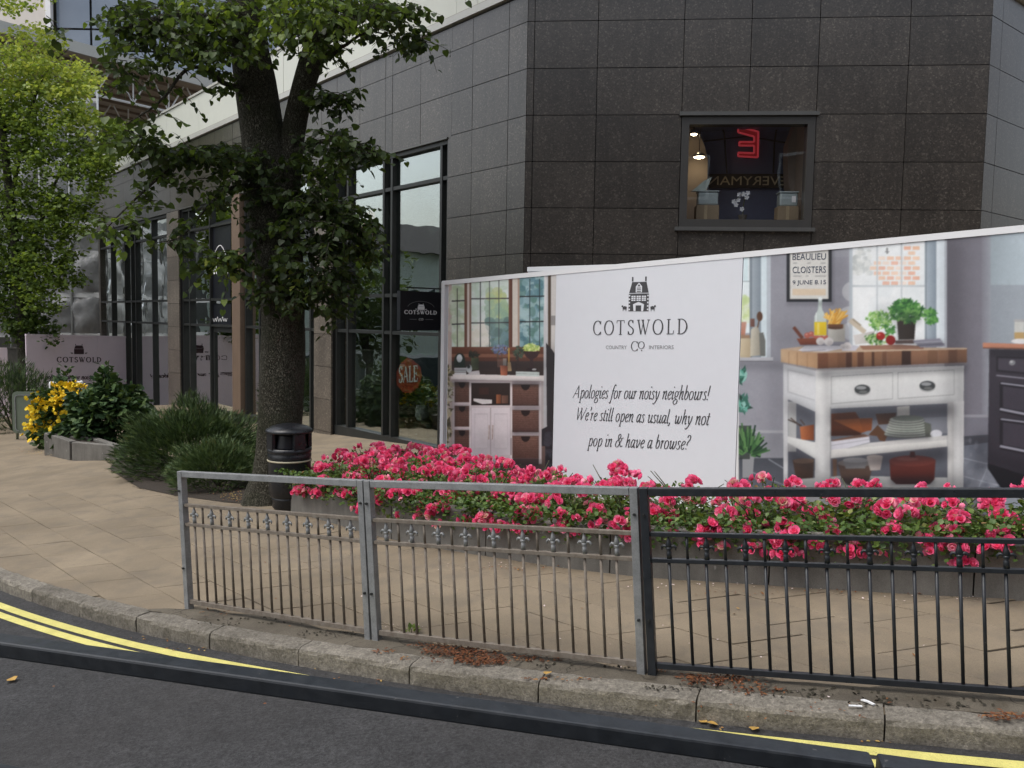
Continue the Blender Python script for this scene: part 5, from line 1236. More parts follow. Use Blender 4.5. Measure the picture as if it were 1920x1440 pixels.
for row in (.8, 6.5):
    m = MB(); B = lambda s: E0-uE*2+uE*s+vE*row-Z*tz; T_ = lambda s: E0-uE*2+uE*s+vE*row-Z*.08
    m.tube([B(0), B(L2)], .05, 6)
    for k in range(n):
        s = L2*k/n; m.tube([B(s), T_(s)], .035, 6); m.tube([B(s), T_(s+L2/n*.45)], .032, 6); m.tube([B(s), T_(s-L2/n*.45)], .03, 6)
    m.build('truss', MAT['white'], can)
for k in (0, 4, 8): m = MB(); s = E0-uE*2+uE*L2*k/8+vE*12; m.tube([np.array([s[0], s[1], -4]), s], .15, 8); m.build('column', MAT['white'], can)
# ================================================================== tower block beyond
TDp = 52.; A0, A1 = at(105, 300, TDp), at(760, 300, TDp); twr = thing('tower_block', at(200, 500, TDp)*np.array([1, 1, 0]), 'tall block with cream wall and blue grey glazing at the top left', 'building')
WX = A0[0]; W1 = A1[0]; yT = A0[1]; tz0, tz1 = -5, 34
m = MB(); m.box(((WX+W1)/2, yT+5, (tz0+tz1)/2), W1-WX, 9.8, tz1-tz0); m.build('core', MAT['alu'], twr)
m = MB(); m.box((WX-7, yT+4.7, (tz0+tz1)/2), 13.96, 10.2, tz1-tz0); m.build('wall', plain('cream render', (.62,.585,.54), .7, .06, .3), twr)
m = MB(); m.box((WX+.02, yT-.45, (tz0+tz1)/2), .3, .3, tz1-tz0); m.build('edge_pier', MAT['white'], twr)
bg_ = m_glass('blue grey curtain glass', (.2,.25,.32), 2.0, .004); 
q = NM('spandrel blue'); q.set(color=q.ramp(q.noise(.3, 2), [(.3, (.10,.135,.19)), (.7, (.16,.2,.26))]), rough=.12, spec=.8)
cw = (at(318, 100, TDp)[0]-at(180, 100, TDp)[0])/1.; xs_ = [WX+.2]+[at(180, 100, TDp)[0]+cw*k*1.0 for k in range(0, 6)]
zs_ = [at(140, 166, TDp)[2]-3.4*k for k in range(-7, 4)]; zs_ = sorted([z for z in zs_]+[z-1.25 for z in zs_])
for x0, x1 in zip(xs_, xs_[1:]):
    for z0, z1 in zip(zs_, zs_[1:]):
        if x1 > W1: continue
        m = MB(); m.box(((x0+x1)/2, yT-.06+random.uniform(-.01, .01), (z0+z1)/2), x1-x0-.14, .06, z1-z0-.12); m.build('pane', q.mat, twr)
# ================================================================== buildings and trees across the side street (out of frame, seen in the shop glass; terrace added to block sky light)
ob = thing('street_building', (-24, 16, 0), 'pale building with dark pitched roof reflected in the shop windows', 'building')
rend = plain('pale green render', (.6,.67,.61), .8, .1, .4); ur, vr = np.array([.12, .993, 0]), np.array([.993, -.12, 0]); o0 = np.array([-27., 8, -2.6])
m = MB(); m.hexa([o0, o0+vr*0-vr*7, o0+ur*26-vr*7, o0+ur*26][::-1]+[p+Z*7.6 for p in ([o0, o0-vr*7, o0+ur*26-vr*7, o0+ur*26][::-1])]); m.build('wall', rend, ob)
m = MB(); a, b = o0+Z*7.5+vr*.4-ur*.3, o0+Z*7.5+vr*.4+ur*26.3
m.hexa([a, b, b-vr*7.8, a-vr*7.8]+[a-vr*1.6+Z*1.4, b-vr*1.6+Z*1.4, b-vr*6.2+Z*1.4, a-vr*6.2+Z*1.4]); m.build('roof', plain('dark slates', (.035,.032,.036), .6, .2, 3), ob)
for k in range(7):
    for z in (2.2, 5.1):
        c = o0+ur*(2+k*3.7)+vr*.03+Z*z; m = MB(); m.box(c, .12, 2.3, 1.7, vr, ur); w_ = m.build('window', MAT['white'], ob); m = MB(); m.box(c+vr*.07, .03, 2.05, 1.45, vr, ur); m.build('pane', plain('window dark', (.06,.08,.085), .15), ob)
tb2 = thing('sky_block_terrace', (8, -16, 0), 'long unseen brown brick terrace behind the viewer, added to block sky light', 'building')  # unseen block added to keep sky light off the right face
brk = plain('brown brick', (.12,.075,.055), .85, .25, 5, bump=.3, bscale=30); m = MB(); m.box((9, -18, 4.5), 42, 8, 14); m.build('wall', brk, tb2)
m = MB(); m.hexa([np.array(q_) for q_ in ((-12.4,-22.4,11.5),(30.4,-22.4,11.5),(30.4,-13.6,11.5),(-12.4,-13.6,11.5),(-12.4,-19,15),(30.4,-19,15),(30.4,-17,15),(-12.4,-17,15))]); m.build('roof', plain('terrace slates', (.04,.038,.04), .6, .2, 3), tb2)
m = MB(); m.box((24, 6, 3.5), 8, 18, 13); m.build('sky_block_wing', brk, tb2)  # unseen block added to darken what the third face reflects
for k in range(10):
    for z in (4.2, 8.):
        c = np.array([-9.+k*4, -14, z]); m = MB(); m.box(c, 1.3, .14, 1.8); w_ = m.build('window', MAT['white'], tb2); m = MB(); m.box(c+np.array([0, .08, 0]), 1.1, .03, 1.6); m.build('pane', MAT['signblack'], tb2)
for k, (x, y, s) in enumerate(((-17, 9.2, 1.), (-20.5, 14.5, 1.1), (-19, 21, 1.0))):
    t3 = thing('street_tree', (x, y, G(x, y)), ('leafy tree across the side street, nearest the road', 'leafy tree across the side street, middle of three', 'leafy tree across the side street, farthest up')[k], 'tree', 'trees across the side street')
    b = np.array([x, y, G(x, y)]); m = MB(); m.tube([b, b+Z*1.8, b+Z*3.5+np.array([.2, .1, 0]), b+Z*5.5], [.2, .16, .12, .04], 10); m.build('trunk', MAT['bark'], t3, True)
    n = 2600; u_ = unit(n); r = RS.rand(n)**.4; lump = 1+.2*np.sin(u_[:, 0]*5+k)*np.cos(u_[:, 2]*6+u_[:, 1]*4); pos = b+Z*(4.2*s)+u_*(r*lump)[:, None]*np.array([1.9, 1.9, 2.3])*s
    bulk('crown', LT, LF, pos, frames(u_+unit(n)), RS.uniform(.16, .28, (n, 1)), bright_leaf if k == 1 else lime_leaf, t3, np.clip(.5+.4*u_[:, 2]*r+RS.uniform(-.2, .2, n), 0, 1))
# ================================================================== shop displays and signs
so = -.16
def on_glass(name, pts, mt, lab, cat, o=-.128, grp=None):
    c = np.mean([on_plane(x, y, BC+nL*o, nL) for x, y in pts], axis=0); t = thing(name, c, lab, cat, grp)
    m = MB(); m.prism([on_plane(x, y, BC+nL*o, nL) for x, y in pts], -nL*.003); m.build('print', mt, t); return t
gp_ = lambda px, py, o: on_plane(px, py, BC+nL*o, nL)
drop = [(742,700),(744,722),(756,736),(770,737),(784,726),(791,705),(788,688),(775,676),(764,670),(752,680)]
t = on_glass('sale_poster', drop, MAT['sale'], 'red orange drop shaped SALE poster inside the window behind the roses', 'poster', -.135)
lettering('lettering', 'SALE', gp_(748, 717, -.13), gp_(784, 715, -.13), .25, nL, MAT['signwhite'], t, 'rom', thick=.2, thin=.09, lift=.003)
t = on_glass('sale_poster', [(664,405),(702,392),(703,448),(664,453)], MAT['sale2'], 'square orange SALE poster high in the window, half hidden by leaves', 'poster', -.135)
lettering('lettering', 'SALE', gp_(668, 442, -.13), gp_(699, 437, -.13), .26, nL, MAT['signwhite'], t, 'rom', thick=.2, thin=.09, lift=.003)
t = on_glass('sale_poster', [(352,676),(358,700),(366,704),(374,692),(376,672),(366,660),(358,664)], MAT['sale'], 'small red SALE poster low in the window left of the door', 'poster', -.135)
lettering('lettering', 'SALE', gp_(354, 685, -.13), gp_(374, 684, -.13), .2, nL, MAT['signwhite'], t, 'rom', thick=.2, thin=.09, lift=.003)
t = on_glass('window_banner', [(393,421),(433,409),(432,562),(393,563)], MAT['signblack'], 'tall black window banner with white lettering above the shop door', 'sign', -.105)
lettering('lettering', 'COTSWOLD', gp_(396, 513, -.1), gp_(430, 511, -.1), .34, nL, MAT['signwhite'], t, 'rom', thick=.24, thin=.13, lift=.006)
m = MB(); pts = [gp_(402+(x)*22, 478-18*sin(pi*x), -.1)+nL*.006 for x in np.linspace(0, 1, 12)]
for a, b in zip(pts, pts[1:]): m.bar(a, b, .018, .004, side=nL)
m.build('arc', MAT['signwhite'], t); house_logo('house_emblem', gp_(402, 492, -.1), gp_(424, 491, -.1), .2, nL, MAT['signwhite'], t, lift=.006)
t = on_glass('fascia_sign', [(393,570),(433,569),(433,616),(393,617)], MAT['signblack'], 'black fascia panel with white script over the shop door', 'sign', -.105)
m = MB()
pts = [gp_(394+x*33, 600-3*sin(x*46)-3*(sin(x*19) > .8), -.1)+nL*.006 for x in np.linspace(0, 1, 46)]
for a, b in zip(pts, pts[1:]): m.bar(a, b, .013, .004, side=nL)
m.build('script', MAT['signwhite'], t)
# projecting sign
ps = thing('projecting_sign', FL(T1, 2.1, .4), 'square black projecting sign with white shop lettering beside the tall window', 'sign')
sz0, sz1 = 1.815, 2.375; nS = -uL; m = MB(); A_ = FL(T1-.02, sz0, .02); 
m.hexa([A_, A_+nL*.78, A_+nL*.78-nS*.09, A_-nS*.09][::-1]+[p+Z*(sz1-sz0) for p in [A_, A_+nL*.78, A_+nL*.78-nS*.09, A_-nS*.09][::-1]]); m.build('box', MAT['signblack'], ps)
fp = lambda x, z: A_+nL*.78-nL*.78*x+Z*(z*(sz1-sz0))
exs = -nL
lettering('lettering', 'COTSWOLD', fp(.09, .42), fp(.80, .42), .052, nS, MAT['signwhite'], ps, 'rom', thick=.22, thin=.11, track=.2, lift=.003)
sans('lettering', 'CO', fp(.40, .26), fp(.50, .26), nS, MAT['signwhite'], ps, .003, height=.03)
house_logo('house_emblem', fp(.32, .53), fp(.58, .53), .09, nS, MAT['signwhite'], ps, lift=.003)
m = MB()
for x0, x1 in ((.2, .35), (.55, .72)): m.bar(fp(x0, .285)+nS*.003, fp(x1, .285)+nS*.003, .006, .003, side=nS)
pts = [fp(.45-.3*cos(pi*t_), .56+.19*sin(pi*t_))+nS*.003 for t_ in np.linspace(.08, .92, 18)]
for a, b in zip(pts, pts[1:]): m.bar(a, b, .004, .003, side=nS)
m.build('rules', MAT['inkgrey'], ps)
m = MB(); m.bar(FL(T1-.05, sz1+.05, 0)-nS*.03, FL(T1-.05, sz1+.05, .7)-nS*.03, .02, .02); m.build('bracket', MAT['alu'], ps)
# display: wooden cabinets with yellow flowers, pale pedestals standing in for reflections in the glass
wood = plain('oiled oak', (.16,.105,.05), .5, .2, 8); paint = plain('pale sage paint', (.3,.31,.27), .55, .06, 3)
def cab(px0, px1, py0, o0, o1, name, mt, lab, door_=True, zt=None):
    a, b = tl(px1, 760, o0), tl(px0, 760, o0); a, b = min(a, b), max(a, b); zf = zBase(a)-.17; z1 = zl((px0+px1)/2, py0, o0); t = thing(name, FL((a+b)/2, zf, (o0+o1)/2), lab, name.replace('_', ' '))
    m = MB(); slab_(m, FL, uL, nL, a, b, zf, z1-.03, o0, o1); m.build('carcass', mt, t, bevel=.004)
    m = MB(); slab_(m, FL, uL, nL, a-.03, b+.03, z1-.028, z1, o0+.03, o1); m.build('top', mt, t, bevel=.004)
    if door_:
        for (x0, x1) in ((a+.03, (a+b)/2-.006), ((a+b)/2+.006, b-.03)):
            m = MB(); slab_(m, FL, uL, nL, x0, x1, zf+.08, z1-.06, o0+.014, o0+.001); d_ = m.build('door', mt, t, bevel=.003)
            m = MB(); m.lathe(FL((x0+x1)/2, (zf+z1)/2, o0+.02), [(.012, 0), (.016, .015), (.004, .02)], 8); m.build('knob', MAT['steel'], t)
    return t, a, b, z1
_, ca, cb, cz = cab(738, 800, 790, -.55, -1.1, 'display_cabinet', wood, 'low wooden cabinet with yellow flowers on it inside the shop window')
cab(655, 700, 657, -.9, -1.35, 'display_pedestal', paint, 'tall pale green pedestal added inside the shop window as a reflection', False)
cab(625, 672, 742, -.6, -1.0, 'display_pedestal', paint, 'shorter pale green pedestal at the left of the shop window, added as a reflection', False)
cab(690, 712, 726, -1.6, -2.0, 'display_pedestal', MAT['white'], 'small white display block between pedestal and cabinet', False)
yb = FL((ca+cb)/2, cz, -.8); yv = thing('flower_vase', yb, 'pale vase of yellow flowers on the wooden cabinet inside the window', 'vase')
m = MB(); m.lathe(yb, [(.08, 0), (.12, .08), (.11, .22), (.09, .24), (.1, .26)], 16); m.build('vase', MAT['white'], yv, True)
n = 260; u_ = unit(n); u_[:, 2] = np.abs(u_[:, 2]); pos = yb+Z*.3+u_*RS.rand(n, 1)**.4*np.array([.36, .36, .36]); bulk('foliage', LT4, LF4, pos, frames(u_+unit(n)*.6), RS.uniform(.06, .11, (n, 1)), bright_leaf, yv)
for k in range(26): d = unit(1)[0]; d[2] = abs(d[2]); inst('flower_head', YH[k % 3], yv, yb+Z*.32+d*.36*np.array([1, 1, .95]), (RS.rand(), RS.rand(), RS.rand()*6), RS.uniform(.6, .9))
for px, py, o, s_, lb_ in ((412, 745, -1.6, .5, 'wooden chest inside the open shop door'),): cab(398, 428, 735, -1.4, -1.9, 'wooden_chest', wood, lb_)
# ================================================================== litter on the ground
lit = m_leaf('dead leaf', [(0, (.06,.022,.010)), (.35, (.17,.06,.024)), (.7, (.26,.12,.04)), (1, (.45,.33,.1))], .1, .7)
def litter(name, ells, size, dzf, mat=lit, tmpl=(LT, LF), flat=.25):
    pos, fw, up, sc, rn = [], [], [], [], []
    for cx, cy, rx, ry, n_, tone, dz in ells:
        for k in range(n_):
            a, r = RS.rand()*2*pi, sqrt(RS.rand()); g = gnd(cx+rx*r*cos(a), cy+ry*r*sin(a), dz)
            pos.append(g+Z*(.006+RS.rand()*.012*(n_ > 60))); d = RS.randn(3); d[2] *= .15; fw.append(d); u_ = RS.randn(3)*flat; u_[2] = 1; up.append(u_); sc.append(size*RS.uniform(.5, 1.3)); rn.append(np.clip(tone+RS.uniform(-.3, .3), 0, 1))
    return tag(bulk(name, tmpl[0], tmpl[1], pos, frames(fw, up), np.array(sc)[:, None], mat, None, rn), kind='stuff')
litter('fallen_leaves', [(850,1222,60,9,330,.2,.01), (900,1238,50,12,420,.2,.01), (800,1212,40,5,70,.2,.01), (1010,1236,50,6,60,.25,.01), (720,1222,25,4,30,.5,.01), (760,1237,12,3,14,.6,.01), (1345,1276,55,8,150,.22,.01), (1290,1270,25,4,40,.4,.01), (1420,1295,60,8,60,.3,.01), (1880,1347,45,8,110,.35,.01), (1240,1258,14,4,16,.4,.01), (1050,1274,80,3,40,.5,.005),
  (470,932,60,10,330,.75,.01), (400,918,60,10,80,.4,.01), (560,945,30,6,40,.5,.01), (85,851,35,5,120,.9,.01), (60,845,40,8,60,.6,.01), (400,1150,40,6,14,.4,.01),
  (300,1195,60,10,18,.7,-KH), (360,1217,60,6,16,.8,-KH), (700,1276,80,8,10,.7,-KH), (890,1300,30,4,8,.7,-KH), (1420,1368,100,6,9,.8,-KH), (1640,1392,60,4,6,.8,-KH), (400,1150,1500,200,26,.6,.005), (1500,1330,300,20,24,.4,.005), (1500,1112,300,6,60,.4,.005), (1000,1065,120,5,40,.5,.005), (900,1235,110,14,200,.2,.01), (1360,1280,90,12,120,.2,.01)], .017, 0, tmpl=(LT*np.array([.7, 1.3, 1.2]), LF))
litter('moss_clumps', [(1540,1300,120,8,40,.1,.006), (1720,1318,160,10,50,.1,.006), (480,1165,150,10,50,.1,.006), (620,1190,80,6,40,.1,.006), (1100,1250,120,6,30,.1,.006), (1300,1290,120,5,30,.1,.006)], .02, 0, plain('dark moss', (.03,.026,.016), .95, .3, 30), flat=.6)
litter('fallen_petals', [(1000,1062,190,7,34,.7,.004), (1400,1100,250,6,34,.7,.004), (1750,1123,150,6,18,.7,.004), (850,1120,300,60,12,.95,.004), (1400,1200,400,70,12,.95,.004), (1500,1280,300,30,14,.95,.005), (760,1180,40,10,6,.95,.005)], .013, 0, plain('pale petal', (.72,.6,.58), .6, .12, 20))
# drop leaves in the gutter that read one by one
one = m_leaf('yellow dead leaf', [(0, (.36,.2,.05)), (1, (.55,.36,.1))], .1, .7); me1 = bulk('fallen_leaf', LT, LF, [(0, 0, .008)], frames([(0, 1., 0)], [(0, .1, 1.)]), [[.06]], one); mesh1 = me1.data; bpy.data.objects.remove(me1)
for i, (px, py, s_, lb_) in enumerate(((1549,1375,1.2,'single tan fallen leaf in the gutter before the wide kerb joint'), (1347,1363,1.,'tan fallen leaf in the gutter, middle of three by the rail top'), (1418,1366,1.,'curled tan fallen leaf in the gutter, right of another two'), (1310,1352,.9,'tan fallen leaf lying against the kerb foot by a joint'), (1672,1389,1.,'pale fallen leaf in the gutter just right of the last kerb joint'), (318,1199,1.1,'yellowish fallen leaf between kerb and double yellow lines'), (935,1222,.9,'yellow leaf lying above the red brown leaf drift'), (1030,1262,1.,'orange tan leaf lying on the strip right of the red brown drift'), (18,1275,1.3,'lone brown fallen leaf on the road at the left edge'), (780,1284,.9,'orange leaf lying in the gutter just past a kerb joint'))):
    dz = -KH if py > 1280 or px in (318, 18) else .008; o = bpy.data.objects.new('fallen_leaf', mesh1); COL.objects.link(o); g = gnd(px, py, dz+.002); o.location = tuple(g); o.rotation_euler = (.2, .15, i*1.3); o.scale = (s_,)*3; tag(o, lb_, 'leaf', 'single fallen leaves')
m = MB(); g = gnd(1628, 1318, .008); a = [(-.03, .015), (-.012, .02), (.004, .004), (.02, -.03), (.008, -.034), (-.008, -.006)]; m.prism([g+np.array([x, y, 0.004]) for x, y in a], Z*.006); tag(m.build('paper_scrap', MAT['white']), 'small white scrap of paper on the strip by the kerb', 'litter')
m = MB(); g = gnd(1604, 1327, .008); m.tube([g+np.array([-.03, .004, .008]), g+np.array([.03, -.002, .008])], .005, 6); tag(m.build('cigarette_end', MAT['white']), 'thin white cigarette end lying left of the paper scrap', 'litter')
wd = gnd(772, 1188, .008); t = thing('weed', wd, 'small bright green weed at the foot of the grey railing', 'plant'); n = 26; u_ = unit(n); u_[:, 2] = np.abs(u_[:, 2]); bulk('foliage', LT4, LF4, wd+u_*np.array([.03, .03, .03]), frames(u_+Z*.3), RS.uniform(.02, .045, (n, 1)), bright_leaf, t, RS.uniform(.2, .7, n)); m = MB(); m.tube([wd, wd+Z*.03], .003, 5); m.build('stem', MAT['twig'], t)
# ================================================================== printed photographs on the hoarding (flat prints: ink colours on a fine mesh)
class Paint:
    """tiny painter; coordinates in an enlarged view of the print, x0,y0 + X/k gives the position on the board"""
    def __init__(s, w_, h_, ss, bgc): s.ss = ss; s.a = np.zeros((int(h_*ss), int(w_*ss), 3)); s.a[:] = bgc; s.rs = np.random.RandomState(5)
    def col(s, c, X, Y, bb):
        if len(c) == 3: return np.array(c, float)
        c0, c1, d = np.array(c[0:3], float), np.array(c[3:6], float), c[6]
        t = (X-bb[0])/max(1, bb[2]-bb[0]) if d == 'x' else (Y-bb[1])/max(1, bb[3]-bb[1])
        return c0+(c1-c0)*np.clip(t, 0, 1)[..., None]
    def poly(s, pts, c, al=1., nz=0):
        P = np.array(pts, float).reshape(-1, 2); k = s.ss; x0, y0 = P.min(0); x1, y1 = P.max(0)
        i0, i1 = max(0, int(x0*k)), min(s.a.shape[1], int(x1*k)+2); j0, j1 = max(0, int(y0*k)), min(s.a.shape[0], int(y1*k)+2)
        if i1 <= i0 or j1 <= j0: return
        cov = 0
        for ox, oy in ((.25, .25), (.75, .25), (.25, .75), (.75, .75)):
            X, Y = np.meshgrid((np.arange(i0, i1)+ox)/k, (np.arange(j0, j1)+oy)/k); ins = np.zeros(X.shape, bool); n = len(P)
            for i in range(n):
                (ax, ay), (bx, by) = P[i], P[(i+1) % n]
                if ay == by: continue
                ins ^= ((ay > Y) != (by > Y)) & (X < (bx-ax)*(Y-ay)/(by-ay)+ax)
            cov = cov+ins*.25
        cc = s.col(c, X, Y, (x0, y0, x1, y1))
        if nz: cc = cc+s.rs.randn(*X.shape)[..., None]*nz
        w = (cov*al)[..., None]; s.a[j0:j1, i0:i1] = s.a[j0:j1, i0:i1]*(1-w)+cc*w
    def rect(s, x0, y0, x1, y1, c, al=1., nz=0): s.poly((x0, y0, x1, y0, x1, y1, x0, y1), c, al, nz)
    def ell(s, cx, cy, rx, ry, c, al=1., a0=0, a1=360, nz=0):
        t = np.radians(np.linspace(a0, a1, 24)); s.poly(np.stack([cx+rx*np.cos(t), cy+ry*np.sin(t)], 1), c, al, nz)
    def line(s, x0, y0, x1, y1, w_, c, al=1.):
        d = np.array([x1-x0, y1-y0], float); d /= np.linalg.norm(d)+1e-9; n = np.array([-d[1], d[0]])*w_/2; s.poly((x0+n[0], y0+n[1], x1+n[0], y1+n[1], x1-n[0], y1-n[1], x0-n[0], y0-n[1]), c, al)
    def leaves(s, cx, cy, rx, ry, n, size, cols, al=.9):
        for _ in range(n):
            a, r = s.rs.rand()*6.28, s.rs.rand()**.6; x, y = cx+rx*r*cos(a), cy+ry*r*sin(a); t = s.rs.rand()*6.28; L = size*s.rs.uniform(.6, 1.3); c = cols[s.rs.randint(len(cols))]
            dx, dy = cos(t)*L, sin(t)*L; s.poly((x-dx, y-dy, x-dy*.4, y+dx*.4, x+dx, y+dy, x+dy*.4, y-dx*.4), c, al)
    def blotch(s, x0, y0, x1, y1, n, size, cols, al=.5):
        for _ in range(n): x, y = s.rs.uniform(x0, x1), s.rs.uniform(y0, y1); s.ell(x, y, size*s.rs.uniform(.5, 1.4), size*s.rs.uniform(.5, 1.4), cols[s.rs.randint(len(cols))], al)
    def sh(s, pts, al, blur, c=(28,28,34)):
        P = np.array(pts, float).reshape(-1, 2); k = s.ss; b = int(blur*k)+1; x0, y0 = P.min(0); x1, y1 = P.max(0)
        i0, i1 = max(0, int(x0*k)-2*b), min(s.a.shape[1], int(x1*k)+2*b+2); j0, j1 = max(0, int(y0*k)-2*b), min(s.a.shape[0], int(y1*k)+2*b+2)
        if i1 <= i0 or j1 <= j0: return
        X, Y = np.meshgrid((np.arange(i0, i1)+.5)/k, (np.arange(j0, j1)+.5)/k); ins = np.zeros(X.shape, bool); n = len(P)
        for i in range(n):
            (ax, ay), (bx, by) = P[i], P[(i+1) % n]
            if ay == by: continue
            ins ^= ((ay > Y) != (by > Y)) & (X < (bx-ax)*(Y-ay)/(by-ay)+ax)
        m = ins.astype(float)
        for _ in range(2):
            for ax in (0, 1):
                q = np.cumsum(np.pad(m, [(b+1, b) if a == ax else (0, 0) for a in (0, 1)], mode='edge'), axis=ax); w = 2*b+1
                m = (np.take(q, np.arange(w, q.shape[ax]), ax)-np.take(q, np.arange(0, q.shape[ax]-w), ax))/w
        m = (m*al)[..., None]; s.a[j0:j1, i0:i1] = s.a[j0:j1, i0:i1]*(1-m)+np.array(c, float)*m
    def grain(s, amt=.05):
        h, w = s.a.shape[:2]; n = np.zeros((h, w))
        for k_ in (4, 9, 24, 60):
            g = s.rs.randn(h//k_+3, w//k_+3); yy, xx = np.arange(h)/k_, np.arange(w)/k_; yi, xi = yy.astype(int), xx.astype(int); fy, fx = (yy-yi)[:, None], (xx-xi)[None]
            n += (g[yi][:, xi]*(1-fx)+g[yi][:, xi+1]*fx)*(1-fy)+(g[yi+1][:, xi]*(1-fx)+g[yi+1][:, xi+1]*fx)*fy
        s.a = np.clip(s.a*(1+amt*.5*n[..., None])+s.rs.randn(h, w, 1)*2, 0, 255)
    def soften(s, n=1):
        for _ in range(n):
            for ax in (0, 1): s.a = (np.roll(s.a, 1, ax)+2*s.a+np.roll(s.a, -1, ax))/4
def dresser():
    p = Paint(1620, 1440, .42, (205,198,195)); p.rect(0, 0, 1620, 1440, (200,190,186)); R, E, L = p.rect, p.ell, p.line
    R(905, 0, 952, 1440, (222,206,198,196,178,170,'x'))
    R(950, 100, 1530, 570, (214,226,218)); p.blotch(950, 200, 1035, 560, 60, 26, [(200,212,178), (222,228,214), (176,196,160)])
    p.blotch(1075, 180, 1300, 560, 90, 30, [(214,228,222), (190,212,190), (226,234,232)]); p.blotch(1180, 220, 1300, 420, 60, 26, [(170,196,150), (140,176,150), (196,206,130)], .6); p.blotch(1170, 400, 1300, 560, 110, 22, [(92,126,124), (76,106,104), (120,152,140), (104,138,146)], .7)
    p.blotch(1072, 430, 1165, 560, 50, 24, [(226,222,206), (236,230,220)], .7)
    R(1370, 100, 1526, 570, (150,178,186)); p.blotch(1370, 110, 1526, 560, 190, 26, [(112,150,164), (150,182,190), (86,124,134), (178,204,206), (98,136,128)], .65)
    for x in (985,): L(x, 200, x, 565, 5, (70,66,64))
    for x in (1128, 1185, 1243): L(x, 150, x, 565, 5, (52,54,56))
    for x in (1435, 1495): L(x, 140, x, 560, 5, (52,60,64))
    for y, a, b in ((280, 950, 1030), (424, 950, 1030), (266, 1070, 1305), (416, 1070, 1305), (252, 1368, 1526), (409, 1368, 1526)): L(a, y, b, y-3, 7, (40,40,42))
    R(1028, 100, 1046, 570, (116,80,66)); R(1046, 100, 1062, 600, (212,202,194)); R(1060, 100, 1072, 570, (126,96,82)); R(1304, 100, 1326, 600, (112,70,56,86,50,40,'x')); R(1326, 100, 1362, 600, (214,206,196)); R(1360, 100, 1372, 570, (176,150,134))
    R(950, 564, 1530, 610, (118,74,58,96,60,48,'y')); R(950, 608, 1530, 630, (140,96,78)); R(950, 628, 1530, 655, (104,66,54)); R(950, 652, 1530, 745, (76,62,58,58,48,46,'y'))
    for x in (1110, 1230, 1350, 1450): L(x, 655, x, 740, 3, (50,42,40))
    R(1524, 100, 1552, 1100, (226,226,226,196,196,198,'x')); p.poly((1520,300,1560,540,1562,1000,1520,1110), (204,204,206)); R(1548, 100, 1572, 640, (96,80,66,60,48,42,'x')); R(1566, 100, 1620, 720, (210,206,202)); R(1566, 370, 1600, 430, (150,146,144)); p.poly((1536,540,1572,580,1600,620,1600,1440,1545,1440), (52,48,50)); p.poly((1500,1080,1560,1050,1600,1440,1480,1440), (44,42,46)); p.blotch(1530, 1100, 1590, 1400, 30, 20, [(70,70,78), (40,40,44)], .6)
    R(905, 1180, 1530, 1440, (120,96,88,80,66,62,'y'))
    # dresser
    R(957, 770, 1508, 1290, (222,208,208,206,194,196,'y')); p.poly((945,733,1522,742,1522,776,945,764), (238,230,226)); L(950, 770, 1518, 780, 6, (186,172,170))
    for y0, y1 in ((782, 908), (930, 1060), (1080, 1206)):
        R(968, y0, 1058, y1, (118,86,74,92,66,58,'y'), 1, 9); E(1014, y0+4, 20, 34, (38,28,28), 1, 0, 180)
        for k in range(9): L(968, y0+k*14, 1058, y0+k*14+3, 2.5, (74,52,46), .6)
    for y0, y1 in ((796, 930), (956, 1094), (1116, 1256)):
        R(1326, y0, 1490, y1, (124,90,78,88,62,56,'y'), 1, 9); E(1408, y0+4, 28, 34, (36,26,26), 1, 0, 180)
        for k in range(10): L(1326, y0+k*14, 1490, y0+k*14+3, 2.5, (76,54,48), .6)
    for x in (1062, 1318, 1500): R(x-3, 780, x+5, 1280, (236,228,226))
    R(1072, 788, 1312, 926, (62,48,44,44,34,32,'y')); p.poly((1085,884,1200,892,1200,916,1140,920,1085,900), (228,222,220)); R(1226, 860, 1256, 916, (168,104,70,120,72,50,'x')); R(1260, 866, 1300, 914, (128,92,76,96,70,60,'x')); R(1120, 815, 1180, 860, (84,50,44), .5)
    for a, b in ((1074, 1190), (1196, 1314)): R(a, 942, b, 1236, (232,222,224,216,206,210,'y')); R(a+16, 976, b-16, 1196, (214,204,206)); R(a+22, 984, b-20, 1190, (228,218,220)); L(b, 942, b, 1236, 3, (170,158,158))
    for x in (1182, 1204): L(x, 1050, x-3, 1138, 8, (176,150,140)); L(x-3, 1052, x-6, 1136, 3, (240,234,230))
    L(1318, 1130, 1318, 1236, 6, (150,136,136)); R(957, 1262, 1508, 1290, (196,184,184)); R(1330, 1256, 1490, 1300, (70,56,56))
    # things on top
    E(1000, 648, 34, 46, (46,52,48)); E(998, 640, 19, 30, (206,214,216)); R(966, 640, 1032, 690, (46,58,50)); E(998, 636, 17, 24, (220,226,228)); R(966, 694, 1042, 708, (214,214,218)); R(964, 708, 1040, 722, (190,194,196)); R(966, 722, 1040, 736, (222,222,222)); L(964, 708, 1040, 708, 3, (110,106,104)); L(964, 722, 1040, 722, 3, (110,106,104))
    p.leaves(1085, 612, 32, 20, 40, 14, [(44,44,40), (62,58,50), (40,50,42)]); R(1070, 632, 1118, 706, (96,104,78,66,74,56,'x')); E(1058, 700, 18, 26, (206,212,214)); p.poly((1075,716,1120,710,1126,738,1040,738), (212,206,206)); E(1055, 686, 10, 12, (60,60,60))
    p.leaves(1255, 582, 56, 30, 90, 12, [(116,128,166), (90,104,146), (140,148,178), (90,110,90)]); for_st = [(1240, 610, 1248, 690), (1262, 600, 1260, 690), (1232, 610, 1240, 690)]
    for a in for_st: L(*a, 4, (90,84,72))
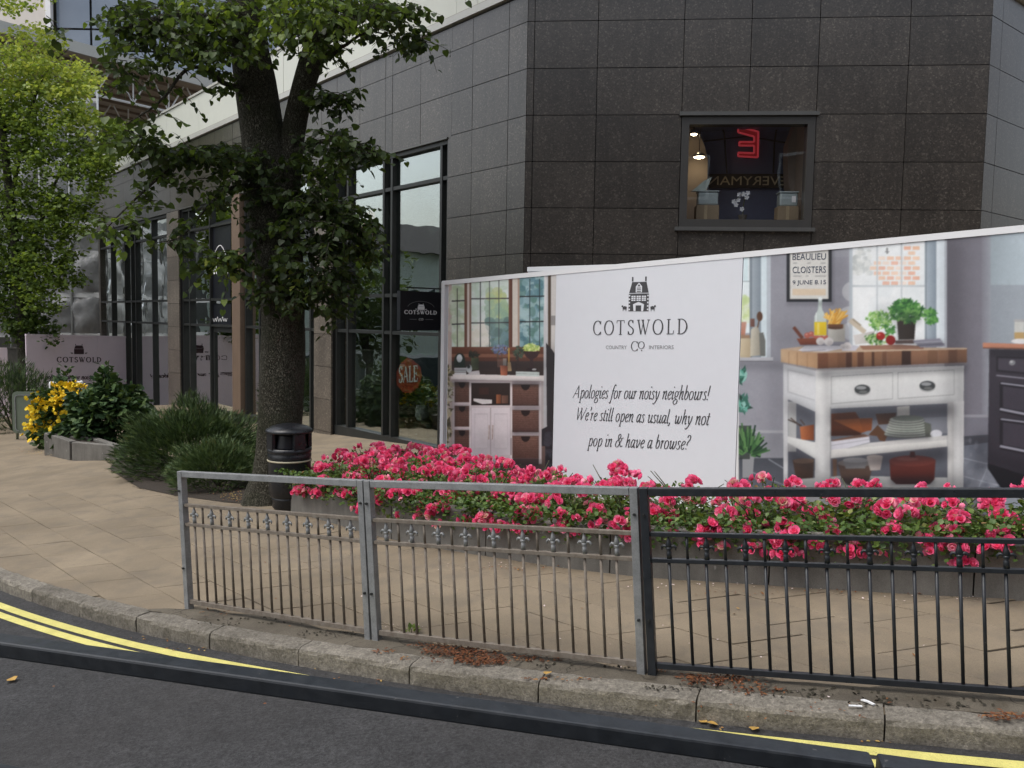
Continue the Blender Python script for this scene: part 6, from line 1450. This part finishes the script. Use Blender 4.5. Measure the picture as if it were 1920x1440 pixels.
    R(1232, 640, 1268, 690, (150,110,96), .6); p.poly((1250,680,1298,682,1294,742,1254,740), (206,128,98,150,84,62,'x')); R(1300, 570, 1310, 660, (196,152,76)); p.poly((1296,660,1316,660,1322,714,1298,716), (190,160,120)); R(1268, 636, 1290, 680, (190,188,180), .7)
    p.leaves(1366, 600, 34, 40, 60, 14, [(52,62,54), (70,84,70), (90,100,84)]); L(1360, 620, 1364, 712, 10, (70,56,54))
    p.leaves(1446, 572, 48, 24, 70, 16, [(196,214,120), (160,190,100), (220,228,160), (120,150,80)]); p.poly((1394,590,1498,594,1480,626,1456,640,1432,640,1410,624), (64,46,46)); R(1436, 636, 1456, 704, (70,52,52)); E(1446, 706, 36, 12, (50,40,42)); E(1462, 704, 14, 6, (200,200,200))
    p.poly((1348,716,1494,720,1494,748,1348,744), (206,216,212)); L(1348, 730, 1494, 734, 3, (150,156,154))
    # variegated plant at the left edge
    for cx, cy in ((918, 720), (928, 830), (922, 870), (920, 1000), (924, 1070), (910, 1130)): p.leaves(cx, cy, 24, 50, 18, 30, [(220,214,196), (84,78,58), (196,184,150), (120,110,80)], .9)
    S_ = p.sh
    S_((1072,100,1300,100,1300,560,1072,560), .2, 40, (246,250,246)); S_((950,776,1520,776,1520,800,950,800), .4, 12); S_((957,770,975,770,975,1280,957,1280), .3, 10); S_((1490,780,1508,780,1508,1280,1490,1280), .3, 10); S_((1074,1100,1314,1100,1314,1236,1074,1236), .14, 40)
    S_((950,650,1524,650,1524,700,950,700), .35, 20); S_((950,1285,1520,1285,1520,1340,950,1340), .6, 20); S_((1526,560,1600,560,1600,1440,1526,1440), .25, 30); S_((905,700,955,700,955,1440,905,1440), .2, 20)
    for x0, x1 in ((968, 1058), (1326, 1490)):
        for y0 in (782, 930, 1085): S_((x0,y0,x1,y0,x1,y0+26,x0,y0+26), .5, 10)
    p.soften(1); p.grain(.014); return p
def kitchen():
    p = Paint(1690, 1450, .42, (158,158,166)); R, E, L, Y = p.rect, p.ell, p.line, p.poly
    R(0, 0, 760, 1450, (160,161,170,146,147,156,'x')); R(300, 150, 740, 700, (150,151,160,140,140,150,'x')); R(1240, 0, 1480, 1450, (104,101,110,128,127,137,'x')); R(1440, 0, 1500, 1450, (128,127,137,160,166,174,'x')); R(1490, 0, 1690, 1450, (158,170,178,186,200,208,'x')); R(1490, 300, 1690, 1300, (130,130,140), .35)
    R(130, 1085, 372, 1100, (176,178,184)); R(130, 1100, 372, 1235, (146,148,156)); R(1150, 1000, 1490, 1016, (150,150,158)); R(1150, 1016, 1490, 1120, (120,120,130)); R(100, 1235, 372, 1450, (74,78,86,104,108,118,'y')); Y((1100,1130,1480,1110,1690,1300,1690,1450,1100,1450), (104,110,122,138,142,152,'y')); Y((1330,1118,1480,1108,1480,1150,1330,1170), (70,72,80))
    for a in ((1150,1190,1490,1270), (1220,1300,1560,1390), (1330,1170,1250,1450), (1480,1270,1400,1450), (1560,1260,1690,1340), (150,1290,372,1380), (290,1240,372,1290)): L(*a, 5, (176,182,192), .8)
    p.blotch(1150, 1140, 1690, 1440, 160, 14, [(92,98,110), (150,154,164), (120,124,134)], .3)
    # left window
    R(120, 100, 192, 560, (226,238,240)); R(120, 130, 180, 280, (196,226,232), .6); p.blotch(130, 360, 190, 500, 40, 18, [(204,222,130), (220,232,190), (180,206,120)], .6); L(120, 281, 190, 281, 5, (140,156,162)); R(188, 100, 202, 690, (104,116,126)); R(202, 100, 250, 690, (150,162,172,132,144,154,'x')); R(250, 100, 282, 690, (214,228,234)); R(282, 100, 302, 700, (186,194,202)); R(120, 690, 316, 712, (198,200,206)); L(120, 712, 316, 712, 4, (120,122,128))
    Y((130,500,172,500,164,572,136,572), (176,112,88)); R(130, 570, 190, 588, (150,118,92)); R(130, 588, 194, 692, (214,200,170,180,164,136,'x')); Y((196,540,230,520,246,560,248,680,192,686), (206,200,182,150,146,134,'x')); Y((240,560,262,556,274,600,274,684,246,684), (110,112,108)); R(192, 482, 216, 526, (92,52,42)); E(243, 470, 16, 26, (86,56,40)); L(240, 490, 232, 530, 6, (86,56,40))
    # framed print
    R(388, 60, 632, 392, (34,36,42)); R(406, 60, 614, 376, (214,213,208)); R(420, 322, 600, 356, (216,198,174)); 
    for y, xs in ((182, ((424, 444), (500, 518), (572, 600))), (252, ((424, 468), (490, 506), (540, 600)))):
        for a, b in xs: L(a, y, b, y, 5, (150,150,150))
    # right window
    R(736, 60, 1142, 640, (236,240,241)); p.blotch(748, 110, 838, 240, 70, 14, [(200,204,200), (226,228,224), (176,182,180)], .6); p.blotch(742, 300, 1135, 560, 60, 50, [(244,247,247), (226,234,236)], .4)
    rs = np.random.RandomState(3)
    for r in range(8):
        for c in range(6):
            x, y = 838+c*46+(r % 2)*22, 92+r*27
            if (x < 1000 and 145 < y < 300 and x > 836+abs(r-4)*8) or (x > 1012 and x < 1090 and y < 300): R(x, y, x+38, y+19, [(238,172,128), (242,190,150), (232,150,112), (244,214,190)][rs.randint(4)], .9)
    R(736, 300, 1140, 312, (190,198,202)); R(873, 60, 881, 600, (176,184,190)); R(1005, 60, 1013, 600, (176,184,190)); R(726, 60, 744, 640, (178,188,196)); R(1134, 60, 1146, 640, (120,132,142)); R(1146, 60, 1196, 640, (156,170,182,132,146,158,'x')); R(1196, 60, 1242, 640, (224,234,240)); R(1240, 60, 1254, 640, (190,196,204)); L(930, 100, 932, 132, 8, (70,70,70)); R(920, 118, 942, 124, (90,90,90))
    W_ = (246,250,252); p.sh((742,60,1136,60,1136,600,742,600), .38, 60, W_); p.sh((120,100,190,100,190,560,120,560), .4, 40, W_)
    # pot plants
    Y((984,490,1086,486,1078,594,992,596), (66,58,52,40,34,32,'x')); p.leaves(885, 490, 66, 50, 170, 13, [(148,196,96), (112,170,84), (176,214,140), (86,140,70)]); p.leaves(1035, 440, 92, 62, 240, 19, [(52,108,52), (82,144,66), (38,84,46), (120,176,90), (64,124,60)]); p.leaves(1165, 470, 40, 42, 60, 17, [(70,130,62), (110,170,84), (50,100,54)]); p.leaves(945, 540, 30, 26, 40, 13, [(60,116,60), (96,156,80)])
    # worktop
    Y((357,646,470,632,1362,640,1362,652,556,668), (196,172,148)); Y((357,646,556,668,556,752,357,716), (206,176,142,176,140,106,'x')); xs = [556, 612, 662, 708, 742, 770, 806, 848, 862, 904, 930, 1010, 1060, 1150, 1206, 1262, 1310, 1362]; cs = [(122,80,58), (140,98,72), (128,88,64), (84,54,42), (150,108,78), (104,68,50), (150,110,82), (84,56,42), (142,104,78), (118,82,62), (138,100,76), (62,42,36), (144,106,82), (126,92,70), (142,104,80), (110,76,58), (130,94,72)]
    ty = lambda x: 668-(x-556)*.025; by = lambda x: 752-(x-556)*.042
    for a, b, c in zip(xs, xs[1:], cs): Y((a, ty(a), b, ty(b), b, by(b), a, by(a)), c+tuple(int(q*.82) for q in c)+('y',))
    for a in (400, 446, 500): L(a, 655+(a-357)*.11, a, 722+(a-357)*.18, 3, (150,112,80))
    # things on the worktop
    Y((450,655,486,630,672,628,700,642,600,660), (222,222,230)); Y((680,636,720,622,780,630,760,656,690,656), (204,204,214)); L(470, 660, 600, 650, 4, (160,160,170)); Y((442,590,572,584,556,622,462,624), (150,84,62,112,58,44,'y')); L(426, 528, 474, 588, 18, (112,62,48)); 
    for x, y in ((500, 572), (522, 566), (546, 574), (570, 578), (594, 580)): E(x, y, 17, 15, (192,104,88)); E(x-4, y-5, 6, 5, (222,160,146))
    Y((560,366,580,366,580,432,602,470,604,574,536,574,538,470,558,432), (196,208,204)); Y((538,500,604,500,604,572,538,572), (232,200,44)); R(552, 505, 566, 568, (246,226,110)); E(570, 374, 12, 9, (226,232,232)); L(548, 450, 548, 500, 5, (236,242,242))
    for k in range(26): x = 640+rs.uniform(-30, 40); L(x, 515, 588+k*5.3, 420+rs.uniform(0, 36)+abs(k-13)*1.2, 8, [(236,184,84), (220,158,62), (244,206,120)][k % 3])
    R(612, 512, 704, 606, (206,204,196,166,164,156,'x')); R(612, 512, 694, 530, (112,74,50)); E(652, 532, 42, 8, (90,60,44))
    L(730, 490, 812, 556, 26, (204,192,172)); L(745, 484, 790, 520, 8, (160,146,126)); Y((748,572,866,548,846,612,760,622), (222,218,214,188,184,180,'x')); p.leaves(880, 592, 76, 30, 130, 12, [(70,120,52), (110,156,80), (46,88,46), (160,196,120), (200,214,180)]); E(896, 576, 24, 22, (158,36,32)); E(950, 598, 26, 26, (140,30,30)); E(888, 568, 8, 6, (214,110,100)); Y((780,628,1000,622,1130,630,1128,646,800,650), (156,116,96)); Y((975,600,1075,596,1080,616,975,618), (96,80,76)); Y((1068,600,1216,588,1246,632,1110,638), (150,150,164)); L(1075, 612, 1230, 604, 7, (186,188,200)); L(1090, 628, 1240, 618, 5, (110,110,124))
    for x, y, r in ((570, 604, 23), (616, 606, 25), (716, 630, 23), (690, 632, 14)): E(x, y, r, r*.9, (226,222,220)); E(x+6, y+7, r*.6, r*.5, (190,184,184), .6)
    # island body: dark space under, then white frame
    Y((395,900,545,980,625,965,1290,935,1290,1400,395,1400), (112,116,126,92,96,106,'y')); Y((625,1040,1290,1010,1290,1100,625,1120), (140,144,152), .7)
    Y((985,958,1052,952,1052,1110,985,1115), (206,206,200)); R(396, 930, 440, 1200, (184,186,186))
    # middle shelf goods
    Y((622,996,760,986,800,1050,790,1112,622,1116), (112,62,40,72,38,26,'y')); Y((640,1030,800,1020,850,1020,848,1080,790,1100), (150,84,46)); Y((780,1024,852,1018,846,1086,800,1090), (136,76,44)); Y((868,996,982,990,962,1050,884,1054), (96,66,50,66,46,38,'x')); Y((830,1110,880,1056,934,1110,918,1146,890,1140,876,1116), (92,64,46)); Y((622,1140,806,1104,836,1118,700,1150), (116,88,74)); Y((622,1146,834,1118,838,1150,676,1192,622,1188), (212,212,220)); L(626, 1168, 834, 1134, 3, (160,160,168))
    for k in range(7): E(1040, 1108-k*13, 124-k*5, 20, (104,110,104)); E(1036, 1104-k*13, 122-k*5, 17, (168,174,166)); 
    E(1044, 1020, 84, 17, (112,120,112)); Y((1130,1040,1168,1050,1170,1124,1140,1136), (96,100,92)); E(1196, 1104, 32, 22, (214,216,222))
    Y((460,1066,536,1054,536,1138,466,1136), (188,114,74,126,70,44,'x')); L(372, 1016, 470, 1060, 6, (60,50,46)); L(410, 1018, 462, 1062, 6, (80,64,56)); L(462, 1026, 486, 1056, 6, (80,64,56))
    Y((395,1118,545,1150,545,1240,395,1152), (226,228,226)); Y((622,1190,1256,1134,1256,1172,622,1238), (226,226,222)); Y((840,1152,1256,1112,1256,1136,700,1186), (206,206,204)); L(622, 1238, 1256, 1174, 4, (130,130,132))
    # bottom goods
    Y((420,1244,536,1240,530,1360,440,1350), (92,70,58,60,46,40,'y')); E(480, 1250, 56, 14, (130,104,86)); Y((396,1352,700,1330,1256,1340,1256,1450,396,1450), (206,208,206)); Y((636,1240,660,1240,660,1330,640,1336), (120,90,70)); Y((664,1262,856,1262,836,1350,800,1380,716,1380,684,1346), (112,88,74,72,56,50,'y')); E(760, 1262, 96, 20, (150,142,136)); Y((690,1246,828,1244,812,1290,708,1292), (150,150,150)); E(760, 1246, 68, 14, (178,180,180)); Y((820,1228,908,1226,894,1300,840,1302), (222,212,204,180,170,164,'x')); E(864, 1228, 44, 10, (196,186,178))
    Y((944,1250,1192,1250,1186,1350,1160,1376,980,1376,950,1350), (112,52,44,66,28,26,'y')); E(1068, 1250, 126, 30, (120,58,50)); Y((1056,1200,1080,1200,1084,1232,1052,1232), (70,36,32)); E(1040, 1240, 60, 9, (160,100,90), .6)
    # white frame of the island
    Y((370,724,545,762,545,986,370,906), (214,217,220)); Y((392,754,540,788,540,926,392,880), (192,195,198)); Y((400,764,540,794,540,920,400,874), (220,222,224)); Y((545,760,1346,736,1344,936,625,968,545,984), (226,228,226,210,212,212,'y'))
    for q_ in ((628,794,962,772,962,916,628,944), (988,772,1294,757,1294,894,988,916)):
        Y(q_, (150,152,152)); c_ = np.array(q_, float).reshape(4, 2); m_ = c_.mean(0); Y(m_+(c_-m_)*np.array([.982, .958]), (224,226,224,212,214,214,'y'))
    for cx, cy in ((797, 864), (1148, 844)): E(cx, cy+10, 42, 24, (150,152,152), .7); E(cx, cy, 43, 26, (64,68,70)); E(cx-6, cy-9, 28, 10, (150,154,156)); E(cx+4, cy+14, 24, 8, (110,112,112))
    Y((545,760,626,757,624,1450,540,1450), (230,231,229,214,216,216,'y')); L(626, 960, 624, 1450, 6, (170,172,174)); Y((370,900,396,912,394,1450,372,1450), (214,216,218)); Y((1286,930,1345,926,1342,1450,1258,1450,1256,936), (206,206,204)); Y((1290,930,1346,926,1342,1450,1290,1450), (228,229,228)); Y((350,716,556,754,1362,720,1362,730,556,768,370,730), (150,140,132), .35)
    # dark cupboard
    Y((1448,612,1690,620,1690,646,1448,640), (196,136,110)); L(1448, 640, 1690, 646, 6, (120,80,66)); Y((1482,646,1690,650,1690,1330,1474,1262), (62,58,67,50,47,56,'y')); Y((1520,684,1690,690,1690,784,1520,768), (40,38,45)); Y((1530,694,1690,700,1690,774,1530,758), (70,66,76)); L(1520, 788, 1690, 806, 7, (140,138,150)); E(1606, 720, 17, 15, (130,132,136)); E(1602, 715, 7, 6, (196,198,200))
    for y0, y1 in ((822, 996), (1016, 1196)): Y((1538,y0,1690,y0+16,1690,y1+24,1538,y1-10), (36,34,41)); L(1544, y0+8, 1690, y0+26, 9, (148,148,160)); Y((1556,y0+24,1690,y0+42,1690,y1-10,1556,y1-34), (64,60,70)); L(1540, y1-26, 1690, y1+4, 13, (152,152,164))
    Y((1474,1262,1690,1330,1690,1450,1560,1420,1474,1290), (26,26,32)); R(1618, 494, 1672, 560, (214,214,206), .8); R(1618, 556, 1672, 592, (190,160,110)); R(1616, 486, 1672, 500, (176,176,176)); E(1650, 604, 50, 14, (226,226,226))
    # photographic shade and glow
    S_ = p.sh
    S_((560,752,1362,720,1362,770,560,806), .34, 14); S_((372,730,545,764,545,800,372,760), .28, 12); S_((627,968,1288,938,1288,1010,627,1060), .55, 26); S_((627,1240,1256,1176,1256,1240,627,1300), .6, 26); S_((396,910,545,990,545,1060,396,980), .4, 24)
    S_((400,1160,545,1246,545,1320,400,1260), .5, 22); S_((1290,940,1300,940,1300,1450,1290,1450), .3, 8); S_((590,760,626,760,626,1450,600,1450), .16, 16); S_((1318,740,1346,740,1342,1450,1318,1450), .2, 14)
    S_((380,1330,1350,1330,1500,1450,300,1450), .4, 40); S_((1400,1120,1480,1110,1480,1300,1400,1330), .4, 30); S_((1250,60,1330,60,1330,1120,1250,1120), .22, 40); S_((1480,646,1690,650,1690,690,1480,684), .5, 14); S_((1474,1200,1690,1260,1690,1330,1474,1262), .35, 20)
    S_((300,640,372,640,372,1230,300,1230), .16, 40); S_((640,150,726,150,726,640,640,640), .12, 34); S_((300,500,720,560,720,640,360,640), .14, 40); S_((960,600,1240,600,1240,640,960,640), .3, 12); S_((470,622,720,622,720,650,470,650), .22, 8)
    S_((985,500,1010,500,1016,594,992,594), .4, 14); S_((880,400,1100,460,1100,500,880,520), .18, 30); S_((1000,450,1110,450,1110,500,1000,500), .3, 16)
    for x0, y0, x1, y1 in ((622,1090,800,1116), (920,1104,1166,1134), (664,1340,856,1382), (950,1340,1186,1378)): S_((x0,y0,x1,y0,x1,y1,x0,y1), .45, 10)
    S_((120,700,372,712,372,760,120,760), .2, 16); S_((388,392,640,392,640,410,388,410), .3, 8); S_((632,70,644,70,644,400,632,400), .3, 6)
    p.soften(1); p.grain(.014)
    # plants at the left
    p.leaves(146, 790, 20, 44, 26, 24, [(110,176,160), (60,120,104), (150,200,188), (40,84,70)]); p.leaves(156, 940, 32, 44, 44, 26, [(110,176,160), (60,112,98), (150,200,190), (36,66,56)]); Y((150,1210,215,1210,205,1340,150,1340), (150,152,156)); R(120, 1060, 190, 1240, (34,44,38), .7)
    for k in range(150): a = rs.uniform(-2.9, -.2); r = rs.uniform(60, 190); x, y = 175, 1225; L(x+cos(a)*r*.3, y+sin(a)*r*.3, x+cos(a)*r*.72, y+sin(a)*r+rs.uniform(0, 30), 9, [(44,78,50), (70,112,66), (30,54,40), (96,140,84)][k % 4], .9)
    R(0, 0, 130, 1450, (226,226,226)); p.soften(1); return p
def print_mesh(name, p, x0, y0, k, a0, a1, z0, z1, nx, ny, parent, o=.002):
    me = bpy.data.meshes.new(name); A_ = np.linspace(a0, a1, nx); V = []; C_ = []
    px = np.zeros((ny, nx)); py = np.zeros((ny, nx)); pos = np.zeros((ny, nx, 3))
    for i, a in enumerate(A_):
        zt, zb = htop(a)-.012, hbot(a)+.05; zs = np.linspace(zb, zt, ny); pos[:, i] = (H0+uH*a+nH*o)[None]+np.outer(zs, Z)
    d = pos-CC; dz = d@f0; px = 960+FPX*(d@CR)/dz; py = 720-FPX*(d@CU)/dz
    X = (px-x0)*k*p.ss-.5; wp_ = p.a.shape[1]-2.; X = wp_-np.abs(wp_-X); X = np.clip(X, 0, p.a.shape[1]-1.01); Yv = np.clip((py-y0)*k*p.ss-.5, 0, p.a.shape[0]-1.01); xi, yi = X.astype(int), Yv.astype(int); fx, fy = (X-xi)[..., None], (Yv-yi)[..., None]
    c = (p.a[yi, xi]*(1-fx)+p.a[yi, xi+1]*fx)*(1-fy)+(p.a[yi+1, xi]*(1-fx)+p.a[yi+1, xi+1]*fx)*fy; c = np.clip(c, 0, 255)/255.
    l = np.where(c > .04045, ((c+.055)/1.055)**2.4, c/12.92)*INK; me.vertices.add(nx*ny); me.vertices.foreach_set('co', (pos-np.array(root_of(parent).location)).reshape(-1))
    idx = np.arange(nx*ny).reshape(ny, nx); Fq = np.stack([idx[:-1, :-1], idx[:-1, 1:], idx[1:, 1:], idx[1:, :-1]], -1).reshape(-1, 4); nf = len(Fq)
    me.loops.add(nf*4); me.loops.foreach_set('vertex_index', Fq.ravel().astype(np.int32)); me.polygons.add(nf); me.polygons.foreach_set('loop_start', np.arange(0, nf*4, 4, dtype=np.int32))
    at2 = me.color_attributes.new('ink', 'FLOAT_COLOR', 'POINT'); at2.data.foreach_set('color', np.concatenate([l.reshape(-1, 3), np.ones((nx*ny, 1))], 1).ravel()); me.update(calc_edges=True); me.materials.append(MAT['print'])
    ob_ = bpy.data.objects.new(name, me); COL.objects.link(ob_); ob_.parent = parent; return ob_
INK = .95
q = NM('printed vinyl'); c = q.n('ShaderNodeVertexColor', layer_name='ink').outputs['Color']; q.set(color=q.mix(1., c, q.ramp(q.noise(300, 2), [(.3, .96), (.7, 1.04)]), 'MULTIPLY'), rough=.42, spec=.4); MAT['print'] = q.mat
print_mesh('dresser_print', dresser(), 560, 480, 3.3103, aE[0]+.012, aE[1]-.004, 0, 0, 260, 400, b1)
print_mesh('kitchen_print', kitchen(), 1340, 430, 2.879, aE[2]+.004, aE[3]-.004, 0, 0, 560, 420, b3)
k6 = lambda X, Y: (1340+X/2.879, 430+Y/2.879)
for tx, xa, xb, yb, hh in (('BEAULIEU', 420, 600, 165, 34), ('CLOISTERS', 420, 600, 236, 35), ('9 JUNE 8.15', 420, 600, 305, 30)):
    a, b = hp(*k6(xa, yb), .0035), hp(*k6(xb, yb-2), .0035); sans('lettering', tx, a, b, nH, plain('poster ink '+tx, (.045,.06,.1), .5, .1), b3, .0008, height=float(hp(*k6(500, yb-hh))[2]-hp(*k6(500, yb))[2]))
